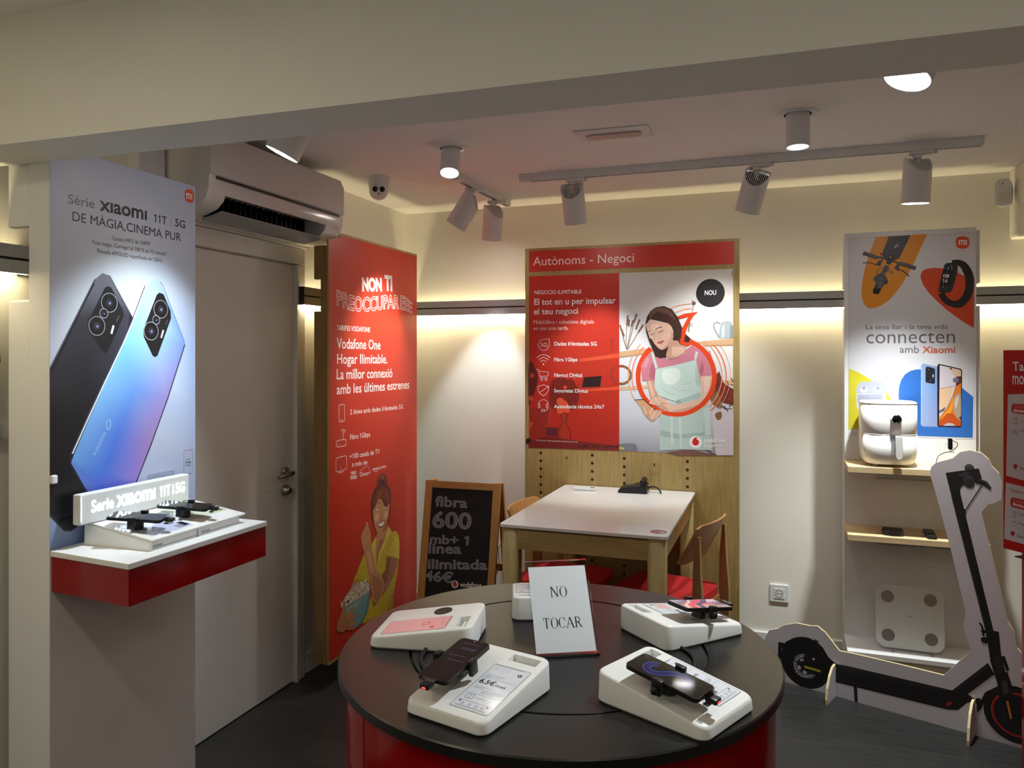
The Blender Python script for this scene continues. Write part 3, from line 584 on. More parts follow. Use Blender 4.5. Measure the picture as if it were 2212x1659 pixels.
('p',(235,225,225),0,[(338.5,719),(345.2,728),(354.1,715.7)]),
('p',(122,166,166),0,[(118.3,339.8),(205,349.8),(290.1,355.1),(376.6,376.9),(374.4,312.3),(350.7,255.7),(301,219),(225.9,215.8),(168.8,241.8),(133.3,281.2)]),
('p',(96,138,140),0,[(367.6,360.9),(374.4,312.3),(350.7,255.7),(301,219),(247.1,212.6),(311.9,245.2),(345.2,303.8)]),
('p',(150,190,190),0,[(153.5,335.3),(257.8,342.1),(290.1,346.5),(247.1,317.1),(163.7,298.9)]),
('p',(200,182,160),0,[(93.5,367.8),(143.4,404.5),(205,430.9),(279.3,440.9),(345.2,418.4),(378.9,386.8),(373.2,373.8),(290.1,355.1),(153.5,347.4),(128.3,337.7)]),
('o',(238,230,215),(350.8,404.7),7.2,0),
('o',(238,230,215),(327.3,425.9),7.3,0),
('o',(238,230,215),(211.1,379.8),4.8,0),
('o',(120,80,50),(193.6,378.3),7.2,0),
('o',(238,230,215),(330.5,364.9),6.9,0),
('o',(214,190,150),(358.9,372.5),6.8,0),
('o',(120,80,50),(243.3,402.6),3.8,0),
('o',(238,230,215),(306,402.9),6.5,0),
('o',(238,230,215),(334.1,426.7),6.3,0),
('o',(238,230,215),(195,362.6),7.1,0),
('o',(238,230,215),(183.2,399.4),4.2,0),
('o',(238,230,215),(201.3,380.6),6.6,0),
('o',(238,230,215),(189.2,359.4),5.1,0),
('o',(238,230,215),(238.1,379.5),5.9,0),
('o',(214,190,150),(349.7,399.7),4.7,0),
('o',(238,230,215),(362.2,399.3),5.3,0),
('o',(238,230,215),(254.4,414.3),3.7,0),
('o',(238,230,215),(268.2,391.4),6,0),
('o',(238,230,215),(287.4,424.4),7.3,0),
('o',(238,230,215),(168.1,381.1),4.7,0),
('o',(238,230,215),(183.9,386.7),4.8,0),
('o',(214,190,150),(305.6,423.2),4.3,0),
('o',(238,230,215),(307.5,413.5),6.3,0),
('o',(214,190,150),(126.1,382.9),6.6,0),
('o',(214,190,150),(148.2,383),4.2,0),
('o',(120,80,50),(128.6,376.6),4,0),
('o',(214,190,150),(175.9,366.7),3.8,0),
('o',(238,230,215),(173.3,369.4),4.9,0),
('o',(238,230,215),(217.2,386.7),3.3,0),
('o',(238,230,215),(360.4,371.7),7.3,0),
('o',(120,80,50),(351.6,416.8),5.5,0),
('o',(238,230,215),(171.8,389),5.8,0),
('o',(120,80,50),(168.3,369.7),6.9,0),
('o',(238,230,215),(340,371.8),6.4,0),
('o',(238,230,215),(149,384.5),4.9,0),
('o',(238,230,215),(347.6,393),6.9,0),
('o',(238,230,215),(222.7,372.8),5.4,0),
('o',(120,80,50),(321.7,415.2),6.8,0),
('o',(238,230,215),(111,367),4.1,0),
('o',(238,230,215),(169.8,379.5),6.6,0),
('o',(238,230,215),(98,389.3),3.6,0),
('o',(238,230,215),(353,378.6),4.7,0),
('o',(238,230,215),(185.3,387.3),4.7,0),
('o',(238,230,215),(145.2,386.7),6.1,0),
('o',(238,230,215),(194.5,404.4),5.9,0),
('o',(238,230,215),(312.5,400.9),5.2,0),
('o',(238,230,215),(201.2,382.3),6,0),
('o',(238,230,215),(221.5,398),3.6,0),
('o',(214,190,150),(217.8,386.3),7.1,0),
('o',(238,230,215),(308.8,410.1),6.4,0),
('o',(238,230,215),(279.5,368),6.4,0),
('o',(238,230,215),(249.6,409.2),3.9,0),
('o',(238,230,215),(297.8,424.6),7,0),
('o',(238,230,215),(153.8,394.7),6.5,0),
('o',(238,230,215),(285.3,370.3),6.7,0),
('o',(214,190,150),(112.6,364.7),6.2,0),
('o',(238,230,215),(243.8,372.5),4.3,0),
('o',(238,230,215),(260.2,376.7),4.8,0),
('o',(238,230,215),(185.2,388.3),7.4,0),
('o',(238,230,215),(202.7,374.3),6.5,0),
('o',(238,230,215),(277.3,390.9),6.8,0),
('o',(214,190,150),(144.7,391.1),5.2,0),
('o',(238,230,215),(285.8,412.8),5.8,0),
('o',(214,190,150),(186.1,392.3),6,0),
('o',(238,230,215),(209.8,367.1),4.1,0),
('o',(238,230,215),(107.3,374.7),4.5,0),
('o',(214,190,150),(178.9,371.4),5.6,0),
('o',(238,230,215),(228.2,367.7),5.4,0),
('o',(120,80,50),(288.6,372.7),5.3,0),
('o',(238,230,215),(164.6,388.9),7,0),
('o',(238,230,215),(321.3,415.3),4.2,0),
('o',(238,230,215),(292.9,369.8),6.9,0),
('o',(238,230,215),(186.3,383.7),3.7,0),
('o',(238,230,215),(318.8,410.5),6.2,0),
('o',(238,230,215),(104.1,378.8),4.1,0),
('o',(238,230,215),(251.9,365.3),3.9,0),
('o',(120,80,50),(166.3,375.3),3.7,0),
('o',(214,190,150),(356,407),6.4,0),
('o',(120,80,50),(268.2,375.2),6.2,0),
('o',(238,230,215),(240.7,408),6.3,0),
('o',(238,230,215),(273.4,389.8),6,0),
('o',(238,230,215),(150.8,361.8),6.9,0),
('o',(238,230,215),(142.3,382),5.4,0),
('o',(238,230,215),(267.3,394.4),3.7,0),
('o',(214,190,150),(289.7,377.9),4.5,0),
('o',(238,230,215),(193,368.5),4.3,0),
('o',(238,230,215),(300.5,404.4),5.6,0),
('o',(238,230,215),(310.3,401.9),4.3,0),
('o',(214,190,150),(132.7,388.2),4,0),
('o',(214,190,150),(214.6,371.2),3.9,0),
('o',(238,230,215),(205,398.1),4.1,0),
('o',(120,80,50),(158.6,370.4),7.3,0),
('o',(238,230,215),(202,380.6),7.1,0),
('o',(238,230,215),(287.3,402),5.9,0),
('p',(186,126,86),0,[(98.5,325.4),(113.3,364.3),(135.4,380.6),(145.4,343.3),(135.4,313.5),(168.8,280.6),(186.3,235.9),(103.4,235.5),(62.3,260.5),(64.2,293.3)]),
('p',(200,140,98),0,[(135.4,306.9),(207.1,329.6),(225.9,318.1),(174,276.1)]),
('l',(130,80,52),1.65,0,0,[(135.4,306.9),(207.1,329.6)]),
('p',(200,140,98),0,[(161.7,281.8),(245,288.4),(257.8,275.2),(182.2,258.4)]),
('l',(130,80,52),1.65,0,0,[(161.7,281.8),(245,288.4)]),
('p',(200,140,98),0,[(168.8,258.4),(249.2,251.4),(257.8,239),(192.5,232.7)]),
('l',(130,80,52),1.65,0,0,[(168.8,258.4),(249.2,251.4)]),
('p',(200,140,98),0,[(158.6,242.5),(223.8,224.4),(228,211.7),(168.8,226.3)]),
('l',(130,80,52),1.65,0,0,[(158.6,242.5),(223.8,224.4)])],'head': [('p',(190,45,30),0,[(23,2062),(1136,2062),(1136,2179),(23,2179)]),
('t',(246,226,220),'Autònoms - Negoci',(46.5,2097.2),(617.8,2094.4),48,0,'c',None,None)],'mid': [('g',[[(23,2037),(280.5,2037),(538,2037)],[(23,1796.2),(280.5,1796.2),(538,1796.2)],[(23,1555.5),(280.5,1555.5),(538,1555.5)],[(23,1314.8),(280.5,1314.8),(538,1314.8)],[(23,1074),(280.5,1074),(538,1074)]],[[(186,36,24),(190,39,26),(181,34,24)],[(181,36,24),(195,49,32),(190,43,28)],[(196,36,22),(198,55,36),(197,49,32)],[(180,32,20),(190,43,26),(193,45,28)],[(140,28,20),(180,36,24),(170,34,24)]]),
('g',[[(538,2037),(834.5,2037),(1131,2037)],[(538,1844.4),(834.5,1844.4),(1131,1844.4)],[(538,1651.8),(834.5,1651.8),(1131,1651.8)],[(538,1459.2),(834.5,1459.2),(1131,1459.2)],[(538,1266.6),(834.5,1266.6),(1131,1266.6)],[(538,1074),(834.5,1074),(1131,1074)]],[[(200,196,196),(214,208,204),(216,210,206)],[(222,222,226),(232,230,228),(230,224,216)],[(226,228,236),(238,236,236),(236,230,224)],[(222,226,236),(230,230,234),(226,222,224)],[(206,212,226),(214,216,224),(200,196,204)],[(150,156,170),(160,160,168),(150,148,158)]]),
('p',(226,86,54),0,[(312.3,1570.2),(536,1603),(536,1579.4),(318.5,1554.6)]),
('p',(196,52,32),0,[(318.5,1554.6),(536,1579.4),(536,1572.9),(367.8,1551.2)]),
('p',(228,84,52),0,[(367.8,1403.9),(536,1422.9),(536,1405.2),(367.8,1393.8)]),
('l',(176,57,36),5.75,0,0,[(476,1570.4),(471.2,1487.4)]),
('l',(176,57,36),6,0,0,[(476,1398.4),(472.4,1339)]),
('p',(44,24,26),0,[(340.1,1471.3),(442.1,1480),(433.7,1418.6),(327.8,1413)]),
('l',(176,56,34),3,0,1,[(340.1,1471.3),(442.1,1480),(433.7,1418.6),(327.8,1413)]),
('l',(150,46,26),13.2,0,0,[(563.2,1437.9),(550.9,1436.1),(538.4,1436.9),(526.4,1440.1),(515.6,1445.7),(506.6,1453.3),(499.7,1462.6),(495.5,1473),(494,1484),(495.5,1495),(499.7,1505.5),(506.6,1514.9),(515.6,1522.6),(526.4,1528.4),(538.4,1531.8),(550.9,1532.8),(563.2,1531.2)]),
('l',(190,70,44),3.6,0,0,[(563.2,1437.9),(550.9,1436.1),(538.4,1436.9),(526.4,1440.1),(515.6,1445.7),(506.6,1453.3),(499.7,1462.6),(495.5,1473),(494,1484),(495.5,1495),(499.7,1505.5),(506.6,1514.9),(515.6,1522.6),(526.4,1528.4),(538.4,1531.8),(550.9,1532.8),(563.2,1531.2)]),
('l',(150,46,34),5.4,0,0,[(498.2,1629.7),(495.2,1659.3),(489.2,1683)]),
('l',(150,46,34),5.4,0,0,[(496.4,1653.4),(507.2,1691.8)]),
('p',(160,48,34),0,[(486.2,1623.8),(508.4,1623.7),(504.2,1614.9),(489.2,1614.9)]),
('l',(176,57,40),3,0,0,[(416.6,1683.6),(447,1778.5)]),
('l',(176,57,40),3,0,0,[(392.3,1689.8),(373.9,1761.7)]),
('l',(176,57,40),3,0,0,[(422.7,1707.4),(416.6,1749.2)]),
('p',(92,24,20),1,[(20.9,1533),(46.8,1546.6),(59.7,1514.7),(75.8,1465.8),(62.9,1404.4),(40.3,1348.7),(20.9,1311.5)]),
('l',(92,24,20),2.5,0,0,[(46.8,1545.4),(57.1,1617.8)]),
('o',(181,62,40),(40.3,1477.8),13.8,0),
('o',(181,62,40),(33.9,1348.6),15.6,0),
('p',(122,32,20),1,[(152.5,1436.1),(206.2,1470.1),(237.6,1458.3),(281.3,1452.7),(312.3,1377.9),(293.7,1305.3),(225.1,1267.4),(174.6,1284.4),(142.9,1332.4)]),
('l',(96,26,18),3.75,0,0,[(266.5,1461.2),(273.9,1476.8)]),
('l',(150,40,24),3.75,0,0,[(226.8,1369.3),(225.7,1378.1)]),
('l',(96,26,18),3.6,0,0,[(233.2,1454.7),(233.2,1470.2)]),
('l',(150,40,24),3.6,0,0,[(218.7,1361.7),(231.4,1380.9)]),
('l',(96,26,18),3.6,0,0,[(166.2,1320.8),(169.6,1327.7)]),
('l',(150,40,24),3.6,0,0,[(204.4,1419.9),(192.7,1433.7)]),
('l',(96,26,18),3.6,0,0,[(300.6,1405.5),(310.7,1421.7)]),
('l',(150,40,24),3.75,0,0,[(166,1309.2),(168.8,1328.9)]),
('l',(96,26,18),3.6,0,0,[(264.7,1332.1),(260.4,1349.7)]),
('l',(150,40,24),3.6,0,0,[(300.9,1311.6),(299.2,1328.5)]),
('l',(96,26,18),3.6,0,0,[(225.7,1442),(213,1449.1)]),
('l',(150,40,24),3.6,0,0,[(177.2,1432.3),(177.1,1448.6)]),
('l',(96,26,18),3.6,0,0,[(234.5,1387.2),(238.7,1397.7)]),
('l',(150,40,24),3.6,0,0,[(222.2,1328.2),(219.4,1336.8)]),
('l',(96,26,18),3.6,0,0,[(295.5,1336.2),(291.9,1347.5)]),
('l',(150,40,24),3.6,0,0,[(233.2,1356.6),(225.5,1362.5)]),
('l',(96,26,18),3.6,0,0,[(178.7,1322.7),(168.8,1335.3)]),
('l',(150,40,24),3.6,0,0,[(176.4,1423.8),(167.2,1435.7)]),
('l',(96,26,18),3.6,0,0,[(171.8,1455.8),(160.9,1464.2)]),
('l',(150,40,24),3.6,0,0,[(226.6,1450.7),(213.4,1463.1)]),
('l',(96,26,18),3.6,0,0,[(212.6,1337.4),(200.1,1349.1)]),
('l',(150,40,24),3.6,0,0,[(210.7,1456.3),(223.5,1465.7)]),
('l',(96,26,18),3.6,0,0,[(159.1,1376.7),(149.7,1391.8)]),
('l',(150,40,24),3.6,0,0,[(202.1,1439.1),(189.7,1455.7)]),
('l',(96,26,18),3.6,0,0,[(190,1322.1),(189,1341.8)]),
('l',(150,40,24),3.75,0,0,[(194.3,1416.9),(187.8,1434.7)]),
('l',(96,26,18),3.6,0,0,[(250,1401),(238.8,1416.8)]),
('l',(150,40,24),3.6,0,0,[(307.2,1358.7),(293.6,1364.9)]),
('l',(96,26,18),3.6,0,0,[(158.5,1430.4),(145.5,1437.2)]),
('l',(150,40,24),3.6,0,0,[(254.3,1303.8),(246.1,1323.8)]),
('l',(96,26,18),3.75,0,0,[(224.3,1320.1),(235.8,1340)]),
('l',(150,40,24),3.75,0,0,[(148.8,1406.6),(151.8,1426.5)]),
('l',(96,26,18),3.6,0,0,[(158,1408.7),(167.7,1416.6)]),
('l',(150,40,24),3.75,0,0,[(209.5,1402.3),(214.5,1421.9)]),
('l',(96,26,18),3.6,0,0,[(172.8,1330.2),(179.4,1348.6)]),
('l',(150,40,24),3.6,0,0,[(237.2,1299.3),(233.4,1311.3)]),
('l',(96,26,18),3.6,0,0,[(182.2,1323.4),(181.7,1333.4)]),
('l',(150,40,24),3.6,0,0,[(172,1333.6),(175,1350.1)]),
('l',(96,26,18),3.6,0,0,[(209,1375.4),(199.4,1391.6)]),
('l',(150,40,24),3.6,0,0,[(146.9,1377.9),(154.1,1394)]),
('l',(96,26,18),3.75,0,0,[(159.6,1418.7),(169.2,1434.2)]),
('l',(150,40,24),3.6,0,0,[(292,1309.5),(290.6,1328.5)]),
('l',(96,26,18),3.6,0,0,[(267.5,1403.2),(264,1410.2)]),
('l',(150,40,24),3.75,0,0,[(211.1,1293.1),(200.2,1307.1)]),
('l',(96,26,18),3.75,0,0,[(161.8,1446.3),(166,1455.9)]),
('l',(150,40,24),3.75,0,0,[(151.3,1433.5),(155.3,1448.2)]),
('l',(96,26,18),3.6,0,0,[(144.9,1419.7),(158,1429.2)]),
('l',(150,40,24),3.6,0,0,[(238.8,1387.7),(246.5,1402.6)]),
('l',(96,26,18),3.6,0,0,[(276.9,1368.1),(268.4,1376.6)]),
('l',(150,40,24),3.75,0,0,[(156.5,1314.8),(145.7,1321)]),
('l',(96,26,18),3.6,0,0,[(306.7,1427.2),(317.4,1434.6)]),
('l',(150,40,24),3.6,0,0,[(222.3,1422),(231.4,1437.1)]),
('l',(96,26,18),3.75,0,0,[(252.2,1328.1),(262.4,1339.3)]),
('l',(150,40,24),3.6,0,0,[(245.6,1383.3),(234.9,1401.3)]),
('l',(96,26,18),3.6,0,0,[(244.2,1318.5),(236.1,1332.2)]),
('l',(150,40,24),3.6,0,0,[(222.1,1333.3),(210.4,1344.2)]),
('l',(96,26,18),3.6,0,0,[(225.6,1448.6),(227,1465.4)]),
('l',(150,40,24),3.6,0,0,[(215.1,1347.1),(218,1356.4)]),
('l',(96,26,18),3.6,0,0,[(202.8,1285.8),(198.3,1298)]),
('l',(150,40,24),3.6,0,0,[(157.4,1422),(148,1441.6)]),
('o',(226,84,46),(206.2,1333.7),22.5,0),
('o',(226,84,46),(225.1,1312.8),27.6,0),
('o',(226,84,46),(206.2,1288.2),22.8,0),
('o',(226,84,46),(243.9,1292.1),20.4,0),
('o',(226,84,46),(234.5,1412.9),10,0),
('p',(150,36,24),0,[(24.2,1293.1),(163.2,1296.3),(128.9,1146),(33.9,1133.5)]),
('p',(178,50,34),0,[(142.9,1295.8),(164.5,1296.3),(130.2,1149.1),(123.8,1173.3)]),
('p',(206,70,48),0,[(20.9,1213),(50,1213.9),(20.9,1157.6)]),
('p',(84,28,42),0,[(125.1,1188),(191.1,1187.7),(188.6,1139),(125.1,1142.8)]),
('l',(130,50,62),2.4,0,0,[(126.4,1180.7),(191.1,1180.4)]),
('l',(130,50,62),2.4,0,0,[(126.4,1169.7),(191.1,1169.4)]),
('l',(130,50,62),2.5,0,0,[(126.4,1158.8),(191.1,1158.5)]),
('l',(130,50,62),2.5,0,0,[(126.4,1147.8),(191.1,1147.6)]),
('l',(60,20,18),3.12,1,0,[(206.2,1267),(220,1218.9),(193.6,1169.5),(199.9,1109.1)]),
('l',(60,20,18),3,1,0,[(247,1268),(237.6,1219.4),(262.6,1171.8),(265.7,1117.6)]),
('p',(160,60,30),0,[(215.6,1261.1),(240.7,1261.8),(234.5,1213.2),(237.6,1116.6),(212.5,1115.6),(221.9,1212.9)]),
('o',(30,14,16),(20.9,1105.3),18,0),
('p',(118,30,26),0,[(20.9,1099.2),(117.4,1136.5),(536,1098.3),(536,1073.5),(20.9,1070.3)]),
('p',(70,20,24),0,[(444,1087.2),(474,1100.4),(484.6,1090.3)]),
('p',(70,20,24),0,[(395.3,1090.6),(424.8,1095),(436.7,1088.4)]),
('p',(70,20,24),0,[(382.1,1085.9),(401.8,1092.9),(422.8,1087.8)]),
('p',(70,20,24),0,[(332.5,1081.9),(348.2,1101.6),(368.7,1085.6)]),
('p',(70,20,24),0,[(333.1,1086.9),(357.2,1102.6),(369.9,1085.6)]),
('p',(70,20,24),0,[(328.3,1087.8),(347,1093.8),(365.2,1085.5)]),
('p',(70,20,24),0,[(331.3,1091.8),(349.1,1097.9),(351.7,1084.9)]),
('p',(70,20,24),0,[(296.4,1082.5),(321.8,1090),(339.2,1084.4)]),
('p',(70,20,24),0,[(482,1094.7),(496.9,1104.9),(511.1,1091.4)]),
('p',(70,20,24),0,[(392.8,1089.1),(411.6,1095.1),(418,1087.6)]),
('p',(70,20,24),0,[(376.7,1084.3),(403.7,1101.4),(400.9,1086.9)]),
('p',(70,20,24),0,[(464.4,1098.3),(478.8,1101.6),(495.4,1090.7)]),
('p',(70,20,24),0,[(299.7,1091.2),(315.9,1092.2),(329.8,1084)]),
('p',(70,20,24),0,[(508,1090.8),(537.6,1109.7),(530.4,1092.2)]),
('t',(245,243,243),'NEGOCIO ILIMITABLE',(54.5,1935.1),(327.2,1932.3),20.6,0.01,'c',None,None),
('t',(245,243,243),'El tot en u per impulsar',(53.3,1875.6),(519.2,1873.7),33.1,0.016,'c',None,None),
('t',(245,243,243),'el teu negoci',(51.3,1821.6),(307.4,1821.6),33.1,0.016,'c',None,None),
('t',(238,220,216),'Mòbil,fibra i solucions digitals',(50,1768.2),(397.1,1766.2),21,0,'c',None,None),
('t',(238,220,216),'en una sola tarifa.',(50,1733.8),(255.1,1732.6),21,0,'c',None,None),
('t',(245,243,243),'Dades il·limitades 5G',(171.5,1646.1),(413,1644.3),20.6,0.018,'c',None,None),
('t',(245,243,243),'Fibra 1Gbps',(171.5,1557.9),(304.9,1558.2),19.8,0.018,'c',None,None),
('t',(245,243,243),'Negoci Digital',(171.5,1471),(330.9,1471.2),20.6,0.018,'c',None,None),
('t',(245,243,243),'Seguretat Digital',(170.2,1384.6),(362.9,1385.9),19.8,0.018,'c',None,None),
('t',(245,243,243),'Assistència tècnica 24x7',(169.6,1296.4),(456.1,1300.7),19.8,0.018,'c',None,None),
('t',(230,190,184),'Consulta preus i resta de condicions en aquest punt de venda.',(62.9,1110),(309.2,1109),8.8,0.005,'c',None,None),
('l',(245,243,243),2.5,0,1,[(141.7,1682.2),(111.1,1682.4),(86.7,1672.8),(75.8,1649.6),(86.7,1626.3),(109.1,1617),(131.5,1626.1),(141.7,1649.3)]),
('t',(245,243,243),'5G',(91.8,1640.3),(127.6,1640.2),20.4,0,'c',None,None),
('l',(245,243,243),3,0,0,[(68.7,1577.3),(86.7,1590.8),(107.9,1595.7),(130.2,1590.8),(146.7,1577.4)]),
('l',(245,243,243),3.12,1,0,[(79.7,1565.7),(107.9,1579.8),(136.6,1565.8)]),
('l',(245,243,243),3.12,1,0,[(89.9,1554.1),(107.9,1563.3),(125.1,1554.2)]),
('o',(245,243,243),(107.9,1541.3),4.4,0),
('l',(245,243,243),2.4,0,0,[(64.9,1512.9),(77.1,1513),(90.6,1465.9),(131.5,1466.3)]),
('l',(245,243,243),2.4,0,0,[(80.9,1502.6),(137.2,1496.9),(134.7,1475.5),(88.6,1473.3)]),
('o',(245,243,243),(97.6,1455.6),7.2,4.8),
('o',(245,243,243),(123.2,1455.9),7.5,5),
('l',(245,243,243),2.5,0,1,[(75.8,1415.6),(107.9,1425.8),(137.8,1417.6),(136.6,1393.2),(125.1,1376),(107.9,1364.1),(88.6,1375.4),(77.1,1395.4)]),
('l',(245,243,243),2.4,0,0,[(85.4,1381.4),(136.6,1416.4)]),
('l',(245,243,243),2.4,1,0,[(80.9,1315.8),(82.2,1328.1),(95.1,1339.4),(107.9,1342.7),(120.6,1339.9),(131.5,1329.1),(134,1317)]),
('l',(245,243,243),2.5,0,1,[(77.1,1316.4),(87.4,1316.6),(88.6,1297),(79,1296.8)]),
('l',(245,243,243),2.5,0,1,[(124.5,1317.4),(135.3,1317.6),(135.3,1298.1),(125.7,1297.9)]),
('l',(245,243,243),2.5,0,0,[(134.7,1298.1),(128.9,1284.5),(117.4,1281.8)]),
('l',(245,243,243),2.4,0,1,[(97,1287.4),(114.9,1287.8),(114.9,1276.8),(97,1276.4)]),
('p',(214,172,132),0,[(539,1610.6),(721.7,1632.7),(721.7,1602.7),(539,1577.9)]),
('p',(190,146,106),0,[(539,1584.4),(721.7,1608.6),(721.7,1602.7),(539,1577.9)]),
('p',(214,172,132),0,[(939.3,1660.3),(1132.7,1678.7),(1132.7,1641.4),(944.4,1636)]),
('p',(190,146,106),0,[(944.4,1642.4),(1132.7,1647.7),(1132.7,1641.4),(944.4,1636)]),
('p',(222,184,148),0,[(539,1419.9),(697.6,1430.7),(697.6,1415.1),(539,1401.4)]),
('p',(222,184,148),0,[(1046.4,1458.2),(1132.7,1464.3),(1132.7,1439.4),(1046.4,1435.2)]),
('l',(150,108,84),3.15,1,0,[(578.5,1622.4),(562,1682.3),(542.8,1753.2)]),
('l',(150,108,84),3.15,1,0,[(579.6,1622.4),(575.7,1693),(583.9,1806.9)]),
('l',(150,108,84),3.15,1,0,[(581.2,1622.4),(600.3,1692.8),(630.2,1816.9)]),
('l',(150,108,84),3.15,1,0,[(582.8,1622.4),(622.1,1681.8),(665.3,1759.6)]),
('l',(150,108,84),3.15,1,0,[(579.6,1622.4),(567.5,1655.1),(551.1,1715)]),
('l',(150,108,84),3.15,1,0,[(581.7,1622.4),(594.9,1703.7),(608.5,1768.6)]),
('l',(128,88,72),8.8,0,0,[(552.2,1720.5),(541.2,1756)]),
('l',(128,88,72),8.4,0,0,[(579.6,1752.7),(585,1806.9)]),
('l',(128,88,72),8.4,0,0,[(616.6,1768.4),(634,1811.4)]),
('l',(128,88,72),8.8,0,0,[(641,1714.1),(668,1754.2)]),
('l',(128,88,72),8.4,0,0,[(564.8,1693.1),(551.1,1731.4)]),
('l',(128,88,72),8.8,0,0,[(604.7,1747),(612.3,1779.3)]),
('l',(128,88,72),8.4,0,0,[(627.5,1730.4),(649.2,1784.1)]),
('l',(128,88,72),8.8,0,0,[(589.4,1747.2),(592.1,1785.1)]),
('l',(150,108,72),12.6,0,0,[(560.5,1531.7),(570.4,1528.7),(579.4,1523.9),(587.2,1517.4),(593.3,1509.5),(597.7,1500.5),(599.9,1491),(600.1,1481.1),(598.2,1471.4),(594.1,1462.3),(588.2,1454.1),(580.7,1447.2),(571.9,1442),(562.1,1438.5),(551.7,1437)]),
('l',(112,76,50),3.15,0,0,[(560.5,1531.7),(570.4,1528.7),(579.4,1523.9),(587.2,1517.4),(593.3,1509.5),(597.7,1500.5),(599.9,1491),(600.1,1481.1),(598.2,1471.4),(594.1,1462.3),(588.2,1454.1),(580.7,1447.2),(571.9,1442),(562.1,1438.5),(551.7,1437)]),
('p',(176,184,188),0,[(1067.6,1753.8),(1076.6,1764.1),(1104.2,1769.9),(1126.7,1759.7),(1131.7,1739.9),(1131.7,1678.8),(1057.5,1679.4)]),
('p',(206,212,214),0,[(1076.6,1740.6),(1089.2,1750.9),(1089.2,1683.3),(1071.6,1680.8)]),
('p',(140,150,156),0,[(1116.7,1750.5),(1131.7,1739.9),(1131.7,1678.8),(1114.2,1678.9)]),
('l',(150,158,164),5.78,1,0,[(1066.6,1756.4),(1046.4,1763),(1034.2,1746.4),(1043.9,1715),(1060.5,1686.1)]),
('l',(120,90,90),2.63,1,0,[(923.8,1882.4),(930,1842.8),(916.1,1790.3),(903.1,1716.5)]),
('o',(110,84,92),(933.1,1863.8),10.5,0),
('o',(206,200,200),(921.2,1753.3),9.4,0),
('l',(120,110,110),2.63,0,0,[(913.5,1763.9),(907.3,1711.2)]),
('p',(216,206,214),0,[(1021.1,1296.8),(1132.7,1315.1),(1132.7,1075.7),(1046.4,1071.9)]),
('p',(118,48,42),0,[(1010.9,1479.8),(1046.4,1490.5),(1061.5,1508.9),(1081.7,1449.2),(1132.7,1416.1),(1132.7,1333.2),(1086.7,1345.2),(1036.3,1344.2),(1005.8,1395.9)]),
('p',(138,98,66),1,[(998.2,1424.6),(1026.1,1438.1),(1066.6,1376.1),(1072.6,1317.8),(1026.1,1344)]),
('p',(132,98,66),1,[(1041.3,1286.8),(1071.6,1298),(1072.6,1264.2),(1051.4,1256.8)]),
('l',(86,36,36),4.2,0,0,[(1017.5,1415.1),(1014.2,1422)]),
('l',(150,62,52),4,0,0,[(1078.9,1458.2),(1075.1,1468)]),
('l',(86,36,36),4,0,0,[(1108.2,1418.1),(1103.4,1424.9)]),
('l',(150,62,52),4.2,0,0,[(1065.5,1391.4),(1069.1,1411)]),
('l',(86,36,36),4,0,0,[(1108.9,1439.4),(1101.6,1456.6)]),
('l',(150,62,52),4,0,0,[(1106.7,1406.8),(1113.4,1421.2)]),
('l',(86,36,36),4.2,0,0,[(1048.3,1448.5),(1038.5,1464.1)]),
('l',(150,62,52),4.2,0,0,[(1119,1357.6),(1118.3,1373.4)]),
('l',(86,36,36),4.2,0,0,[(1122.6,1369.1),(1124.6,1381.4)]),
('l',(150,62,52),4.2,0,0,[(1075.7,1448.6),(1069.4,1464.7)]),
('l',(86,36,36),4,0,0,[(1129.8,1402.4),(1128,1413.7)]),
('l',(150,62,52),4.2,0,0,[(1068.4,1369.5),(1067.5,1389.7)]),
('l',(86,36,36),4.2,0,0,[(1033.9,1430),(1034.4,1442.3)]),
('l',(150,62,52),4,0,0,[(1113.7,1367.2),(1122.4,1382.5)]),
('l',(86,36,36),4.2,0,0,[(1019.5,1397.2),(1020.5,1410.7)]),
('l',(150,62,52),4.2,0,0,[(1048.3,1380.8),(1056.6,1388.7)]),
('l',(86,36,36),4.2,0,0,[(1092.9,1423.8),(1093.2,1443.1)]),
('l',(150,62,52),4.2,0,0,[(1126.2,1390.4),(1120.1,1409.9)]),
('l',(86,36,36),4.2,0,0,[(1036.9,1421.5),(1043.6,1432.5)]),
('l',(150,62,52),4.2,0,0,[(1047.3,1350.7),(1056.2,1361.7)]),
('l',(86,36,36),4.2,0,0,[(1061.3,1434.5),(1053.8,1444.3)]),
('l',(150,62,52),4.2,0,0,[(1128.4,1460.6),(1123,1469.7)]),
('l',(86,36,36),4.2,0,0,[(1025.2,1403.4),(1030.1,1422)]),
('l',(150,62,52),4.2,0,0,[(1088.6,1368),(1078.7,1378.2)]),
('l',(86,36,36),4.2,0,0,[(1126.3,1461.8),(1121.6,1475)]),
('l',(150,62,52),4.2,0,0,[(1046.9,1401.2),(1037.8,1410.8)]),
('l',(86,36,36),4.2,0,0,[(1125.9,1452.5),(1133.9,1461.4)]),
('l',(150,62,52),4.2,0,0,[(1129.9,1386.6),(1132.8,1394.9)]),
('l',(86,36,36),4.2,0,0,[(1022.3,1374.1),(1015.7,1383)]),
('l',(150,62,52),4.2,0,0,[(1110.5,1361.3),(1101.5,1381.3)]),
('l',(86,36,36),4.2,0,0,[(1077.6,1422.2),(1069.7,1434)]),
('l',(150,62,52),4,0,0,[(1129.3,1435.5),(1121.9,1443.8)]),
('l',(86,36,36),4.2,0,0,[(1030.7,1425.3),(1039.1,1432.8)]),
('l',(150,62,52),4.2,0,0,[(1038.2,1351.8),(1048.2,1372.6)]),
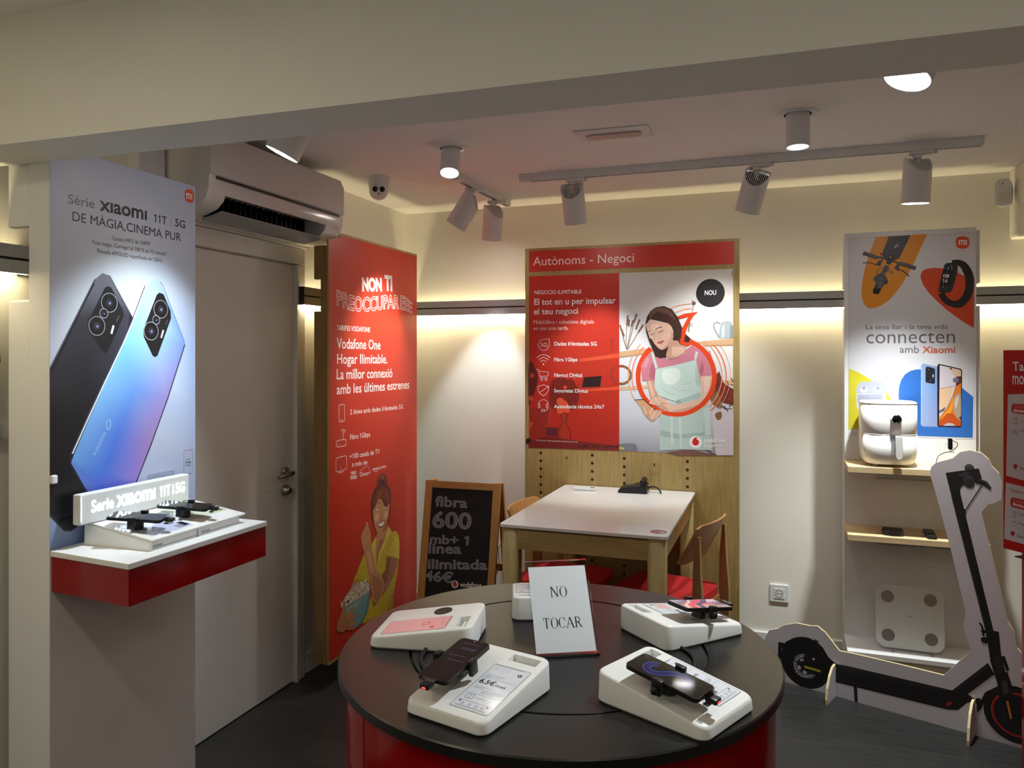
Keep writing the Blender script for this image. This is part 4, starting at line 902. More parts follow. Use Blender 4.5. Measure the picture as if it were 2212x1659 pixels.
('l',(86,36,36),4.2,0,0,[(1044.4,1425.2),(1053.5,1438.7)]),
('l',(150,62,52),4.2,0,0,[(1096.9,1431.1),(1087.3,1442.2)]),
('l',(86,36,36),4.2,0,0,[(1102,1372.7),(1103.4,1385.7)]),
('l',(150,62,52),4.2,0,0,[(1078,1414.7),(1078.7,1433.1)]),
('l',(86,36,36),4.2,0,0,[(1039.2,1395.1),(1047.9,1413.9)]),
('l',(150,62,52),4.2,0,0,[(1036.7,1348.8),(1043.6,1357.6)]),
('l',(64,40,48),3.67,0,0,[(1071.6,1334.5),(1091.7,1314.1),(1126.7,1314.9)]),
('l',(64,40,48),3.67,0,0,[(1086.7,1329.6),(1106.7,1298.9)]),
('l',(64,40,48),3.67,0,0,[(1111.7,1325),(1129.2,1346.1)]),
('l',(64,60,76),4.2,0,0,[(954.7,1105.8),(995.6,1097),(1046.4,1073)]),
('p',(120,84,74),0,[(788.1,1077.6),(923.8,1096.6),(995.6,1081.2),(1056.5,1072.4),(851.1,1063.3)]),
('p',(120,126,140),0,[(539,1110.6),(583.9,1116.7),(627.5,1114),(641,1082.1),(539,1080.6)]),
('p',(190,196,80),0,[(537.9,1094.2),(562,1094.1),(567.5,1082.3),(537.9,1082.2)]),
('l',(240,160,120),3.67,0,0,[(621.5,1354.5),(612,1372),(604,1390.3),(597.4,1409.1),(592.4,1428.4),(588.9,1448.1),(587,1468),(586.8,1488),(588.1,1508),(591,1527.8),(595.6,1547.4),(601.6,1566.5),(609.2,1585.1),(618.2,1603),(628.6,1620.1),(640.4,1636.4),(653.4,1651.6)]),
('l',(238,130,90),4.95,0,0,[(621.8,1398.5),(616.8,1413.5),(612.8,1428.9),(609.9,1444.5),(608.1,1460.3),(607.4,1476.3),(607.8,1492.2),(609.2,1508.1),(611.8,1523.8),(615.4,1539.3),(620.1,1554.6),(625.8,1569.5),(632.5,1584),(640.2,1597.9),(648.8,1611.3),(658.3,1624.1),(668.6,1636.2)]),
('l',(240,160,120),4.73,0,0,[(987,1666.7),(1004.7,1651.3),(1020.7,1634.4),(1034.9,1615.9),(1047.1,1596.2),(1057.2,1575.4),(1065.2,1553.8),(1071,1531.4),(1074.5,1508.6),(1075.6,1485.5),(1074.5,1462.5),(1071,1439.6),(1065.2,1417.1),(1057.2,1395.3),(1047.1,1374.4),(1034.9,1354.4),(1020.7,1335.8),(1004.7,1318.5),(987,1302.9)]),
('l',(240,120,80),5.25,0,0,[(1032.8,1646.9),(1046.5,1630.7),(1058.7,1613.5),(1069.3,1595.3),(1078.3,1576.4),(1085.6,1556.8),(1091.1,1536.7),(1094.9,1516.2),(1096.9,1495.4),(1097.1,1474.6),(1095.4,1453.8),(1092,1433.2),(1086.7,1412.9),(1079.7,1393.1),(1071.1,1373.9),(1060.7,1355.4),(1048.8,1337.8),(1035.4,1321.1),(1020.5,1305.6)]),
('l',(242,170,140),2.1,0,0,[(1060.8,1649.1),(1072.8,1632.7),(1083.6,1615.6),(1092.9,1597.7),(1100.8,1579.3),(1107.3,1560.3),(1112.3,1540.9),(1115.8,1521.2),(1117.8,1501.3),(1118.2,1481.3),(1117.1,1461.3),(1114.4,1441.4),(1110.2,1421.8),(1104.5,1402.5),(1097.4,1383.6),(1088.8,1365.3),(1078.8,1347.5),(1067.4,1330.6),(1054.8,1314.4)]),
('l',(240,170,140),4.95,1,0,[(814.4,1840),(861.5,1855.9),(923.8,1862.9)]),
('l',(240,180,150),6.6,1,0,[(840.6,1818.2),(882.4,1833.2),(923.8,1837.6)]),
('p',(60,38,32),0,[(819.7,1823.9),(851.1,1791.4),(872,1738.1),(892.8,1700.8),(942.9,1655.5),(892.8,1652.1),(845.9,1648.2),(819.7,1680.2)]),
('p',(60,38,32),0,[(697.6,1681.2),(819.7,1669.6),(798.6,1584.4),(735,1578),(724.4,1627.4)]),
('l',(226,68,26),24.75,0,0,[(640,1476.4),(640.5,1490.6),(642,1504.7),(644.4,1518.7),(647.9,1532.4),(652.3,1545.9),(657.7,1559.1),(664,1571.8),(671.1,1584),(679.1,1595.8),(687.9,1606.9),(697.4,1617.3),(707.6,1627.1)]),
('p',(206,128,144),0,[(719,1605.9),(761.6,1579.1),(803.9,1569.5),(851.1,1578.1),(892.8,1620.4),(923.8,1645.1),(975.2,1647.5),(1016,1615.9),(1038.8,1532.2),(1038.8,1486.3),(975.2,1481),(965,1426.8),(735,1423.7),(727,1454.7),(663.2,1455.1),(654.6,1535.9),(681.5,1584.4)]),
('p',(180,104,122),0,[(727,1454.7),(697.6,1476.9),(705.6,1530.7),(727,1563),(732.4,1498.7)]),
('p',(180,104,122),0,[(975.2,1481),(959.8,1510.8),(975.2,1563.5),(985.4,1521.5)]),
('p',(222,150,162),0,[(665.3,1530.5),(686.9,1579.1),(703,1573.7),(681.5,1519.8)]),
('l',(176,98,116),2.62,0,0,[(761.6,1579.1),(803.9,1568.5),(851.1,1577),(892.8,1618.8)]),
('p',(206,158,138),0,[(811.8,1669.6),(851.1,1669.4),(861.5,1648.1),(895.4,1634.7),(887.6,1605.6),(845.9,1578.1),(809.2,1572.7),(785.4,1584.4),(798.6,1627.1)]),
('p',(228,188,168),0,[(819.7,1637.7),(887.6,1634.7),(882.4,1605.6),(840.6,1584.4),(819.7,1589.8)]),
('p',(206,158,138),0,[(685.8,1454.2),(728.6,1454.7),(756.3,1375.8),(740.3,1342.3),(709.4,1350.8),(697.6,1407)]),
('p',(228,188,168),0,[(691.2,1452.7),(708.3,1452.9),(729.7,1380.7),(716.3,1364.4)]),
('p',(198,218,212),0,[(737.7,1519.1),(840.6,1540.9),(944.4,1568.7),(958.8,1500.3),(970.1,1426.9),(975.2,1371.8),(861.5,1339.5),(751,1374.7),(727,1423.6),(732.4,1498.7)]),
('p',(222,234,228),1,[(772.2,1509.7),(851.1,1520.8),(861.5,1467.8),(819.7,1435.5),(777.5,1451)]),
('p',(172,194,190),0,[(861.5,1339.5),(975.2,1371.8),(965,1400.5),(892.8,1367.6),(840.6,1356.1)]),
('p',(176,198,194),0,[(944.4,1563.4),(958.8,1500.3),(970.1,1426.9),(944.4,1437),(939.3,1500.2)]),
('l',(172,194,190),2.62,0,0,[(737.7,1518),(840.6,1539.8),(944.4,1567.1)]),
('l',(178,200,196),4.2,1,0,[(819.7,1424.8),(861.5,1404.2),(923.8,1410.4)]),
('l',(178,200,196),4.2,1,0,[(761.6,1424),(798.6,1392.6),(840.6,1382.6)]),
('l',(178,200,196),4.2,1,0,[(872,1436.1),(923.8,1447.3)]),
('p',(198,218,212),0,[(708.3,1605.9),(722.2,1605.9),(745.7,1524.5),(732.9,1519.1)]),
('p',(198,218,212),0,[(942.9,1613.4),(955.7,1605.5),(945.4,1567.6),(934.1,1569.7)]),
('p',(198,218,212),0,[(954.7,1642.3),(970.1,1650.1),(1016,1613.2),(1005.8,1610.6)]),
('p',(182,204,198),0,[(756.3,1338.4),(861.5,1339.5),(980.3,1374.5),(1010.9,1322.7),(1017,1218.2),(1027.2,1097.2),(866.8,1095.8),(756.3,1084.8),(751,1161.7),(761.6,1220.9),(755.2,1290.2)]),
('p',(160,182,178),0,[(761.6,1194.1),(861.5,1173.5),(995.6,1191.3),(995.6,1175.6),(861.5,1149.7),(756.3,1161.8)]),
('p',(196,216,210),0,[(985.4,1316.9),(1010.9,1322.7),(1021.1,1176.5),(990.5,1175.4)]),
('p',(150,170,166),0,[(840.6,1350.7),(861.5,1356.5),(872,1339.7),(845.9,1334.9)]),
('l',(214,228,222),9.9,0,0,[(817.6,1270.5),(820.7,1116.3)]),
('l',(160,180,176),1.65,0,0,[(817.6,1270.5),(820.7,1116.3)]),
('l',(214,228,222),9.45,0,0,[(861.5,1261),(867.8,1098)]),
('l',(160,180,176),1.57,0,0,[(861.5,1261),(867.8,1098)]),
('l',(150,172,168),2.1,0,0,[(985.4,1243.4),(985.4,1175.2),(1023.6,1176.6)]),
('p',(228,188,168),0,[(967.5,1480.9),(1027.2,1485.1),(1020,1427.5),(1011.9,1375.1),(985.4,1343.1),(970.1,1384.8)]),
('p',(238,204,186),0,[(985.4,1479.5),(1016,1479.8),(1005.8,1406.4),(985.4,1395.6)]),
('p',(228,188,168),0,[(1011.9,1382.9),(1005.8,1330.4),(944.4,1309.6),(840.6,1289.1),(809.2,1302.2),(819.7,1326.4),(892.8,1340.1),(970.1,1369.1)]),
('p',(206,158,138),0,[(1005.8,1330.4),(944.4,1309.6),(840.6,1289.1),(819.7,1297.1),(892.8,1314.8),(970.1,1337.5)]),
('p',(226,68,26),0,[(850.1,1796.7),(887.6,1810.9),(955.7,1818),(934.1,1800.5),(910.9,1762.9),(892.8,1716.7),(882.4,1662.8),(923.8,1654.1),(903.1,1637.3),(860.5,1652.3),(861.5,1690.5),(874.6,1738),(904.2,1792.6),(856.3,1781.8)]),
('l',(226,68,26),23.63,0,0,[(909.8,1665.4),(927.8,1657.7),(944.8,1648.2),(960.8,1637.1),(975.6,1624.5),(989.1,1610.5),(1001.1,1595.2),(1011.6,1578.9),(1020.4,1561.5),(1027.5,1543.5),(1032.7,1524.8),(1036.1,1505.6),(1037.7,1486.2),(1037.4,1466.8),(1035.1,1447.4),(1031,1428.3),(1025.1,1409.7),(1017.4,1391.8),(1008,1374.6),(997,1358.4),(984.4,1343.4),(970.4,1329.6),(955.2,1317.2),(938.8,1306.4),(921.4,1297.2),(903.2,1289.8),(884.3,1284.2),(865,1280.5),(845.4,1278.7),(825.6,1278.8),(806,1280.9),(786.7,1285),(767.8,1291),(749.7,1298.9),(732.4,1308.6),(716.1,1320),(701.1,1332.9),(687.4,1347.4),(675.2,1363.2),(664.7,1380.2),(655.9,1398.2),(649,1417),(644,1436.4),(641,1456.3),(640,1476.4)]),
('p',(228,188,168),1,[(683.1,1745.9),(703,1777.9),(745.7,1771.8),(798.6,1760.3),(822.3,1733.4),(829.1,1696.1),(811.8,1653.7),(780.1,1623.4),(756.3,1624.6),(732.4,1647.7),(711,1681.1),(691.2,1713.5)]),
('p',(206,158,138),0,[(817,1728.1),(829.1,1696.1),(811.8,1653.7),(780.1,1623.4),(766.9,1622.9),(798.6,1653.7),(814.4,1690.9)]),
('p',(240,208,192),1,[(708.3,1750.9),(745.7,1755.8),(756.3,1728.9),(724.4,1723.9)]),
('p',(238,190,178),1,[(772.2,1696.6),(798.6,1701.7),(793.3,1675.1),(772.2,1669.9)]),
('p',(66,42,36),0,[(679.9,1756.7),(687.9,1797),(708.3,1828.8),(735,1847),(777.5,1853),(819.7,1834.5),(852.1,1790.3),(872,1727.5),(867.8,1679.8),(840.6,1666.8),(827.5,1690.8),(826,1733.4),(803.9,1760.3),(756.3,1774.3),(705.6,1785.9),(687.9,1762)]),
('p',(104,72,60),0,[(708.3,1793.9),(719,1831.3),(745.7,1845.7),(788.1,1843.2),(819.7,1818.6),(840.6,1775.7),(798.6,1808.3),(745.7,1825.4)]),
('l',(150,112,96),2.75,0,0,[(705.6,1785.9),(708.3,1815.4),(721.7,1839.3)]),
('p',(60,38,32),0,[(679.9,1756.7),(691.2,1718.9),(705.6,1670.4),(729.7,1638.1),(756.3,1616.5),(790.7,1584.4),(772.2,1578),(735,1581.8),(720.1,1616.6),(697.6,1670.5),(684.2,1713.6)]),
('p',(60,38,32),0,[(735,1627.3),(788.1,1613.8),(790.7,1581.8),(751,1573.7)]),
('l',(74,48,44),3.85,1,0,[(732.4,1726.5),(751,1738.6),(768,1739.4)]),
('l',(90,60,54),3.3,0,0,[(694.9,1721.6),(705.6,1718.7)]),
('l',(64,40,40),3.68,1,0,[(749.9,1712.9),(764.3,1717),(774.8,1725.4)]),
('l',(64,40,40),3.15,1,0,[(705.6,1703.7),(716.3,1702.5),(724.4,1705.7)]),
('l',(206,158,138),3.68,1,0,[(732.4,1718.4),(728.6,1691.7),(727,1676.7),(740.3,1675.5)]),
('p',(190,98,98),1,[(741.4,1658.4),(756.3,1664.7),(779.6,1670.9),(768,1655),(751,1651.9)]),
('l',(140,64,66),1.65,0,0,[(741.4,1658.4),(758.9,1660.4),(779.6,1670.4)]),
('p',(206,158,138),0,[(654.6,1319),(665.3,1325.7),(681.5,1307.2),(735,1300.4),(765.8,1300.1),(768,1279.8),(735,1256.5),(714.7,1237.1),(686.9,1260.5),(665.3,1288)]),
('p',(214,164,122),0,[(621,1351.8),(670.7,1355.5),(734,1299.3),(703,1261),(676.1,1293.6)]),
('l',(50,36,36),4.73,0,0,[(621,1350.7),(670.7,1354.4),(732.9,1299.3)]),
('p',(228,188,168),0,[(664.3,1320.3),(676.1,1317.9),(686.9,1277.8),(676.1,1272.1)]),
('l',(180,130,112),1.65,0,0,[(664.3,1320.3),(676.1,1272.1)]),
('p',(228,188,168),0,[(697.6,1283.4),(713.7,1313.3),(723.3,1309.8),(705.6,1262.1)]),
('l',(180,130,112),1.58,0,0,[(697.6,1283.4),(705.6,1262.1)]),
('p',(228,188,168),0,[(703,1259.4),(735,1300.4),(744.6,1292.6),(716.3,1243.6)]),
('l',(180,130,112),1.65,0,0,[(703,1259.4),(716.3,1243.6)]),
('p',(228,188,168),0,[(719,1241),(751,1290.1),(761.6,1282.3),(732.4,1249.4)]),
('l',(180,130,112),1.57,0,0,[(719,1241),(732.4,1249.4)]),
('p',(228,188,168),0,[(697.6,1336.1),(723.3,1367.2),(756.3,1371.5),(790.7,1355.1),(826,1322.8),(819.7,1290.7),(777.5,1295),(751,1321.1),(727,1327)]),
('p',(228,188,168),0,[(697.6,1336.1),(708.3,1353.5),(721.7,1348.4),(708.3,1329.3)]),
('p',(206,158,138),0,[(751,1321.1),(777.5,1295),(809.2,1291.5),(788.1,1317.7),(761.6,1338.5)]),
('l',(186,136,116),2.1,0,0,[(724.4,1364.5),(727,1343.1),(751,1330.2)]),
('l',(186,136,116),2.2,0,0,[(743,1367.6),(751,1349),(772.2,1338.7)]),
('l',(196,134,60),4.72,0,0,[(766.9,1338.6),(788.1,1332.6)]),
('o',(34,30,34),(1017.6,1916.2),72.5,0),
('t',(245,243,243),'NOU',(988.6,1905.4),(1047.1,1905.9),23.2,0.025,'c',None,None),
('o',(238,238,240),(942.9,1136.9),32.6,0),
('o',(206,30,28),(942.4,1135.8),17.3,0),
('p',(206,30,28),0,[(926.4,1138.9),(930,1152.2),(939.3,1160.4),(955.7,1164.7),(948.5,1158.1),(944.4,1150.1),(944.4,1142.2)]),
('t',(245,243,243),'vodafone',(983.9,1136.9),(1093.2,1139.5),15.8,0.022,'x',None,None),
('t',(245,243,243),'business',(984.4,1113.3),(1076.6,1113.4),14.7,0.006,'x',None,None),
('l',(130,130,130),4.35,0,0,[(1126.6,2028.3),(1126.6,1998)])],'mi': [('p',(214,214,221),0,[(20,1198),(559,1198),(559,2164),(20,2164)]),
('p',(212,136,30),0,[(141.2,2165.9),(128.3,2130.3),(108.2,2074.4),(92.4,2015),(81.7,1958.3),(76.5,1907.8),(78.3,1872.9),(88.1,1840.9),(102.5,1823.2),(116.8,1817.5),(139.7,1821.4),(168.2,1834.3),(199.4,1857.1),(227.6,1890.8),(255.6,1933.7),(280.7,1979.6),(308.5,2037.5),(336.1,2104.5),(363,2167.4)]),
('p',(48,43,48),0,[(197.1,2165.2),(291.3,2166.3),(275.1,2129.2),(241.6,2056),(193.7,2036.1),(165.4,2078.2)]),
('t',(200,200,205),'mı',(233.8,2127.6),(219.1,2114.5),9.7,0.01,'x',None,None),
('l',(44,42,48),7.2,0,0,[(88.1,2090.5),(154,2066.1),(230.4,2038.3),(311.2,2006.4)]),
('l',(74,72,80),19.5,0,0,[(84.1,2090.1),(116.8,2077.2),(149.7,2062.5)]),
('l',(74,72,80),19.5,0,0,[(244.4,2033.4),(280.7,2020),(314,2005.6)]),
('l',(100,98,106),3,0,0,[(88.1,2095.9),(149.7,2071)]),
('l',(100,98,106),3,0,0,[(245.8,2038.6),(314,2011.8)]),
('o',(170,40,36),(164.8,2081.3),7.2,0),
('l',(60,58,64),11.05,0,0,[(154,2066.1),(171.1,2062.8)]),
('p',(34,32,36),0,[(204.5,2094.6),(214.9,2099.4),(222.8,2093.7),(222.8,2066.2),(203.6,2026.3),(185.8,2034.8)]),
('t',(220,220,225),'5',(200,2061.5),(206.5,2060),7.8,0,'c',None,None),
('l',(190,190,195),1.63,0,0,[(206.5,2081),(213.5,2081.6)]),
('l',(50,48,54),4.55,0,0,[(82.9,2042),(108.2,2042.2),(128.3,2037.2),(142.6,2027.2)]),
('p',(66,64,70),0,[(136.9,2029),(154,2050.3),(173.9,2055.8),(159.7,2023.3)]),
('l',(50,48,54),5.2,1,0,[(241.6,2002.9),(264,1991.1),(285.7,1967.6)]),
('p',(66,64,70),0,[(219.1,2010),(236,2034.3),(244.4,2030.9),(240.2,1993.5)]),
('l',(40,38,44),2.92,1,0,[(171.1,2018.2),(151.2,2006.4),(142.6,1972)]),
('l',(40,38,44),2.92,1,0,[(193.7,2011),(213.5,1994.6),(213.5,1985.2),(193.7,1998.4)]),
('p',(76,78,84),0,[(179.6,2027.3),(199.4,2023.3),(190.9,1992.3),(176.7,1986.5),(190.9,1960.9),(190.9,1942.1),(176.7,1930),(156.9,1918),(136.9,1921.8),(141.2,1943.7),(131.2,1953.5),(128.3,1966.2),(145.5,1979.8),(165.4,1993.2)]),
('p',(58,58,64),0,[(136.9,1931.2),(176.7,1936.3),(154,1889.8),(131.2,1888.8),(126.9,1900)]),
('p',(18,18,20),0,[(130.6,1917.2),(165.4,1913),(154.6,1889.1),(142.6,1886.9),(129.7,1891.1),(126.6,1900)]),
('p',(100,102,108),0,[(154,1943.3),(171.1,1949),(162.5,1917.8),(148.3,1918.3)]),
('t',(190,190,195),'mı',(161.1,1960.4),(168.8,1959.1),4.6,0,'x',None,None),
('p',(50,50,56),0,[(176.7,1945.7),(195.2,1954.5),(190.9,1935.8),(176.7,1934.7)]),
('p',(200,68,34),0,[(333.3,1963.7),(335.5,1980.6),(344.3,1995.2),(360.8,2002.9),(388.1,2005.8),(420.8,2002.7),(455.9,1992.1),(490.8,1979.2),(522.8,1964),(557.2,1939.1),(555.9,1717.2),(522.8,1739.5),(485.4,1769.1),(442.4,1806.6),(401.8,1849),(369,1886.8),(344.3,1927.7)]),
('l',(30,30,33),35.75,1,0,[(466.7,2021.1),(490.8,2022.2),(512.1,2010.6),(530.8,1979.5),(538.7,1942.8),(537.4,1903.3),(525.4,1864.1),(506.8,1840.3),(485.4,1828.6)]),
('p',(206,206,214),0,[(490.2,2014.6),(504.1,1998.8),(517.5,1961.7),(496.1,1974.7),(489.4,1981.1)]),
('l',(30,30,33),27.95,1,0,[(420.8,1885.4),(434.3,1857.4),(458.6,1836.8),(490.8,1826.9)]),
('p',(30,30,33),0,[(458.6,1829.2),(485.4,1840.8),(514.8,1837),(520.1,1827.8),(506.8,1814.4),(474.7,1813.5)]),
('l',(60,60,66),1.8,1,0,[(469.3,1832),(496.1,1828.3),(514.8,1834)]),
('o',(8,8,9),(534.7,1968.7),4.5,0),
('o',(8,8,9),(534.7,1952),4.5,0),
('o',(8,8,9),(536.1,1935.3),4.9,0),
('o',(8,8,9),(536.1,1918.5),4.5,0),
('o',(8,8,9),(532.9,1903.5),4.9,0),
('o',(8,8,9),(527.6,1888.4),4.5,0),
('o',(8,8,9),(521.5,1874.9),4.5,0),
('p',(40,40,44),0,[(433,2016.9),(442.4,2025.7),(469.3,2027.7),(488.1,2014.7),(490.2,1993.2),(470.7,1905.3),(458.6,1887.3),(423.5,1885.3),(408.6,1896.5),(409.4,1910.3)]),
('p',(10,10,12),0,[(437,2013.7),(447.8,2021.8),(461.3,2019.4),(468.8,2006.3),(466.7,1988),(449.2,1912.1),(437,1898.7),(420.8,1898.3),(412.6,1907.1),(414,1922.4)]),
('t',(245,243,243),'08',(428.1,1958.8),(453.2,1957),15.6,0.014,'c',None,None),
('t',(245,243,243),'16',(426.5,1935.5),(447.3,1934.2),16.2,0.014,'c',None,None),
('l',(60,110,180),2.7,1,0,[(434.8,1998.4),(437,2010.6),(449.2,2017.8)]),
('l',(210,170,80),2.7,1,0,[(459.9,2015.8),(466.1,2003.3),(464,1992.7)]),
('l',(110,90,170),2.93,1,0,[(414.5,1920.9),(415.3,1907),(422.1,1900.7)]),
('l',(60,150,110),2.7,1,0,[(427.5,1899.9),(439.7,1904.7),(444.6,1916.9)]),
('o',(200,60,80),(430.2,1921.9),3.3,0),
('t',(190,190,195),'24°',(444.6,1994.4),(453.7,1993.4),4.8,0,'c',None,None),
('o',(210,210,215),(451,2003.9),3,0),
('l',(160,160,166),2.6,0,0,[(424.8,1912.3),(433,1912)]),
('l',(70,70,76),1.2,0,0,[(431.6,1982.6),(458.6,1980.4)]),
('p',(212,78,34),1,[(481.4,2121.8),(483.3,2138.5),(492.1,2146.3),(509.5,2148.4),(526.8,2144.5),(535.5,2135.8),(537.7,2119),(535,2101.5),(526,2092.8),(509.5,2090.9),(492.1,2094.4),(483.3,2104)]),
('t',(245,243,243),'mı',(492.7,2109.7),(526.8,2108.6),21.4,0.02,'x',None,None),
('t',(98,92,100),'La teva llar i la teva vida',(96.9,1717.3),(447.9,1715.1),23.1,-0.002,'c',None,None),
('t',(98,92,100),'connecten',(98.9,1648.6),(478,1648.4),43.4,-0.004,'x',None,None),
('t',(98,92,100),'amb',(244.4,1602.3),(327.1,1602.2),22.4,0,'x',None,None),
('t',(202,88,58),'Xiaomi',(340.7,1602.2),(479.2,1602),30.1,0.02,'c',None,None),
('p',(198,188,44),0,[(20.2,1525.4),(52.3,1512.5),(91.2,1490.5),(126.7,1464.7),(159.1,1436.5),(188.4,1407.1),(217.6,1365.6),(237.9,1317.6),(246.6,1234.7),(18.7,1227.3)]),
('p',(176,180,198),1,[(55.9,1426.2),(62.8,1449.3),(77.7,1460.3),(117.9,1462.7),(159.1,1461.2),(176.7,1450.7),(182.6,1428.1),(179.1,1409.5),(58.9,1407.6)]),
('p',(192,196,212),0,[(53.8,1398.3),(59.8,1405.6),(182.6,1407.7),(186.1,1400.6),(184.9,1361.7),(173.8,1316),(159.1,1302.7),(82.2,1300.7),(64.3,1313.3),(53.8,1345.9)]),
('p',(160,164,184),0,[(59.8,1398.4),(170.9,1403.6),(170.9,1361.4),(59.8,1359.1)]),
('l',(150,154,174),1.62,0,0,[(58.9,1407.6),(111.9,1409.1),(117.9,1411.8),(123.8,1409.3),(179.7,1409.6)]),
('o',(206,208,222),(88.2,1423.4),15.6,0),
('o',(150,150,170),(87.6,1430),8.4,0),
('o',(206,208,222),(148.8,1424.3),15.6,0),
('o',(150,150,170),(149.4,1430.8),8.4,0),
('t',(220,222,232),'mı',(116.4,1382.4),(121.4,1382.5),3.3,0,'x',None,None),
('p',(44,104,186),0,[(243.7,1356.4),(239.6,1395),(241.4,1433.8),(250,1469.3),(266.8,1498.4),(289.7,1515.3),(315.5,1522.8),(358.1,1524.1),(428.4,1499.7),(506.1,1439),(552.7,1395.9),(550.8,1204.8),(258.1,1206.1)]),
('p',(128,160,206),0,[(336,1537.3),(339.7,1546.3),(347.4,1550.2),(403.2,1537),(406,1251.9),(343.9,1250.6),(336.8,1256.2),(334.9,1265.7)]),
('g',[[(338.3,1539),(403.2,1534.5)],[(338.8,1435.1),(403.8,1436)],[(340,1256.3),(405.5,1255.1)]],[[(140,170,205),(120,150,200)],[(132,168,215),(118,146,206)],[(150,168,208),(140,150,198)]]),
('l',(200,212,230),1.95,0,0,[(337.1,1531),(337.7,1259.4)]),
('p',(28,28,38),0,[(358.1,1534.9),(363.8,1536.8),(391.4,1528.7),(394.8,1521.7),(394.8,1459.7),(389.2,1454.3),(358.1,1460.3),(354.7,1465.7),(354.7,1529.5)]),
('o',(60,62,76),(371.4,1520),14.9,13),
('o',(14,14,20),(371.4,1520),12.3,0),
('o',(70,76,100),(369.4,1522.2),4.5,0),
('o',(60,62,76),(365.2,1478.5),11,9.1),
('o',(14,14,20),(365.2,1478.5),8.4,0),
('o',(50,54,70),(375.1,1470.7),5.8,0),
('p',(226,226,228),0,[(384.4,1499.4),(388.6,1498.8),(388.3,1485.4),(384.4,1486)]),
('l',(170,186,220),1.62,0,0,[(359.8,1276),(361,1301.5)]),
('p',(26,22,28),0,[(403.8,1537.6),(407.4,1547.8),(414.4,1549.7),(502,1527.1),(507.5,1519.2),(504.7,1256.6),(499.2,1251.1),(410.2,1251.4),(404.6,1258.3)]),
('p',(206,196,206),0,[(414.4,1544),(499.2,1522.3),(503.3,1516.1),(501.1,1258.1),(412.2,1257.9)]),
('p',(214,184,156),0,[(445.2,1536.3),(499.2,1522.3),(503.3,1516.1),(502.8,1459.4),(481.2,1484.4),(461.9,1515.8)]),
('p',(220,184,150),0,[(413.3,1431.1),(467.4,1442.6),(456.3,1386.2),(439.6,1347.9),(412.2,1334)]),
('l',(150,110,110),2.4,1,0,[(413.3,1431.7),(467.4,1443.2),(481.2,1449.7)]),
('p',(96,88,100),0,[(411.6,1326.7),(439.6,1347.9),(434,1328.8),(412.2,1315.6)]),
('p',(204,116,34),0,[(411.6,1293.4),(439.6,1335.3),(467.4,1399.1),(478.5,1440.2),(503.3,1468.9),(501.7,1258.1),(412.2,1257.9)]),
('p',(224,150,50),0,[(422.8,1293.7),(456.3,1345.2),(470.2,1399.1),(467.4,1335.9),(445.2,1291.1),(414.4,1271.2)]),
('p',(186,78,26),0,[(412.2,1277.5),(445.2,1316.4),(467.4,1317),(501.7,1280.1),(501.7,1258.1),(412.2,1257.9)]),
('p',(90,44,28),0,[(484,1490.7),(503.3,1492.5),(502.8,1459.4),(481.2,1443.4)]),
('o',(112,104,130),(481.2,1473.4),12.4,0),
('p',(170,148,130),1,[(470.2,1367.6),(478.5,1399.3),(495.1,1412.1),(502.8,1399.7),(502.2,1295.9),(489.5,1292.4),(475.7,1317.2)]),
('p',(206,186,168),1,[(475.7,1367.7),(484,1393),(493.7,1399.5),(489.5,1361.7),(481.2,1342.6)]),
('p',(60,46,44),0,[(493.7,1295.6),(502.2,1305.3),(502.2,1286.4)]),
('p',(180,176,200),0,[(428.4,1257.1),(445.2,1270.6),(467.4,1269.7),(481.2,1258.1)]),
('o',(14,12,16),(461.3,1526.9),3.9,0)],'scoot': [('o',(12,12,14),(-1.2,115.8),118.3,0),
('o',(22,22,25),(-1.2,115.8),105,102.2),
('p',(17,16,19),0,[(-112.8,164.4),(-94.3,196.5),(-57.7,223.7),(-21.6,238.6),(17.6,242),(52.8,232.6),(80.6,212.8),(104.7,176.3),(125.2,160.5),(175.8,138.8),(128.6,119.1),(73.7,161.2),(45.8,200.5),(10.5,215),(-25.2,213.5),(-68.7,195.5),(-99.9,156.6)]),
('l',(44,44,48),3,1,0,[(-90.6,195.6),(-57.7,221.2),(-21.6,236.5),(17.6,240.2),(52.8,230.8)]),
('p',(17,16,19),0,[(-131.4,187.4),(-99.9,187.8),(-99.9,162.1),(-114.7,156.6),(-114.7,112.4),(-124,100.8),(-133.3,115)]),
('p',(60,18,24),0,[(-131.4,187.4),(-126.9,187.4),(-128.4,153.1),(-132.2,153.6)]),
('p',(17,16,19),0,[(45.8,242.7),(65,235.6),(62.5,232.5),(52.8,232.6),(49.3,226.4),(42.3,235.4)]),
('o',(120,120,126),(-0.2,103.1),57.7,39.2),
('o',(28,28,32),(-0.2,103.1),39.2,0),
('o',(205,205,208),(49.3,116.3),3.8,0),
('o',(205,205,208),(47.3,101.6),3.5,0),
('o',(205,205,208),(41.5,87.1),3.5,0),
('o',(205,205,208),(32.3,73.8),3.5,0),
('o',(205,205,208),(20.5,62.8),3.5,0),
('o',(205,205,208),(6.9,55.1),3.8,0),
('o',(205,205,208),(-7.3,51.2),3.8,0),
('o',(205,205,208),(-20.9,51.5),3.8,0),
('o',(205,205,208),(-33,56),3.8,0),
('o',(205,205,208),(-42.4,64.4),3.8,0),
('o',(205,205,208),(-48.4,75.9),3.5,0),
('o',(205,205,208),(-50.5,89.7),3.5,0),
('o',(205,205,208),(-48.4,104.6),3.5,0),
('o',(205,205,208),(-42.4,119.4),3.8,0),
('o',(205,205,208),(-33,132.8),3.8,0),
('o',(205,205,208),(-20.9,143.7),3.8,0),
('o',(205,205,208),(-7.3,151.3),3.8,0),
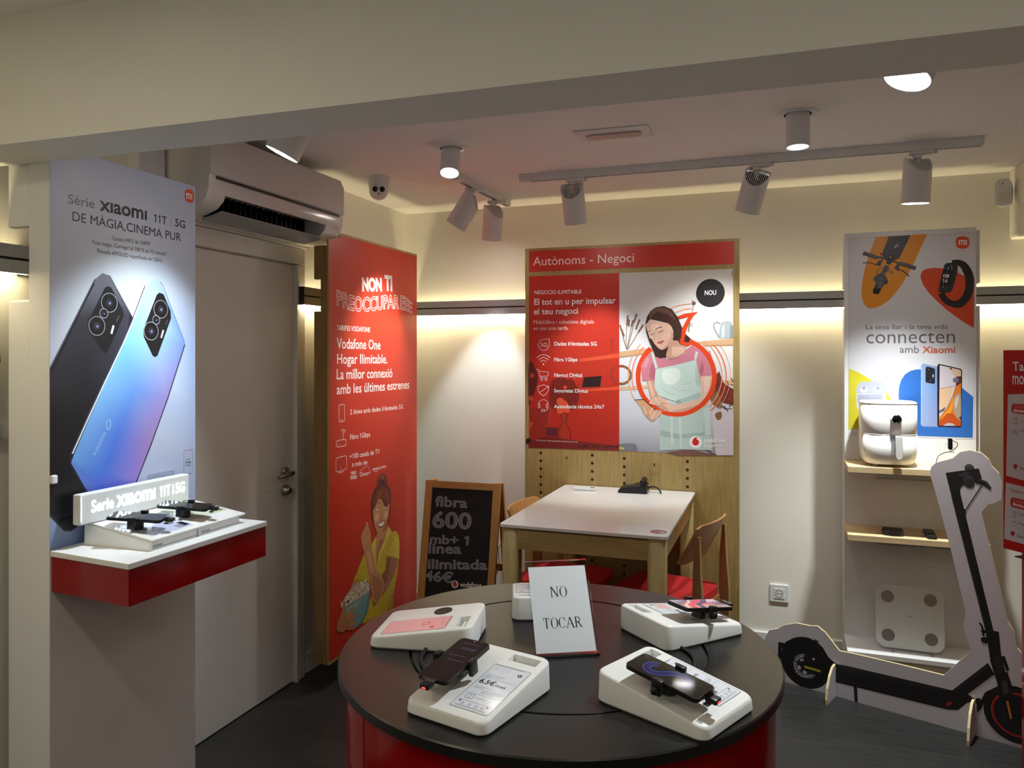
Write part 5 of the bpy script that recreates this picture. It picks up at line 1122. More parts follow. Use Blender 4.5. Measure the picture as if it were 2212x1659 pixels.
('o',(205,205,208),(6.9,154.9),3.5,0),
('o',(205,205,208),(20.5,154.4),3.8,0),
('o',(205,205,208),(32.3,149.7),3.5,0),
('o',(205,205,208),(41.5,141.3),3.5,0),
('o',(205,205,208),(47.3,129.9),3.8,0),
('o',(190,190,194),(26.6,98.8),9.8,0),
('o',(190,190,194),(-2.7,73),9.8,0),
('o',(190,190,194),(-28.7,88.8),9.8,0),
('o',(190,190,194),(-15.3,124.5),9.8,0),
('o',(190,190,194),(18.9,130.5),9.8,0),
('p',(17,16,19),0,[(-7.3,154.7),(24.7,173.6),(52.8,170.1),(52.8,127.2),(38.8,105.6),(-3.7,112.3)]),
('p',(17,16,19),0,[(-21.6,122),(10.5,130.4),(118.4,126.9),(175.8,131.8),(175.8,72.4),(108.1,74.6),(24.7,73.1),(-21.6,85.8)]),
('p',(184,172,44),0,[(-7.3,101.2),(-1.9,104.8),(70.2,102.6),(73,96.9),(69.5,91.7),(-3.7,93.5)]),
('l',(17,16,19),5.25,0,0,[(-98,157.1),(-39.6,110),(-14.4,102.2)]),
('o',(200,200,204),(38.8,146.8),5.6,0),
('p',(17,16,19),0,[(133.8,149),(183,154.6),(604,163.8),(674.6,163.7),(697.9,153.7),(700.1,143.4),(670.9,126.3),(639.2,87.1),(600.3,77),(120.2,64.7),(65.2,83.5),(92.9,119.3)]),
('p',(40,39,43),0,[(142.8,149.5),(183,153.7),(607.8,163.1),(573.7,146.5),(183,123)]),
('l',(22,21,24),2.77,0,0,[(156.3,145.6),(178.6,123.7)]),
('l',(22,21,24),2.78,0,0,[(167.6,145.9),(189.4,124.4)]),
('l',(22,21,24),2.77,0,0,[(178.9,146.2),(200.2,125.1)]),
('l',(22,21,24),2.77,0,0,[(190.2,146.5),(210.9,125.8)]),
('l',(22,21,24),2.78,0,0,[(201.4,146.8),(221.6,126.5)]),
('l',(22,21,24),2.77,0,0,[(212.5,147.1),(232.2,127.2)]),
('l',(22,21,24),2.78,0,0,[(223.6,147.4),(242.8,127.9)]),
('l',(22,21,24),2.77,0,0,[(234.7,147.7),(253.4,128.6)]),
('l',(22,21,24),2.7,0,0,[(245.7,147.9),(263.9,129.3)]),
('l',(22,21,24),2.7,0,0,[(256.6,148.2),(274.4,130)]),
('l',(22,21,24),2.77,0,0,[(267.6,148.5),(284.8,130.7)]),
('l',(22,21,24),2.78,0,0,[(278.4,148.8),(295.2,131.4)]),
('l',(22,21,24),2.7,0,0,[(289.3,149),(305.5,132.1)]),
('l',(22,21,24),2.7,0,0,[(300,149.3),(315.8,132.8)]),
('l',(22,21,24),2.7,0,0,[(310.8,149.6),(326.1,133.5)]),
('l',(22,21,24),2.7,0,0,[(321.5,149.9),(336.3,134.1)]),
('l',(22,21,24),2.7,0,0,[(332.1,150.1),(346.5,134.8)]),
('l',(22,21,24),2.7,0,0,[(342.8,150.4),(356.7,135.5)]),
('l',(22,21,24),2.7,0,0,[(353.3,150.7),(366.8,136.1)]),
('l',(22,21,24),2.7,0,0,[(363.9,151),(376.8,136.8)]),
('l',(22,21,24),2.7,0,0,[(374.3,151.2),(386.9,137.5)]),
('l',(22,21,24),2.7,0,0,[(384.8,151.5),(396.9,138.1)]),
('l',(22,21,24),2.7,0,0,[(395.2,151.8),(406.8,138.8)]),
('l',(22,21,24),2.62,0,0,[(405.5,152),(416.7,139.4)]),
('l',(22,21,24),2.7,0,0,[(415.8,152.3),(426.6,140.1)]),
('l',(22,21,24),2.62,0,0,[(426.1,152.5),(436.5,140.8)]),
('l',(22,21,24),2.62,0,0,[(436.4,152.8),(446.3,141.4)]),
('l',(22,21,24),2.7,0,0,[(446.6,153.1),(456,142)]),
('l',(22,21,24),2.62,0,0,[(456.7,153.3),(465.7,142.7)]),
('l',(22,21,24),2.62,0,0,[(466.8,153.6),(475.4,143.3)]),
('l',(22,21,24),2.62,0,0,[(476.9,153.8),(485.1,144)]),
('l',(22,21,24),2.62,0,0,[(486.9,154.1),(494.7,144.6)]),
('l',(22,21,24),2.62,0,0,[(496.9,154.4),(504.3,145.2)]),
('l',(22,21,24),2.62,0,0,[(506.9,154.6),(513.8,145.9)]),
('l',(22,21,24),2.62,0,0,[(516.8,154.9),(523.3,146.5)]),
('l',(22,21,24),2.62,0,0,[(526.7,155.1),(532.8,147.1)]),
('l',(22,21,24),2.62,0,0,[(536.5,155.4),(542.3,147.7)]),
('l',(22,21,24),2.55,0,0,[(546.3,155.6),(551.7,148.4)]),
('l',(22,21,24),2.62,0,0,[(556.1,155.9),(561,149)]),
('l',(22,21,24),2.55,0,0,[(565.8,156.1),(570.4,149.6)]),
('l',(22,21,24),2.62,0,0,[(575.5,156.4),(579.7,150.2)]),
('l',(22,21,24),2.55,0,0,[(585.1,156.6),(588.9,150.8)]),
('p',(17,16,19),0,[(211.3,109.5),(232.2,112.5),(237.5,-2.8),(224.4,-6.7),(218.3,79.1)]),
('l',(36,35,38),2.77,0,0,[(106.6,80.6),(600.3,90.7)]),
('p',(170,36,36),0,[(592.7,88.4),(594.2,99.2),(606.3,114.8),(615.3,115.7),(616.8,107.6),(603.3,93.3)]),
('p',(17,16,19),0,[(592.7,1087.1),(634,1098.1),(681.9,1109.5),(689.2,1048.8),(655.5,1040.9),(645.1,1024.4),(648.1,1001.9),(766.6,452.9),(785.5,453.2),(792.5,364.3),(816.8,255.8),(831.9,178.4),(806.4,158.5),(769.4,275.7),(755.3,325.7),(746.7,394.2),(732.5,474)]),
('p',(17,16,19),0,[(604,149.2),(746.7,315.2),(771.5,272.1),(760.9,265.1),(667.3,156.5),(652.5,140.3)]),
('l',(42,40,45),5.1,0,0,[(615.3,993.7),(732.5,482.4)]),
('l',(46,44,50),4.25,0,0,[(626.5,164.2),(746.7,302.7)]),
('p',(36,35,39),0,[(764.5,348.9),(789,359.3),(811.3,258.4),(782,258.5)]),
('p',(17,16,19),0,[(792.5,356.1),(806.4,357.2),(822.3,304.8),(811.3,298.6)]),
('p',(17,16,19),0,[(721.7,446.5),(760.9,451.6),(760.9,439.1),(723.9,434.5)]),
('o',(17,16,19),(735.3,406.4),13.6,0),
('l',(17,16,19),7.42,1,0,[(716,474.4),(726.8,460.2),(731.1,423.7)]),
('o',(78,72,80),(680.5,1115.3),17.8,0),
('p',(58,54,60),0,[(665.8,1118.1),(695,1120.9),(700.1,1096.2),(667.3,1092.9)]),
('p',(17,16,19),0,[(634,1084.4),(670.9,1108.5),(714.5,1117.7),(725.3,1077.8),(703.7,1061.3),(659.9,1056.6),(667.3,1080.2),(637.7,1078)]),
('p',(56,53,58),0,[(637.7,1081.4),(667.3,1101.3),(681.9,1094.4),(667.3,1079.4),(645.1,1077.9)]),
('o',(66,62,70),(679.7,1064.6),19.8,0),
('o',(40,38,44),(679.7,1052),19.6,0),
('p',(17,16,19),0,[(689.2,1074.9),(725.3,1072),(743.2,1067.2),(759.5,1042.4),(753.8,1033.5),(731.1,1049.2),(703.7,1054.6)]),
('l',(60,58,64),4.25,0,0,[(710.9,1068.8),(738.2,1065),(753.8,1041.8)]),
('l',(17,16,19),4.12,0,0,[(726.8,1052.1),(662.9,930)]),
('p',(17,16,19),0,[(656.2,943.6),(667.3,940.8),(668.7,919.8),(659.9,914.4)]),
('o',(12,12,14),(846.3,130.4),115.5,0),
('o',(34,32,36),(846.3,130.4),105,102),
('o',(166,34,34),(846.3,130.4),90,81),
('o',(22,21,24),(846.3,130.4),80.2,0),
('l',(46,44,50),1.88,0,0,[(822.7,74.5),(817.1,77.3),(812,81.2),(807.6,86.2),(804.1,92.1),(801.4,98.8),(799.7,106.3),(799,114.2),(799.3,122.5),(800.6,130.9),(802.9,139.4),(806.1,147.6),(810.1,155.5)]),
('p',(17,16,19),0,[(703.2,155.4),(718.1,161.7),(721.4,153.1),(737.8,192.3),(779.8,227.1),(824.3,241.5),(786.2,217.6),(747.5,179.9),(731.2,140.8),(721.4,114.9),(708.2,97.5),(706.5,133.4),(702.2,135.9)]),
('p',(17,16,19),0,[(773.4,274.4),(814.9,297),(830.6,245.2),(840,173.2),(849.4,112.8),(818,103),(799,161),(786.2,187.4),(781.4,231.3)]),
('p',(64,62,66),1,[(795.8,246.6),(811.7,258.6),(818,215.4),(802.2,203.3)]),
('p',(206,128,36),0,[(810.1,177.5),(818,179.4),(831.2,111.6),(823.7,106.6)])],'chalk': [('t',(176,184,192),'fibra',(62.1,-134.8),(246.2,-133.1),50.8,0.022,'c',((116,122,130),-0.006),None),
('t',(176,184,192),'600',(54.2,-246.3),(275.4,-240.9),80.5,0.022,'c',((116,122,130),-0.006),None),
('t',(176,184,192),'mb+ 1',(47.8,-329.2),(265.8,-323.3),44.2,0.022,'c',((116,122,130),-0.006),None),
('t',(176,184,192),'linea',(44.6,-381.2),(228.7,-369.7),49.3,0.022,'c',((116,122,130),-0.006),None),
('t',(176,184,192),'ilimitada',(46.7,-459.9),(377.1,-437.9),47.6,0.022,'c',((116,122,130),-0.006),None),
('t',(176,184,192),'46€',(29.8,-521.2),(193.5,-520.5),49.3,0.022,'c',((116,122,130),-0.006),None),
('o',(240,240,242),(205.3,-526),19.5,0),
('o',(196,26,26),(205.4,-527.7),11.5,0),
('p',(196,26,26),0,[(192.1,-527.3),(194.1,-517.1),(202.2,-511.2),(213.2,-506.8),(208.9,-512.3),(206.6,-519.2)]),
('t',(245,243,243),'vodafone',(234.6,-537.4),(352.5,-530.6),16.5,0.02,'x',None,None)],'price': [('t',(245,243,243),'Ta',(36.2,1535.8),(76,1537.6),29.9,0.014,'c',None,None),
('t',(245,243,243),'mo',(34.9,1491.3),(76,1491.6),27.5,0.012,'x',None,None),
('p',(190,188,194),0,[(17.7,1455.2),(107.7,1462.3),(107.7,1166),(11.4,1176.4)]),
('p',(190,188,194),0,[(10.2,1153.2),(107.7,1146.6),(107.7,955.5),(3.9,958.1)]),
('p',(176,30,32),0,[(31.3,1415.9),(36.2,1424.2),(107.7,1426.3),(107.7,1388.6),(36.2,1393.5),(31.3,1398.8)]),
('t',(214,120,116),'Vodafone',(39.8,1409.7),(90.2,1410.7),9.8,0,'c',None,None),
('t',(245,243,243),'Ilimitada',(39.8,1397.2),(90.2,1397.3),9.8,0.016,'c',None,None),
('p',(176,30,32),0,[(27.6,1097.2),(32.5,1106),(107.7,1105),(107.7,1070.7),(32.5,1073),(27.6,1077.7)]),
('t',(214,120,116),'Vodafone',(36.2,1091.9),(86.6,1091.1),9.8,0,'c',None,None),
('t',(245,243,243),'Ilimitada',(36.2,1079.4),(87.8,1077.9),9.8,0.016,'c',None,None),
('l',(70,66,72),1.44,0,1,[(41,1374),(41,1358.6),(50.8,1357.2),(50.8,1376.4)]),
('l',(70,66,72),1.44,0,1,[(37.4,1056.3),(37.4,1040.9),(47.1,1040.6),(47.1,1059.9)]),
('l',(70,66,72),1.44,0,1,[(34.9,1330.8),(34.9,1325.1),(53.2,1325.7),(53.2,1331.4)]),
('l',(70,66,72),1.38,0,0,[(45.9,1331.8),(47.1,1343.3)]),
('l',(70,66,72),1.37,0,0,[(31.3,1013.4),(48.4,1012)]),
('l',(70,66,72),1.44,0,0,[(31.3,1022.6),(48.4,1023.3),(38.6,1028.7)]),
('p',(150,30,30),0,[(38,1217.3),(45.9,1220.7),(53.8,1218.4),(52.6,1209.2),(45.9,1202),(39.8,1207.4)]),
('p',(150,30,30),0,[(27.6,987.5),(35.5,991.6),(43.5,989.9),(42.3,980.6),(35.5,972.8),(29.4,977.7)]),
('t',(150,50,50),'1 lí',(66.4,1360.8),(84.3,1361.2),8,0.01,'c',None,None),
('t',(150,50,50),'Fib',(64,1331.3),(81.9,1331.9),8,0.01,'c',None,None),
('t',(70,40,44),'Secur',(61.6,1205.9),(91.4,1204.6),9.4,0.01,'c',None,None),
('t',(70,40,44),'Secur',(52,974.9),(87.8,975.2),9.8,0.01,'c',None,None),
('t',(160,40,44),'Tarifes n',(25.1,1123),(78.4,1123.2),11.5,0.01,'c',None,None),
('t',(150,50,50),'Dad',(59.2,1051),(77.2,1051.2),8,0.01,'c',None,None),
('t',(150,50,50),'Roa',(58,1019.1),(76,1019.6),7.7,0.01,'c',None,None)]}
SCOUT = [(-206.9,-12.7),(-196.7,190.9),(-176.5,233.5),(-134.4,250.2),(-98.8,277.1),(-43.4,298.6),(18.5,300.4),(56.0,307.2),(92.9,284.6),(125.7,248.2),(156.3,214.7),(200.7,217.6),(412.3,220.0),(585.1,219.3),(687.7,351.8),(668.7,396.0),(658.4,448.6),(667.3,505.5),(645.1,606.8),(615.3,746.0),(554.6,995.1),(532.9,1070.7),(536.0,1105.7),(554.6,1126.5),(619.1,1152.1),(645.1,1179.8),(681.9,1192.1),(725.3,1182.2),(750.3,1157.7),(760.9,1131.3),(785.5,1104.8),(797.4,1064.8),(794.6,998.7),(768.0,978.8),(746.7,972.0),(723.9,935.7),(753.8,794.4),(789.0,635.4),(816.8,501.6),(837.4,465.5),(847.7,402.8),(871.4,376.4),(904.9,352.8),(931.3,295.9),(941.2,234.8),(941.2,7.4)]  # scooter board outline, likewise converted from image pixels
# ------------------------------------------------------------ materials
WALL = mat('cream_wall_paint', (238, 235, 226), .75, noise=.02, nscale=3, bump=.15)
CEIL = mat('white_ceiling_paint', (242, 240, 238), .85, noise=.015, nscale=2, bump=.05)
WHITE = mat('white_lacquer', (228, 228, 230), .4, noise=.01, nscale=8)
WHITEG = mat('white_gloss', (232, 231, 230), .12, noise=.006, nscale=6)
DOORW = mat('door_white', (214, 212, 208), .4, noise=.015, nscale=4)
PLAST = mat('white_plastic', (226, 228, 228), .38, noise=.01, nscale=20)
ACW = mat('glossy_white_casing', (220, 216, 216), .16, noise=.008, nscale=6)
GREYP = mat('grey_plastic', (150, 152, 156), .45, noise=.03, nscale=30)
BLACK = mat('black_plastic', (16, 16, 18), .38, noise=.1, nscale=30)
BLACKM = mat('matt_black', (22, 22, 23), .55, noise=.1, nscale=30)
GLOSSB = mat('black_glass', (8, 8, 10), .05, noise=.05, nscale=10)
DARKGAP = mat('dark_gap', (10, 9, 9), .9, noise=.1)
RAILM = mat('anthracite_metal', (165, 167, 173), .4, metal=.1, noise=.05, nscale=60)
CHROME = mat('brushed_steel', (160, 156, 150), .25, metal=1.0, noise=.05, nscale=50)
REDG = mat('red_gloss_laminate', (140, 4, 8), .1, noise=.02, nscale=4, spec=.35)
TOPD = mat('charcoal_laminate', (21, 21, 22), .34, noise=.08, nscale=60, bump=.05)
OAK = wood('oak_upright', (148, 124, 72), (176, 152, 98), 'Z', 5)
OAKX = wood('oak_lengthwise', (150, 126, 74), (178, 154, 100), 'X', 5)
OAKD = wood('oak_side', (128, 98, 52), (152, 120, 70), 'Z', 5)
OAKL = wood('pale_oak_shelf', (206, 180, 134), (226, 204, 160), 'X', 4)
BEECH = wood('beech_ply', (176, 124, 70), (196, 146, 90), 'Z', 5)
BEECHL = wood('beech_leg', (150, 108, 62), (172, 130, 82), 'Z', 5)
PINE = wood('pine_frame', (178, 128, 66), (200, 150, 86), 'Z', 6)
REDF = mat('red_seat_fabric', (196, 36, 38), .85, noise=.08, nscale=300, bump=.3)
ACRYL = clear_mat('clear_acrylic')
LED = mat('warm_led', (255, 236, 180), .5, emit=62.0, ecol=(255, 236, 184), noise=.001)
LAMPF = mat('lit_spot_face', (255, 250, 240), .5, emit=26.0, ecol=(255, 248, 238), noise=.001)
LAMPC = mat('cool_lit_face', (235, 248, 255), .5, emit=7.0, ecol=(226, 244, 255), noise=.001)
PRINT = print_mat('printed_poster', .42)
PRINTG = print_mat('printed_gloss', .12)
SCREEN = print_mat('lit_display', .06, emit=.22)
SIGNL = mat('backlit_letters', (240, 248, 255), .4, emit=5.0, ecol=(226, 240, 255), noise=.001)
REDLED = mat('red_indicator', (255, 40, 40), .4, emit=4.0, ecol=(255, 50, 50), noise=.001)

# floor: dark vinyl planks
fm = bpy.data.materials.new('dark_vinyl_planks'); fm.use_nodes = True; n = fm.node_tree; b = n.nodes['Principled BSDF']
t = n.nodes.new('ShaderNodeTexCoord'); br = n.nodes.new('ShaderNodeTexBrick'); br.inputs['Scale'].default_value = 1.0
br.inputs['Brick Width'].default_value = 1.2; br.inputs['Row Height'].default_value = .18; br.inputs['Mortar Size'].default_value = .0016
br.inputs['Color1'].default_value = srgb((40, 40, 40)) + (1,); br.inputs['Color2'].default_value = srgb((48, 48, 48)) + (1,); br.inputs['Mortar'].default_value = srgb((30, 30, 30)) + (1,)
mp = n.nodes.new('ShaderNodeMapping'); mp.inputs['Scale'].default_value = (2.5, 28, 1); nz = n.nodes.new('ShaderNodeTexNoise'); nz.inputs['Scale'].default_value = 2.2; nz.inputs['Detail'].default_value = 8; nz.inputs['Distortion'].default_value = .8
mx = n.nodes.new('ShaderNodeMix'); mx.data_type = 'RGBA'; mx.blend_type = 'MULTIPLY'; mx.inputs[0].default_value = .75
rp = n.nodes.new('ShaderNodeValToRGB'); rp.color_ramp.elements[0].position = .3; rp.color_ramp.elements[0].color = (.5, .5, .5, 1); rp.color_ramp.elements[1].position = .7; rp.color_ramp.elements[1].color = (1.25, 1.25, 1.25, 1)
n.links.new(t.outputs['Object'], br.inputs['Vector']); n.links.new(t.outputs['Object'], mp.inputs['Vector']); n.links.new(mp.outputs['Vector'], nz.inputs['Vector']); n.links.new(nz.outputs['Fac'], rp.inputs['Fac'])
n.links.new(br.outputs['Color'], mx.inputs[6]); n.links.new(rp.outputs['Color'], mx.inputs[7]); n.links.new(mx.outputs[2], b.inputs['Base Color']); b.inputs['Roughness'].default_value = .42

# ------------------------------------------------------------ room
XL, XR, YF, YB, ZC = -2.255, 1.6, -1.6, 4.30, 2.49
struct('floor', B(XL-.1, XR+.1, YF-.1, YB+.1, -.1, 0), fm)
struct('ceiling', B(XL-.1, XR+.1, YF-.1, YB+.1, ZC, ZC+.1), CEIL)
struct('wall_left', B(XL-.1, XL, YF-.1, YB+.1, 0, ZC), WALL)
struct('wall_back', B(XL, XR, YB, YB+.1, 0, ZC), WALL)
struct('wall_right', B(XR, XR+.1, YF-.1, YB+.1, 0, ZC), WALL)
struct('wall_front', B(XL, XR, YF-.1, YF, 0, ZC), WALL)
struct('baseboard_back', B(XL+.015, XR, YB-.015, YB, 0, .1, bev=.003), WHITE)
struct('baseboard_left', B(XL, XL+.015, 3.21, YB, 0, .1, bev=.003), WHITE)
struct('trim_1', prism(bm_(), [(XL, 1.428), (XR, 1.545), (XR, 1.745), (XL, 1.598)], 2.15, ZC), WALL)      # dropped beam across the ceiling
struct('trim_2', B(1.045, XR, 2.0, YB, 2.155, ZC, bev=.012), WALL)                                         # boxed-in duct along the right

# door in the left wall, with frame, lever and lock
d = struct('door_1', B(0, .91, -.012, 0, .006, 2.026), DOORW); d.location = (XL, 2.19, 0); d.rotation_euler = (0, 0, PI/2)
bm = bm_()
for a in ((-.075, 0, 0, 2.032), (.914, .985, 0, 2.032)): box(bm, a[0], a[1], -.03, 0, a[2], a[3], bev=.004)
box(bm, -.075, .985, -.03, 0, 2.034, 2.115, bev=.004); box(bm, -.09, 1.0, -.04, 0, 2.116, 2.135, bev=.003); box(bm, .912, .93, -.036, 0, 0, 2.03)
o = obj('door_frame', bm, DOORW, d)
bm = bm_(); cyl(bm, (.845, 0-.012, 1.03), (.845, -.022, 1.03), .026); cyl(bm, (.845, -.022, 1.03), (.845, -.062, 1.03), .011)
tube(bm, [(.845, -.058, 1.03), (.83, -.066, 1.03), (.78, -.067, 1.028), (.735, -.064, 1.024)], [.011, .011, .010, .008], 10, 3); obj('door_handle', bm, CHROME, d, smooth=True)
bm = bm_(); lathe(bm, [(0, .034), (.012, .034), (.02, .026), (.026, .01), (.027, 0), (0, 0)], 24, M=Matrix.Translation((.845, -.012, .945)) @ Matrix.Rotation(PI/2, 4, 'X')); obj('lock_cylinder', bm, CHROME, d, smooth=True)
Sheet().art([('l', (120, 70, 70), 2, 0, 0, [(0, 0), (12, 3)]), ('l', (120, 70, 70), 2, 0, 0, [(14, 6), (20, 8)]), ('l', (120, 70, 70), 1.5, 0, 0, [(2, 4), (10, 8)])]).build('scuff_mark', PRINT, d, (.70, -.0125, .955))

# lit wall rails: two-part fascia with a dark groove, LED strips throwing light up and down the wall
def light_rail(loc, rz, L, label, caps=(1, 1)):
    t = thing('light_rail', label, 'lighting rail', loc, rz, 'lit wall rails')
    bm = bm_(); box(bm, 0, L, -.061, -.055, 1.886, 1.925); box(bm, 0, L, -.061, -.055, 1.838, 1.878); obj('fascia', bm, RAILM, t)
    bm = bm_(); box(bm, 0, L, -.055, -.049, 1.872, 1.892); box(bm, 0, L, -.055, -.001, 1.850, 1.858); obj('channel', bm, BLACKM, t)
    if caps[0]: obj('end_cap', B(-.004, 0, -.062, -.001, 1.837, 1.926), BLACKM, t)
    if caps[1]: obj('end_cap', B(L, L+.004, -.062, -.001, 1.837, 1.926), BLACKM, t)
    bm = bm_()
    v = [bm.verts.new(p) for p in ((.004, -.036, 1.864), (L-.004, -.036, 1.864), (L-.004, -.044, 1.864), (.004, -.044, 1.864))]; f = bm.faces.new(v); f.normal_update()
    if f.normal.z < 0: f.normal_flip()
    obj('upper_led_strip', bm, LED, t)
    bm = bm_(); box(bm, .004, L-.004, -.05, -.042, 1.838, 1.842); obj('lower_led_strip', bm, LED, t)
    return t
light_rail((XL, YB-.002, 0), 0, XR-XL-.02, 'long grey lighting rail glowing along the back wall behind the panels', (0, 0)).location.x = XL + .065
light_rail((XL+.002, 3.12, 0), PI/2, YB-3.12-.066, 'short grey lighting rail on the left wall between door and red panel', (1, 0))
light_rail((XL+.002, .25, 0), PI/2, 1.45, 'grey lighting rail at the far left, in front of the blue poster panel', (1, 1))

# ------------------------------------------------------------ ceiling fittings
def grille_head(t, L=.19, r=.056, lit=True):
    """spotlight head hanging along local -Z of the tilt frame 't'; slanted top showing cooling fins"""
    n = 40; bm = bm_(); A = []; Bv = []
    for i in range(n):
        a = 2*PI*i/n; x, y = r*math.cos(a), r*math.sin(a); top = -.035 * max(0, (y + .1*r) / r) ** 1.0 * 1.6
        A.append(bm.verts.new((x, y, top))); Bv.append(bm.verts.new((x, y, -L)))
    C2 = [bm.verts.new((v.co.x*.94, v.co.y*.94, -L)) for v in Bv]; D2 = [bm.verts.new((v.co.x*.94, v.co.y*.94, -L+.012)) for v in Bv]
    A2 = [bm.verts.new((v.co.x*.93, v.co.y*.93, v.co.z)) for v in A]; A3 = [bm.verts.new((v.co.x*.93, v.co.y*.93, v.co.z-.012)) for v in A]
    for i in range(n):
        j = (i+1) % n
        for P, Q in ((A, Bv), (Bv, C2), (C2, D2), (A2, A), (A3, A2)): bm.faces.new((P[i], P[j], Q[j], Q[i]))
    bmesh.ops.recalc_face_normals(bm, faces=bm.faces[:]); obj('housing', bm, WHITE, t, smooth=True)
    bm = bm_(); k = 13
    f = lambda x, y: -.056 * max(0, (y + .1*r) / r)
    for i in range(k):
        x = -r*.88 + 2*r*.88*i/(k-1); h = math.sqrt(max(0, (r*.92)**2 - x*x))
        if h < .008: continue
        p = [(y, f(x, y) - .001) for y in (-h, -h*.5, 0, h*.4, h*.7, h)]
        q = [(y, z - .014) for y, z in p[::-1]]
        prism(bm, p + q, x-.0015, x+.0015, 'YZ')
    obj('cooling_fins', bm, PLAST, t)
    bm = bm_(); vs = [bm.verts.new((r*.92*math.cos(2*PI*i/n), r*.92*math.sin(2*PI*i/n), f(0, r*.92*math.sin(2*PI*i/n)) - .017)) for i in range(n)]; bm.faces.new(vs); obj('dark_recess', bm, DARKGAP, t)
    bm = bm_(); cyl(bm, (0, 0, -L+.009), (0, 0, -L+.0105), r*.935, n=n); obj('lamp_face', bm, LAMPF if lit else LAMPC, t)
def track_spot(loc, aim, label, energy, col, cone=38, blend=.55, back=None, drop=.045):
    """head hung from the track at loc, pointing at aim"""
    t = thing('track_spotlight', label, 'spotlight', loc, 0, 'white track spotlights')
    bm = bm_(); box(bm, -.03, .06, -.016, .016, -.018, 0, bev=.003); box(bm, .06, .075, -.006, .006, -.016, -.006); cyl(bm, (0, 0, -.018), (0, 0, -.032), .02, .015); obj('track_adapter', bm, PLAST, t, smooth=True)
    bm = bm_(); cyl(bm, (0, 0, -.03), (0, 0, -drop-.04), .0085); obj('stem', bm, PLAST, t, smooth=True)
    P = Vector((0, 0, -drop - .02)); dv = (Vector(aim) - Vector(loc) - P).normalized()
    q = (-dv).to_track_quat('Z', 'Y')
    h = bpy.data.objects.new('lamp_head', None); h.empty_display_size = .03
    # fins face the back of the head
    zc = -dv; bk = Vector(back) if back else Vector((0, -1, 0)); yv = (bk - zc * bk.dot(zc)).normalized(); xv = yv.cross(zc)
    M = Matrix((xv, yv, zc)).transposed().to_4x4(); M.translation = P + zc * .035
    tmp = bpy.data.objects.new('tmp', None); C.objects.link(tmp); grille_head(tmp)
    for ch in list(tmp.children): ch.parent = t; ch.matrix_local = M
    bpy.data.objects.remove(tmp); bpy.data.objects.remove(h)
    g = Vector(loc) + M @ Vector((0, 0, -.188))
    lamp('SPOT', 'spot_beam', g, Vector(aim), energy, col, .03, cone, blend)
    return t
def track(loc, rz, L, label):
    t = thing('lighting_track', label, 'lighting track', loc, rz, 'ceiling lighting tracks')
    bm = bm_(); box(bm, .06, L, -.017, -.012, -.036, 0); box(bm, .06, L, .012, .017, -.036, 0); box(bm, .06, L, -.012, .012, -.012, 0); obj('profile', bm, WHITE, t)
    obj('slot', B(.06, L-.002, -.0115, .0115, -.0145, -.0125), BLACKM, t)
    obj('end_cap', B(0, .06, -.018, .018, -.037, 0, bev=.002), PLAST, t); obj('end_cap', B(L, L+.006, -.018, .018, -.037, 0, bev=.002), PLAST, t); return t
track((-1.235, 3.565, ZC), rad(.6), 2.01, 'long white ceiling track carrying three spotlights before the back wall')
track((-1.512, 3.40, ZC), rad(88.8), .71, 'short white ceiling track carrying two spotlights near the left corner')
track((-2.0, 2.06, ZC), 0, 2.9, 'white ceiling track mostly hidden behind the dropped beam')
ZT_ = ZC - .036
track_spot((-.964, 3.568, ZT_), (-.93, 4.05, 1.06), 'leftmost spotlight on the long track, fins facing out', 34, NEUT, 62)
track_spot((-.11, 3.577, ZT_), (-.50, 4.05, 1.12), 'tilted middle spotlight on the long track', 40, NEUT, 78, .85)
track_spot((.538, 3.583, ZT_), (.46, 3.80, .4), 'rightmost spotlight on the long track with glowing lower face', 150, NEUT, 76, 1.0, back=(.5, -1, 0))
track_spot((-1.513, 3.60, ZT_), (-2.03, 3.54, 1.6), 'left spotlight of the pair on the short track', 58, (1, .97, .88), 60, .8, back=(1, .2, 0))
track_spot((-1.518, 3.93, ZT_), (-1.78, 4.3, .75), 'right spotlight of the pair on the short track', 48, COOL, 48, back=(1, -.4, 0))
track_spot((-1.45, 2.06, ZT_), (-2.0, 1.87, 1.22), 'bright spotlight under the beam beside the air conditioner', 66, COOL, 68, .95, back=(1, 0, 0), drop=.06)
track_spot((.335, 2.06, ZT_), (-.22, 1.72, .9), 'bright spotlight peeking below the beam at upper right', 74, NEUT, 58, back=(1, 1, 0), drop=.04)

def pull_down(loc, tilt, rz, label, lit, energy, aim):
    t = thing('downlight', label, 'ceiling light', loc, 0, 'pull-down ceiling lights')
    bm = bm_(); lathe(bm, [(.058, -.006), (.075, -.004), (.077, 0), (.05, 0), (.05, -.004), (.058, -.006)], 36); obj('flange', bm, WHITE, t, smooth=True)
    bm = bm_(); cyl(bm, (0, 0, -.001), (0, 0, -.002), .052, n=36); obj('dark_recess', bm, DARKGAP, t)
    M = Matrix.Rotation(rz, 4, 'Z') @ Matrix.Rotation(tilt, 4, 'X')
    bm = bm_(); lathe(bm, [(.042, -.004), (.042, -.125), (.040, -.127), (.038, -.125), (.036, -.1)], 36, M=M); obj('tube_housing', bm, WHITE, t, smooth=True)
    bm = bm_(); cyl(bm, (0, 0, -.108), (0, 0, -.110), .037, n=36); bm.transform(M); obj('lamp_face', bm, LAMPF if lit else LAMPC, t)
    if energy: lamp('SPOT', 'downlight_beam', Vector(loc) + M @ Vector((0, 0, -.13)), aim, energy, COOL, .03, 60, .7)
pull_down((-1.355, 3.0, ZC), rad(-20), rad(15), 'pull-down ceiling light with bright face, near the dome camera', True, 24, (-1.2, 2.6, 0))
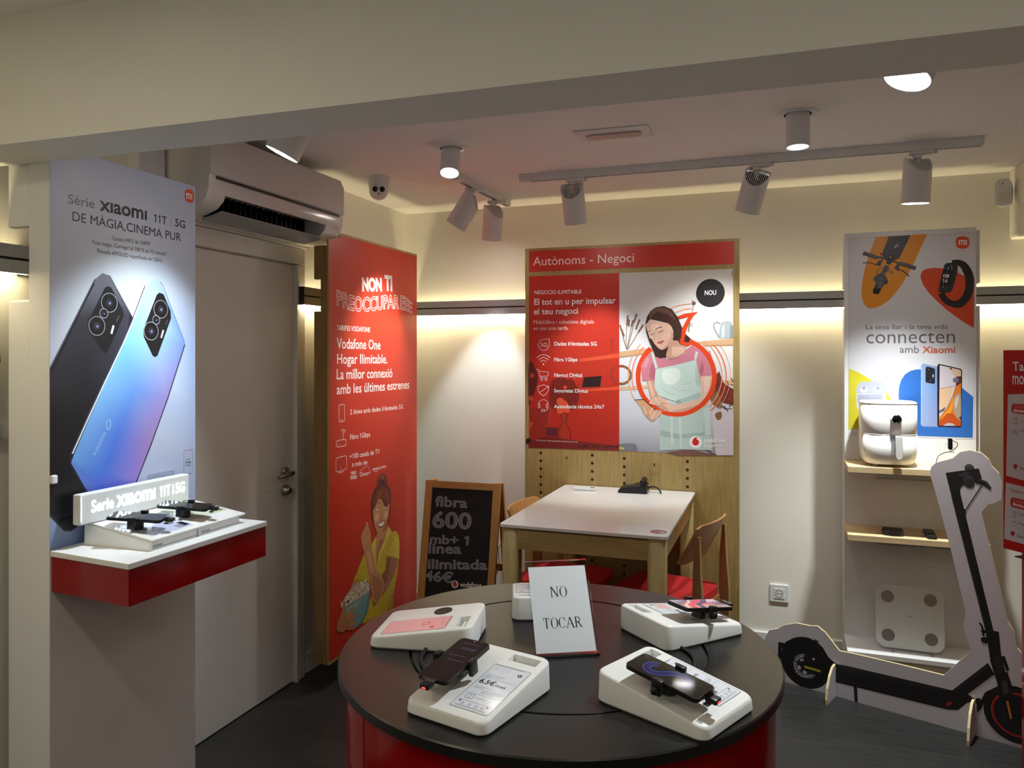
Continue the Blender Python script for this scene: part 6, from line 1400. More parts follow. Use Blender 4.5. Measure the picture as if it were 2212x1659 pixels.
pull_down((.054, 3.01, ZC), rad(-2), 0, 'pull-down ceiling light with pale blue face above the long track', False, 24, (.1, 3.0, 0))

t = thing('emergency_light', 'flush rectangular emergency light in the ceiling', 'emergency light', (-.645, 3.02, ZC), rad(2))
obj('bezel', B(-.152, .152, -.078, .078, -.006, 0, bev=.003), WHITE, t)
bm = bm_(); prism(bm, rrect(.225, .055, .022), -.014, -.006); obj('diffuser', bm, mat('frosted_lens', (196, 176, 172), .15, noise=.12, nscale=50, bump=.6), t, smooth=True, bev=.004)

t = thing('security_camera', 'white dome security camera under the ceiling beside the air conditioner', 'camera', (-1.92, 3.364, ZC))
bm = bm_(); lathe(bm, [(0, 0), (.058, 0), (.058, -.008), (.054, -.02), (.048, -.06), (.044, -.07), (0, -.07)], 36); obj('base', bm, PLAST, t, smooth=True)
view = (Vector((0, 0, 1.9)) - Vector((-1.92, 3.364, 2.41))).normalized(); q = view.to_track_quat('Z', 'Y').to_matrix().to_4x4(); q.translation = (0, 0, -.068)
bm = bm_(); bmesh.ops.create_uvsphere(bm, u_segments=32, v_segments=20, radius=.048); bm.transform(q); obj('eyeball', bm, PLAST, t, smooth=True)
for sx in (-.017, .017):
    bm = bm_(); cyl(bm, (sx, .004, .042), (sx, .004, .0475), .0135); bm.transform(q); e = obj('lens', bm, GLOSSB, t, smooth=True)
bm = bm_(); cyl(bm, (0, -.018, .043), (0, -.018, .0455), .004); bm.transform(q); obj('sensor_dot', bm, BLACK, t)

t = thing('motion_detector', 'white motion detector on the boxed duct at upper right', 'detector', (1.02, 4.19, 2.285), rad(-20))
bm = bm_(); prism(bm, rrect(.066, .13, .026, 8), -.05, 0, 'XZ', M=Matrix.Translation((-.02, 0, .078))); obj('body', bm, PLAST, t, smooth=True, bev=.008, seg=3)
bm = bm_(); prism(bm, rrect(.044, .05, .006, 5), -.054, -.05, 'XZ', M=Matrix.Translation((-.02, 0, .056))); obj('lens_window', bm, mat('ivory_lens', (222, 218, 206), .4, noise=.01), t, smooth=True, bev=.0015)
bm = bm_(); cyl(bm, (-.022, -.0495, .118), (-.022, -.0515, .118), .003); obj('indicator', bm, BLACK, t)
obj('bracket', B(-.008, .012, 0, .02, .06, .11), BLACKM, t)

t = thing('wall_socket', 'white square power socket low on the back wall', 'socket', (-.016, YB, .315))
obj('frame', B(-.048, .048, -.01, 0, -.048, .048, bev=.004), PLAST, t)
bm = bm_(); box(bm, -.027, .027, -.013, -.01, -.027, .027, bev=.001); obj('insert', bm, PLAST, t)
bm = bm_(); lathe(bm, [(.02, 0), (.02, .001), (.0185, .001), (.0165, -.0005), (0, -.0005)], 28, M=Matrix.Translation((0, -.0132, 0)) @ Matrix.Rotation(PI/2, 4, 'X')); obj('socket_well', bm, GREYP, t, smooth=True)
for sx in (-.008, .008):
    bm = bm_(); cyl(bm, (sx, -.0128, 0), (sx, -.0142, 0), .0028, n=12); obj('pin_hole', bm, BLACK, t)

# ------------------------------------------------------------ air conditioner
t = thing('air_conditioner', 'white split air conditioner mounted above the door', 'air conditioner', (XL, 2.264, -.003), PI/2)
L = .906
full = [(0, 2.132), (-.08, 2.128), (-.15, 2.136), (-.205, 2.156), (-.234, 2.184), (-.246, 2.222), (-.248, 2.262), (-.248, 2.40), (-.231, 2.435), (-.17, 2.447), (0, 2.447)]
notch = [(0, 2.135), (-.08, 2.132), (-.112, 2.137), (-.112, 2.228), (-.16, 2.24), (-.240, 2.205), (-.246, 2.222), (-.248, 2.262), (-.248, 2.40), (-.231, 2.435), (-.17, 2.447), (0, 2.447)]
bm = bm_(); prism(bm, full, 0, .095, 'YZ'); prism(bm, notch, .095, .775, 'YZ'); prism(bm, full, .775, L, 'YZ'); obj('casing', bm, ACW, t, smooth=True, auto=30)
fp = [(-.2482, 2.270), (-.255, 2.274), (-.255, 2.402), (-.236, 2.440), (-.17, 2.4535), (-.17, 2.4475), (-.2312, 2.436), (-.2482, 2.40)]
bm = bm_(); prism(bm, fp, .0, L, 'YZ'); obj('front_panel', bm, ACW, t, smooth=True, auto=30)
obj('air_slit', B(.035, .872, -.2515, -.2483, 2.257, 2.268), BLACK, t)
bm = bm_(); box(bm, .096, .774, -.114, -.1125, 2.138, 2.227)
obj('air_outlet', bm, DARKGAP, t)
for k in range(19): x = .12 + k*.034; obj('deflector_vane', B(x, x+.003, -.15, -.115, 2.168, 2.226), BLACK, t)
bm = bm_(); prism(bm, [(-.125, 2.118), (-.20, 2.134), (-.222, 2.144), (-.220, 2.149), (-.18, 2.137), (-.124, 2.127)], .098, .772, 'YZ'); obj('louver', bm, GREYP, t, smooth=True)
bm = bm_(); box(bm, .10, .14, -.06, -.02, 2.1305, 2.1318); obj('bottom_label', bm, GREYP, t)
s = Sheet(); s.art([('p', (150, 146, 148), 0, [(3, 6), (6, 0), (0, 0)]), ('p', (150, 146, 148), 0, [(-3, -1), (0, 0), (-4, -6), (-7, -6)]), ('p', (150, 146, 148), 0, [(9, -1), (6, 0), (10, -6), (13, -6)])])
for k in range(5): s.line((164, 158, 160), 3, [(18 + k*6, -4), (21 + k*6, 4)])
s.build('maker_badge', PRINT, t, (.49, -.2556, 2.295))
s = Sheet(); s.rect((196, 192, 194), 0, 0, 40, 26); s.build('display_window', PRINTG, t, (.835, -.2425, 2.196), (rad(-14), 0, 0))
t = thing('pipe_trunking', 'white pipe trunking on the wall left of the air conditioner', 'trunking', (XL, 2.142, 2.136), PI/2)
obj('cover', B(-.02, .075, -.055, 0, 0, .35, bev=.004), WHITE, t); obj('cover_lip', B(.078, .115, -.048, 0, 0, .35, bev=.004), WHITE, t)

# ------------------------------------------------------------ display panels
def notched(x0, x1, z0, z1, za, zb, y, r=.012): return [(x0, z0), (x1, z0), (x1, z1), (x0, z1)]
# blue phone poster panel on the left wall
t = thing('poster_display', 'tall white display panel with a poster of two large phones, left of the door', 'display panel', (-2.0, 1.609, 0), PI/2)
obj('front_board', B(0, .578, 0, .083, .0, 2.2, bev=.002), WHITE, t)
for x0, x1 in ((.004, .03), (.545, .57)):
    for z0, z1 in ((0.0, 1.752), (1.968, 2.198)): obj('support_frame', B(x0, x1, .0832, .175, z0, z1, bev=.006), WHITE, t)
s = Sheet(); s.art(ART['blue']); s.build('poster', PRINT, t, (.0, -.0008, 0))
bm = bm_(); box(bm, -.002, .016, -.014, -.0015, 1.215, 1.24, bev=.003); obj('plug', bm, PLAST, t)

# red shelf with white top fixed to it
t = thing('display_shelf', 'white topped shelf with glossy red front below the phone poster', 'shelf', (-2.0, 1.592, 0), PI/2)
P4 = [(.018, -.002), (.57, -.002), (.562, -.338), (-.012, -.328)]
bm = bm_(); prism(bm, P4, 1.004, 1.021); obj('shelf_top', bm, WHITE, t, bev=.002)
P5 = [(.022, -.002), (.566, -.002), (.559, -.334), (-.008, -.324)]
bm = bm_(); prism(bm, P5, .902, 1.0038); obj('red_apron', bm, REDG, t, bev=.001)

# illuminated double phone stand on the shelf
t = thing('phone_display_stand', 'white double phone stand with glowing letters on the red shelf', 'display stand', (-1.85, 1.905, 1.0215), PI/2)
def wedge(bm, w, d, h0, h1, r=.012, x=0.0):
    out = rrect(w, d, r, 5); f = lambda y: h0 + (h1 - h0) * (y + d/2) / d
    A = [bm.verts.new((x + p[0]*1.01, p[1]*1.01, 0)) for p in out]; Bq = [bm.verts.new((x + p[0], p[1], f(p[1]) - .003)) for p in out]; Cq = [bm.verts.new((x + p[0]*.985, p[1]*.985, f(p[1]*.985))) for p in out]; n = len(out)
    for i in range(n):
        j = (i+1) % n; bm.faces.new((A[i], A[j], Bq[j], Bq[i])); bm.faces.new((Bq[i], Bq[j], Cq[j], Cq[i]))
    bm.faces.new(A[::-1]); bm.faces.new(Cq)
for k, x in enumerate((-.108, .088)):
    bm = bm_(); wedge(bm, .188, .258, .026, .062, .008, x); bm.transform(Matrix.Translation((0, .0, 0))); obj('base', bm, PLAST, t)
    bm = bm_(); box(bm, x-.088, x+.088, -.1312, -.1292, .004, .0065); box(bm, x-.085, x-.05, -.1312, -.1292, .009, .013); obj('base_gap', bm, GREYP, t)
sl = math.atan2(.036, .258)
MS = Matrix.Translation((0, 0, .0448)) @ Matrix.Rotation(sl, 4, 'X')
bm = bm_(); box(bm, -.2, .204, -.136, .128, .0, .006, bev=.0015); obj('top_plate', bm, WHITEG, t, M=MS)
obj('sign_board', B(-.245, .186, .09, .122, .0655, .156, bev=.004), PLAST, t)
obj('light_edge', B(-.2435, -.2415, .0892, .0906, .076, .15), SIGNL, t)
s = Sheet(); s.text((255, 255, 255), 'Serie', (-208, 98), (-128, 98), 34, .02); s.text((255, 255, 255), 'xıaomı', (-118, 98), (36, 98), 32, .025, 'x'); s.text((255, 255, 255), '11T', (56, 99), (100, 99), 33, .025); s.line((255, 255, 255), 5, [(113, 97), (113, 132)]); s.text((255, 255, 255), '5G', (124, 99), (166, 99), 33, .025)
o = s.build('sign_letters', SIGNL, t, (0, .0894, 0))
s = Sheet(); s.rect((196, 198, 226), -176, -110, -10, 20); s.rect((150, 150, 160), -62, -104, -30, -76); s.rect((120, 120, 130), -62, -60, -36, -36); s.rect((40, 40, 60), -34, -98, -12, -62); s.rect((60, 50, 60), -32, -44, -14, -20)
s.poly((206, 212, 190), [(24, -70), (196, -70), (196, 84), (24, 84)]); s.poly((192, 206, 172), [(124, -68), (194, -68), (194, 10), (140, 24)]); s.line((150, 176, 190), 4, [(70, 78), (130, 36), (192, 24)]); s.line((200, 150, 140), 4, [(140, 78), (154, 46), (194, 46)]); s.rect((110, 60, 50), 166, -60, 176, -46); s.rect((70, 90, 70), 178, -56, 186, -46)
s.build('printed_cards', PRINTG, t, tuple(MS @ Vector((0, 0, .0064))), (sl - PI/2, 0, 0))

# phones and their security clamps
def phone(name, label, M, wall=None, L=.160, W=.0745):
    t = thing(name, label, 'phone', group='display phones'); t.matrix_world = M
    bm = bm_(); prism(bm, rrect(W, L, .011, 6), 0, .0085); obj('body', bm, BLACK, t, smooth=True, bev=.0025, seg=3)
    s = Sheet(); out = rrect(W*1000-5, L*1000-5, 9, 5)
    s.poly((10, 10, 14), out)
    if wall: wall(s)
    s.build('screen', SCREEN, t, (0, 0, .0088), (-PI/2, 0, 0)); return t
def clamp(stand, M):
    """security clamp of a phone: post, cross arm with jaws, cable plug in a clear collar"""
    bm = bm_(); cyl(bm, (0, 0, -.024), (0, 0, -.004), .019); box(bm, -.042, .042, -.008, .008, -.007, -.001, bev=.002)
    for sx in (-1, 1): box(bm, sx*.0435-.005, sx*.0435+.005, -.011, .011, -.016, .0145, bev=.002); box(bm, sx*.040-.0045, sx*.040+.0045, -.009, .009, .0098, .0142, bev=.0015)
    cyl(bm, (-.05, 0, -.012), (-.05, 0, .002), .007, n=14)
    cl = obj('phone_clamp', bm, BLACK, stand, smooth=True, M=M)
    bm = bm_(); box(bm, -.011, .011, -.106, -.0815, -.002, .009, bev=.003); obj('charging_plug', bm, BLACK, cl, smooth=True)
    bm = bm_(); box(bm, -.004, .004, -.1068, -.1055, .0015, .0045); obj('indicator_light', bm, REDLED, cl)
    bm = bm_()
    for z in (-.006, .0115): box(bm, -.017, .017, -.094, -.083, z, z+.0018)
    for sx in (-.0172, .0155): box(bm, sx, sx+.0017, -.094, -.083, -.006, .0133)
    obj('clear_collar', bm, ACRYL, cl)
Mloc = Matrix.Translation((-.150, -.025, .036)) @ Matrix.Rotation(rad(22), 4, 'Z') @ Matrix.Rotation(rad(-3), 4, 'X')
M2l = Matrix.Translation((.036, -.03, .036)) @ Matrix.Rotation(rad(20), 4, 'Z') @ Matrix.Rotation(rad(-3), 4, 'X')
PH_SH = (MS @ Mloc, MS @ M2l)
TW = Matrix.Translation((-1.85, 1.905, 1.0215)) @ Matrix.Rotation(PI/2, 4, 'Z')
for Mx in PH_SH:
    bm = bm_(); cyl(bm, (0, 0, -.032), (0, 0, -.004), .017); box(bm, -.042, .042, -.008, .008, -.008, -.001, bev=.002)
    for sx in (-1, 1): box(bm, sx*.0435-.005, sx*.0435+.005, -.011, .011, -.02, .0142, bev=.002); box(bm, sx*.040-.0045, sx*.040+.0045, -.009, .009, .0098, .0142, bev=.0015)
    cl = obj('phone_clamp', bm, BLACK, t, smooth=True, M=Mx)
    bm = bm_(); box(bm, -.011, .011, -.106, -.0815, -.002, .009, bev=.003); obj('charging_plug', bm, BLACK, cl, smooth=True)
    bm = bm_()
    for z in (-.006, .0115): box(bm, -.017, .017, -.094, -.083, z, z+.0018)
    for sx in (-.0172, .0155): box(bm, sx, sx+.0017, -.094, -.083, -.006, .0133)
    obj('clear_collar', bm, ACRYL, cl)
def dim(s):
    s.line((70, 72, 84), 1.2, [(-22, 62), (6, 62)]); s.line((60, 62, 74), 1.0, [(-22, 54), (14, 54)])
phone('smartphone', 'dark phone clamped on the left half of the lit stand', TW @ PH_SH[0], dim)
phone('smartphone', 'dark phone clamped on the right half of the lit stand', TW @ PH_SH[1], dim)

# red oak-framed poster panel in the corner
t = thing('poster_display', 'tall oak display panel with red poster of a person holding popcorn', 'display panel', (-2.03, 3.086, 0), PI/2)
obj('front_board', prism(bm_(), [(-.004, .116), (.918, .116), (.918, 2.187), (.094, 2.187), (.090, 2.165), (-.004, 2.140)], 0, .009, 'XZ'), OAK, t)
for x0, x1, zt in ((0, .022, 2.115), (.89, .912, 2.18)):
    for z0, z1 in ((.116, 1.80), (1.955, zt)): obj('side_frame', B(x0, x1, .0132, .082, z0, z1), OAKD, t)
    obj('side_frame', B(x0, x1, .0132, .045, 1.8005, 1.9545), OAKD, t)
obj('bottom_rail', B(.0225, .8895, .0132, .03, .116, .14), OAKD, t)
for x0, x1 in ((.30, .325), (.84, .865)): obj('support_frame', B(x0, x1, .0135, .222, .26, 1.79), OAKD, t)
s = Sheet(); s.art(ART['red']); s.build('poster', PRINT, t, (0, -.0008, 0))

# oak panel at the back wall with its header and poster
t = thing('poster_display', 'wide oak display panel with red header board behind the desk', 'display panel', (-1.37, 4.05, 0))
bm = bm_(); box(bm, 0, 1.162, 0, .018, .0, 2.194)
obj('front_board', bm, OAK, t)
for x0, x1 in ((-.008, .02), (1.13, 1.152)):
    for z0, z1 in ((0, 1.80), (1.96, 2.19)): obj('side_frame', B(x0, x1, .0185, .19, z0, z1), OAKD, t)
bm = bm_()
s = Sheet()
for x in (.092, .388, .565, .90):
    z = 1.045 if x < .5 else 1.035
    while z > .2:
        s.disc((60, 44, 26), (x*1000, z*1000-2), 8); s.disc((14, 10, 8), (x*1000, z*1000), 6.2); z -= .0445
for x, z in ((.243, 1.0), (.727, .985)):
    s.disc((96, 72, 38), (x*1000, z*1000), 30, 29); s.poly((24, 18, 12), [(x*1000-3, z*1000+29), (x*1000+3, z*1000+29), (x*1000+3, z*1000+14), (x*1000-3, z*1000+14)])
s.build('peg_holes', PRINT, t, (0, -.0006, 0))
s = Sheet(); s.art(ART['head']); s.build('header_sign', PRINT, t, (0, -.0012, 0))
s = Sheet(); s.art(ART['mid']); s.build('poster', PRINT, t, (0, -.0012, 0))
# ------------------------------------------------------------ desk corner
t = thing('desk', 'white topped oak desk pushed against the oak panel', 'desk', (-.78, 3.52, 0))
bm = bm_(); prism(bm, rrect(.706, 1.046, .02, 5), .862, .875); obj('tabletop', bm, WHITEG, t, smooth=True, bev=.002)
bm = bm_(); prism(bm, rrect(.66, 1.0, .01, 3), .852, .8615); obj('top_spacer', bm, OAKD, t)
box_a = [(-.275, .275, -.51, -.488, OAKX), (-.275, .275, .488, .51, OAKX)]
for a in box_a: obj('apron', B(a[0], a[1], a[2], a[3], .772, .8515), a[4], t)
for sx in (-.34, .318): obj('apron', B(sx, sx+.022, -.445, .445, .772, .8515), wood('oak_depth', (150, 116, 68), (178, 144, 92), 'Y', 5), t)
for sx in (-1, 1):
    for sy in (-1, 1):
        bm = bm_(); M = Matrix.Translation((sx*.309, sy*.478, 0)); lo = rrect(.056, .056, .01, 4); hi = rrect(.076, .076, .018, 4)
        A = [bm.verts.new(M @ Vector((p[0], p[1], 0))) for p in lo]; D = [bm.verts.new(M @ Vector((p[0], p[1], .861))) for p in hi]
        for i in range(len(A)): bm.faces.new((A[i], A[(i+1) % len(A)], D[(i+1) % len(A)], D[i]))
        bm.faces.new(A[::-1]); bm.faces.new(D); obj('leg', bm, OAK, t, smooth=True)
s = Sheet()
s.disc((150, 40, 42), (0, 0), 34)
for k in range(4): s.line((186, 120, 118), 2.5, [(-22, 12-k*7), (8, 12-k*7)])
s.poly((206, 190, 190), [(4, -14), (24, -12), (24, 2), (6, 4)])
s.build('round_sticker', PRINTG, t, (.308, -.442, .8754), (-PI/2, 0, 0))

def chair(loc, rz, label):
    t = thing('desk_chair', label, 'chair', loc, rz, 'oak chairs at the desk')
    bm = bm_(); prism(bm, rrect(.40, .42, .07, 6), .435, .475); obj('seat', bm, REDF, t, smooth=True, bev=.016, seg=4)
    for sx in (-1, 1):
        bm = bm_(); lo = Vector((sx*.178, .245, 0)); mid = Vector((sx*.176, .234, .46)); hi = Vector((sx*.168, .2335, .775))
        rings = []
        for c_, w_, d_ in ((lo, .022, .03), (mid, .026, .05), (Vector((sx*.172, .229, .62)), .024, .036), (hi, .02, .014)):
            rings.append([bm.verts.new(c_ + Vector((x*w_/2, y*d_/2, 0))) for x, y in ((-1, -1), (1, -1), (1, 1), (-1, 1))])
        for a, b2 in zip(rings, rings[1:]):
            for i in range(4): bm.faces.new((a[i], a[(i+1) % 4], b2[(i+1) % 4], b2[i]))
        bm.faces.new(rings[0][::-1]); bm.faces.new(rings[-1]); obj('leg', bm, BEECHL, t, bev=.003)
        bm = bm_(); cyl(bm, (sx*.172, -.185, 0), (sx*.165, -.17, .432), .013, .018, 14); obj('leg', bm, BEECHL, t, smooth=True)
    obj('seat_rail', B(-.155, .155, -.16, -.14, .40, .434), BEECHL, t)
    obj('seat_rail', B(-.155, .155, .20, .218, .40, .434), BEECHL, t)
    bm = bm_(); n = 14; F = []; G = []
    for i in range(n+1):
        a = -1 + 2*i/n; x = a*.19
        for j, (z, dy) in enumerate(((.635, .168), (.735, .222), (.825, .262))):
            y = dy - .028*a*a
            F.append(bm.verts.new((x, y - .006, z - (.012*max(0, abs(a)-.85)/.15 if j == 2 else 0) + (.01*max(0, abs(a)-.85)/.15 if j == 0 else 0)))); G.append(bm.verts.new((x, y + .006, F[-1].co.z)))
    for i in range(n):
        for j in range(2):
            k = i*3 + j; bm.faces.new((F[k], F[k+3], F[k+4], F[k+1])); bm.faces.new((G[k], G[k+1], G[k+4], G[k+3]))
        bm.faces.new((F[i*3+2], F[i*3+5], G[i*3+5], G[i*3+2])); bm.faces.new((F[i*3], G[i*3], G[i*3+3], F[i*3+3]))
    for i in (0, n):
        for j in range(2): k = i*3+j; bm.faces.new((F[k], F[k+1], G[k+1], G[k]))
    bmesh.ops.recalc_face_normals(bm, faces=bm.faces[:]); obj('backrest', bm, BEECH, t, smooth=True, auto=50)
chair((-.535, 3.69, 0), rad(-105), 'oak chair with red seat at the right side of the desk')
chair((-1.045, 3.725, 0), rad(84), 'oak chair with red seat tucked at the left side of the desk')

t = thing('desk_telephone', 'black desk telephone with handset on the white desk', 'telephone', (-.735, 3.945, .8755), rad(4))
bm = bm_(); prism(bm, [(-.075, 0), (-.075, .012), (-.06, .024), (.05, .046), (.072, .046), (.075, .0)], -.055, .055, 'XZ'); obj('body', bm, BLACK, t, smooth=True, bev=.006, seg=3)
M = Matrix.Rotation(rad(-11.3), 4, 'Y'); s = Sheet(); s.poly((74, 80, 66), rrect(42, 30, 3, 3)); s.build('display', PRINTG, t, (-.012, 0, .0352), (-PI/2, -rad(11.3), 0))
bm = bm_(); tube(bm, [(.052, -.06, .058), (.053, -.03, .066), (.053, .03, .066), (.052, .06, .058)], [.014, .011, .011, .014], 12, 3); obj('handset', bm, BLACK, t, smooth=True)
bm = bm_(); tube(bm, [(.07, .01, .02), (.10, .005, .03), (.125, -.005, .026), (.14, -.02, .010), (.142, -.03, .0045)], .0042, 8, 4); obj('cord', bm, BLACK, t, smooth=True)
t = thing('remote_control', 'flat white remote control near the back edge of the white desk', 'remote control', (-.985, 3.905, .8755), rad(8))
obj('body', B(-.06, .06, -.026, .026, 0, .014, bev=.004), PLAST, t, smooth=True)
s = Sheet(); s.rect((130, 134, 128), 26, -16, 52, 16); 
for k in range(4): s.disc((150, 160, 170), (-40 + 16*k, 4 * (k % 2)), 4)
s.build('display_and_keys', PRINTG, t, (0, 0, .0144), (-PI/2, 0, 0))
bm = bm_(); tube(bm, [(-.66, 4.03, .70), (-.655, 4.02, .62), (-.62, 3.99, .50), (-.66, 3.98, .36), (-.72, 4.0, .2), (-.70, 4.02, .006)], .004, 8, 5); tag(obj('cable', bm, BLACK, None, smooth=True), 'black cable hanging under the desk by the oak panel', 'cable')

# ------------------------------------------------------------ chalkboard
t = thing('chalkboard', 'wood framed chalkboard A-frame leaning in the corner beside the red panel', 'chalkboard', (-1.81, 3.675, 0), rad(2))
TL = rad(10.5)
MC = Matrix.Translation((0, 0, .92)) @ Matrix.Rotation(-TL, 4, 'X')
Wd, Hh = .425, .92/math.cos(TL)
for x0 in (0, Wd-.04): obj('stile', B(x0, x0+.04, 0, .022, -Hh, 0, bev=.002), PINE, t, M=MC)
for z0 in (-.038, -.662): obj('cross_rail', B(.0402, Wd-.0402, 0, .022, z0, z0+.037, bev=.002), wood('pine_rail', (178, 128, 66), (200, 150, 86), 'X', 6), t, M=MC)
obj('slate', B(.0402, Wd-.0402, .008, .014, -.6245, -.0382), mat('slate_black', (24, 24, 26), .7, noise=.25, nscale=18), t, M=MC)
s = Sheet(); s.art(ART['chalk'][6:]); s.build('logo', PRINT, t, tuple(MC @ Vector((0, .0076, 0))), (-TL, 0, 0))
s = Sheet(); s.art(ART['chalk'][:6]); s.build('chalk_writing', print_mat('chalk', .9), t, tuple(MC @ Vector((0, .0076, 0))), (-TL, 0, 0))
MR = Matrix.Translation((0, .05, .915)) @ Matrix.Rotation(TL, 4, 'X')
for x0 in (.004, Wd-.036): obj('rear_leg', B(x0, x0+.032, 0, .02, -Hh+.005, -.002), PINE, t, M=MR)
obj('rear_bar', B(.0365, Wd-.0365, 0, .02, -.5, -.46), PINE, t, M=MR)
bm = bm_(); tube(bm, [(Wd+.003, -.045, .60), (Wd+.004, .0, .605), (Wd+.003, .06, .58)], .003, 6); tube(bm, [(Wd+.003, -.045, .60), (Wd+.004, -.03, .50), (Wd+.003, -.065, .47)], .0025, 6); obj('hinge_stay', bm, CHROME, t, smooth=True)

# ------------------------------------------------------------ round display table
TC = (-.513, 1.758); TR = .518; TZ = .885
t = thing('display_table', 'round charcoal topped display table with glossy red drum base', 'table', (TC[0], TC[1], 0))
g = .352
bm = bm_(); lathe(bm, [(0, .860), (TR-.004, .860), (TR, .864), (TR, .882), (TR-.003, .885), (g+.004, .885), (g+.004, .878), (0, .878)], 128); obj('outer_top', bm, TOPD, t, smooth=True, auto=30)
bm = bm_(); lathe(bm, [(0, .8785), (g-.003, .8785), (g-.003, .8838), (g-.0045, .885), (0, .885)], 128); obj('inner_disc', bm, TOPD, t, smooth=True, auto=30)
bm = bm_(); lathe(bm, [(0, .05), (TR-.018, .05), (TR-.018, .859), (0, .859)], 128); obj('drum', bm, REDG, t, smooth=True)
bm = bm_(); lathe(bm, [(0, 0), (TR-.06, 0), (TR-.06, .0495), (0, .0495)], 96); obj('plinth', bm, BLACKM, t, smooth=True)
bm = bm_()
for a in (-1.32, -.98, -2.2, -2.9, .3): 
    c_, s_ = math.cos(a), math.sin(a); q = TR - .0175
    M = Matrix.Translation((q*c_, q*s_, 0)) @ Matrix.Rotation(a, 4, 'Z'); box(bm, -.001, .0004, -.0008, .0008, .06, .858, M=M)
obj('panel_seam', bm, mat('seam_dark_red', (60, 4, 6), .6, noise=.05), t)

SW, SD, H0, H1 = .193, .252, .0255, .0625
SA = math.atan2(H1-H0, SD)
MSL = Matrix.Translation((0, 0, H0)) @ Matrix.Rotation(SA, 4, 'X')      # frame lying on the slope, origin at the low edge
def stand(low, ang, label, price=None, holder=True, tint=None):
    rz = rad(ang - 90)
    t = thing('phone_stand', label, 'phone stand', (low[0], low[1], TZ + .001), rz, 'white wedge phone stands on the round table')
    bm = bm_(); r = .022; f = lambda y: H0 + (H1-H0)*y/SD
    out = rrect(SW, SD, r, 7, 0, SD/2); n = len(out)
    A0 = [bm.verts.new((p[0]*.985, SD/2+(p[1]-SD/2)*.985, 0)) for p in out]; A1 = [bm.verts.new((p[0]*1.012, SD/2+(p[1]-SD/2)*1.012, .004)) for p in out]
    rings = [A0, A1]
    for k, ins, dz in ((0, 0, -.007), (1, .0012, -.0035), (2, .0036, -.001), (3, .007, 0)):
        o2 = rrect(SW-2*ins, SD-2*ins, r-ins*.5, 7, 0, SD/2); rings.append([bm.verts.new((p[0], p[1], f(p[1]) + dz)) for p in o2])
    for a, b2 in zip(rings, rings[1:]):
        for i in range(n): bm.faces.new((a[i], a[(i+1) % n], b2[(i+1) % n], b2[i]))
    bm.faces.new(A0[::-1])
    sx0, sx1, sy0, sy1 = .012, .080, .207, .234
    hole = [bm.verts.new((x, y, f(y))) for x, y in ((sx0, sy0), (sx1, sy0), (sx1, sy1), (sx0, sy1))]
    top = rings[-1]; allv = top + hole
    for tri in tessellate_polygon([[v.co for v in top], [v.co for v in hole]]):
        try: bm.faces.new([allv[i] for i in tri])
        except ValueError: pass
    fl = [bm.verts.new((v.co.x, v.co.y, v.co.z - .012)) for v in hole]
    for i in range(4): bm.faces.new((hole[i], hole[(i+1) % 4], fl[(i+1) % 4], fl[i]))
    bm.faces.new(fl); bmesh.ops.recalc_face_normals(bm, faces=bm.faces[:]); obj('body', bm, PLAST, t, smooth=True, auto=25)
    obj('card_slot', B(sx0+.001, sx1-.001, sy0+.001, sy1-.001, f(sy0)-.0115, f(sy0)-.0105), mat('slot_grey', (150, 155, 150), .5, noise=.03), t)
    s = Sheet(); x0, x1, y0, y1 = -2, 84, 26, 186
    s.poly((150, 152, 156), rrect(x1-x0+3, y1-y0+3, 4, 3, (x0+x1)/2, (y0+y1)/2)); s.poly((216, 220, 232) if not tint else tint, rrect(x1-x0, y1-y0, 3, 3, (x0+x1)/2, (y0+y1)/2)); s.line((90, 92, 98), 1.6, [(x0+2, y1-2), (x1-14, y1-2)])
    if price: price(s)
    s.build('price_label', PRINTG, t, tuple(MSL @ Vector((0, 0, .0006))), (SA - PI/2, 0, 0))
    return t, Matrix.Translation((low[0], low[1], TZ + .001)) @ Matrix.Rotation(rz, 4, 'Z')
gk = (92, 96, 108)
def body_lines(s):
    s.disc((30, 30, 34), (70, 166), 5, 2.2)
    for k, x in enumerate((12, 26, 40)): s.disc((176, 182, 194), (x, 172), 4, 3)
    for k, (y, a, b2) in enumerate(((146, 6, 46), (140, 6, 40), (101, 6, 52), (97, 6, 30), (90, 30, 78), (86, 30, 74), (82, 30, 60))): s.line((140, 144, 156), 1.3, [(a, y), (b2, y)])
    s.line((120, 124, 134), .7, [(4, 134), (80, 134)]); s.line((120, 124, 134), .7, [(4, 94), (80, 94)]); s.line((120, 124, 134), .7, [(4, 76), (80, 76)])
    s.line(gk, 1, [(10, 58), (26, 58), (26, 72), (10, 72)], 0, 1); s.line(gk, 1, [(18, 58), (18, 72)]); s.line((120, 124, 134), 1.2, [(32, 65), (56, 65)])
    s.line((120, 124, 134), .8, [(4, 50), (80, 50)]); s.disc((24, 24, 28), (8, 46), 2.2); s.disc((24, 24, 28), (72, 46), 2.2)
    for x in (18, 34, 50, 64): s.disc((120, 124, 140), (x, 40), 3.6, 2.6)
    for y in (33, 30.5): s.line((150, 154, 166), .9, [(6, y), (76, y)])
def price_a(s):
    body_lines(s); s.text((26, 26, 30), '6.5€', (4, 113), (40, 113), 14, .02); s.text((40, 40, 46), '/mes', (41, 113), (68, 113), 9, .01)
def price_b(s):
    body_lines(s); s.text((30, 30, 34), '25€', (6, 113), (40, 113), 14, .01); s.text((40, 40, 46), '/mes', (41, 113), (70, 113), 10, 0)
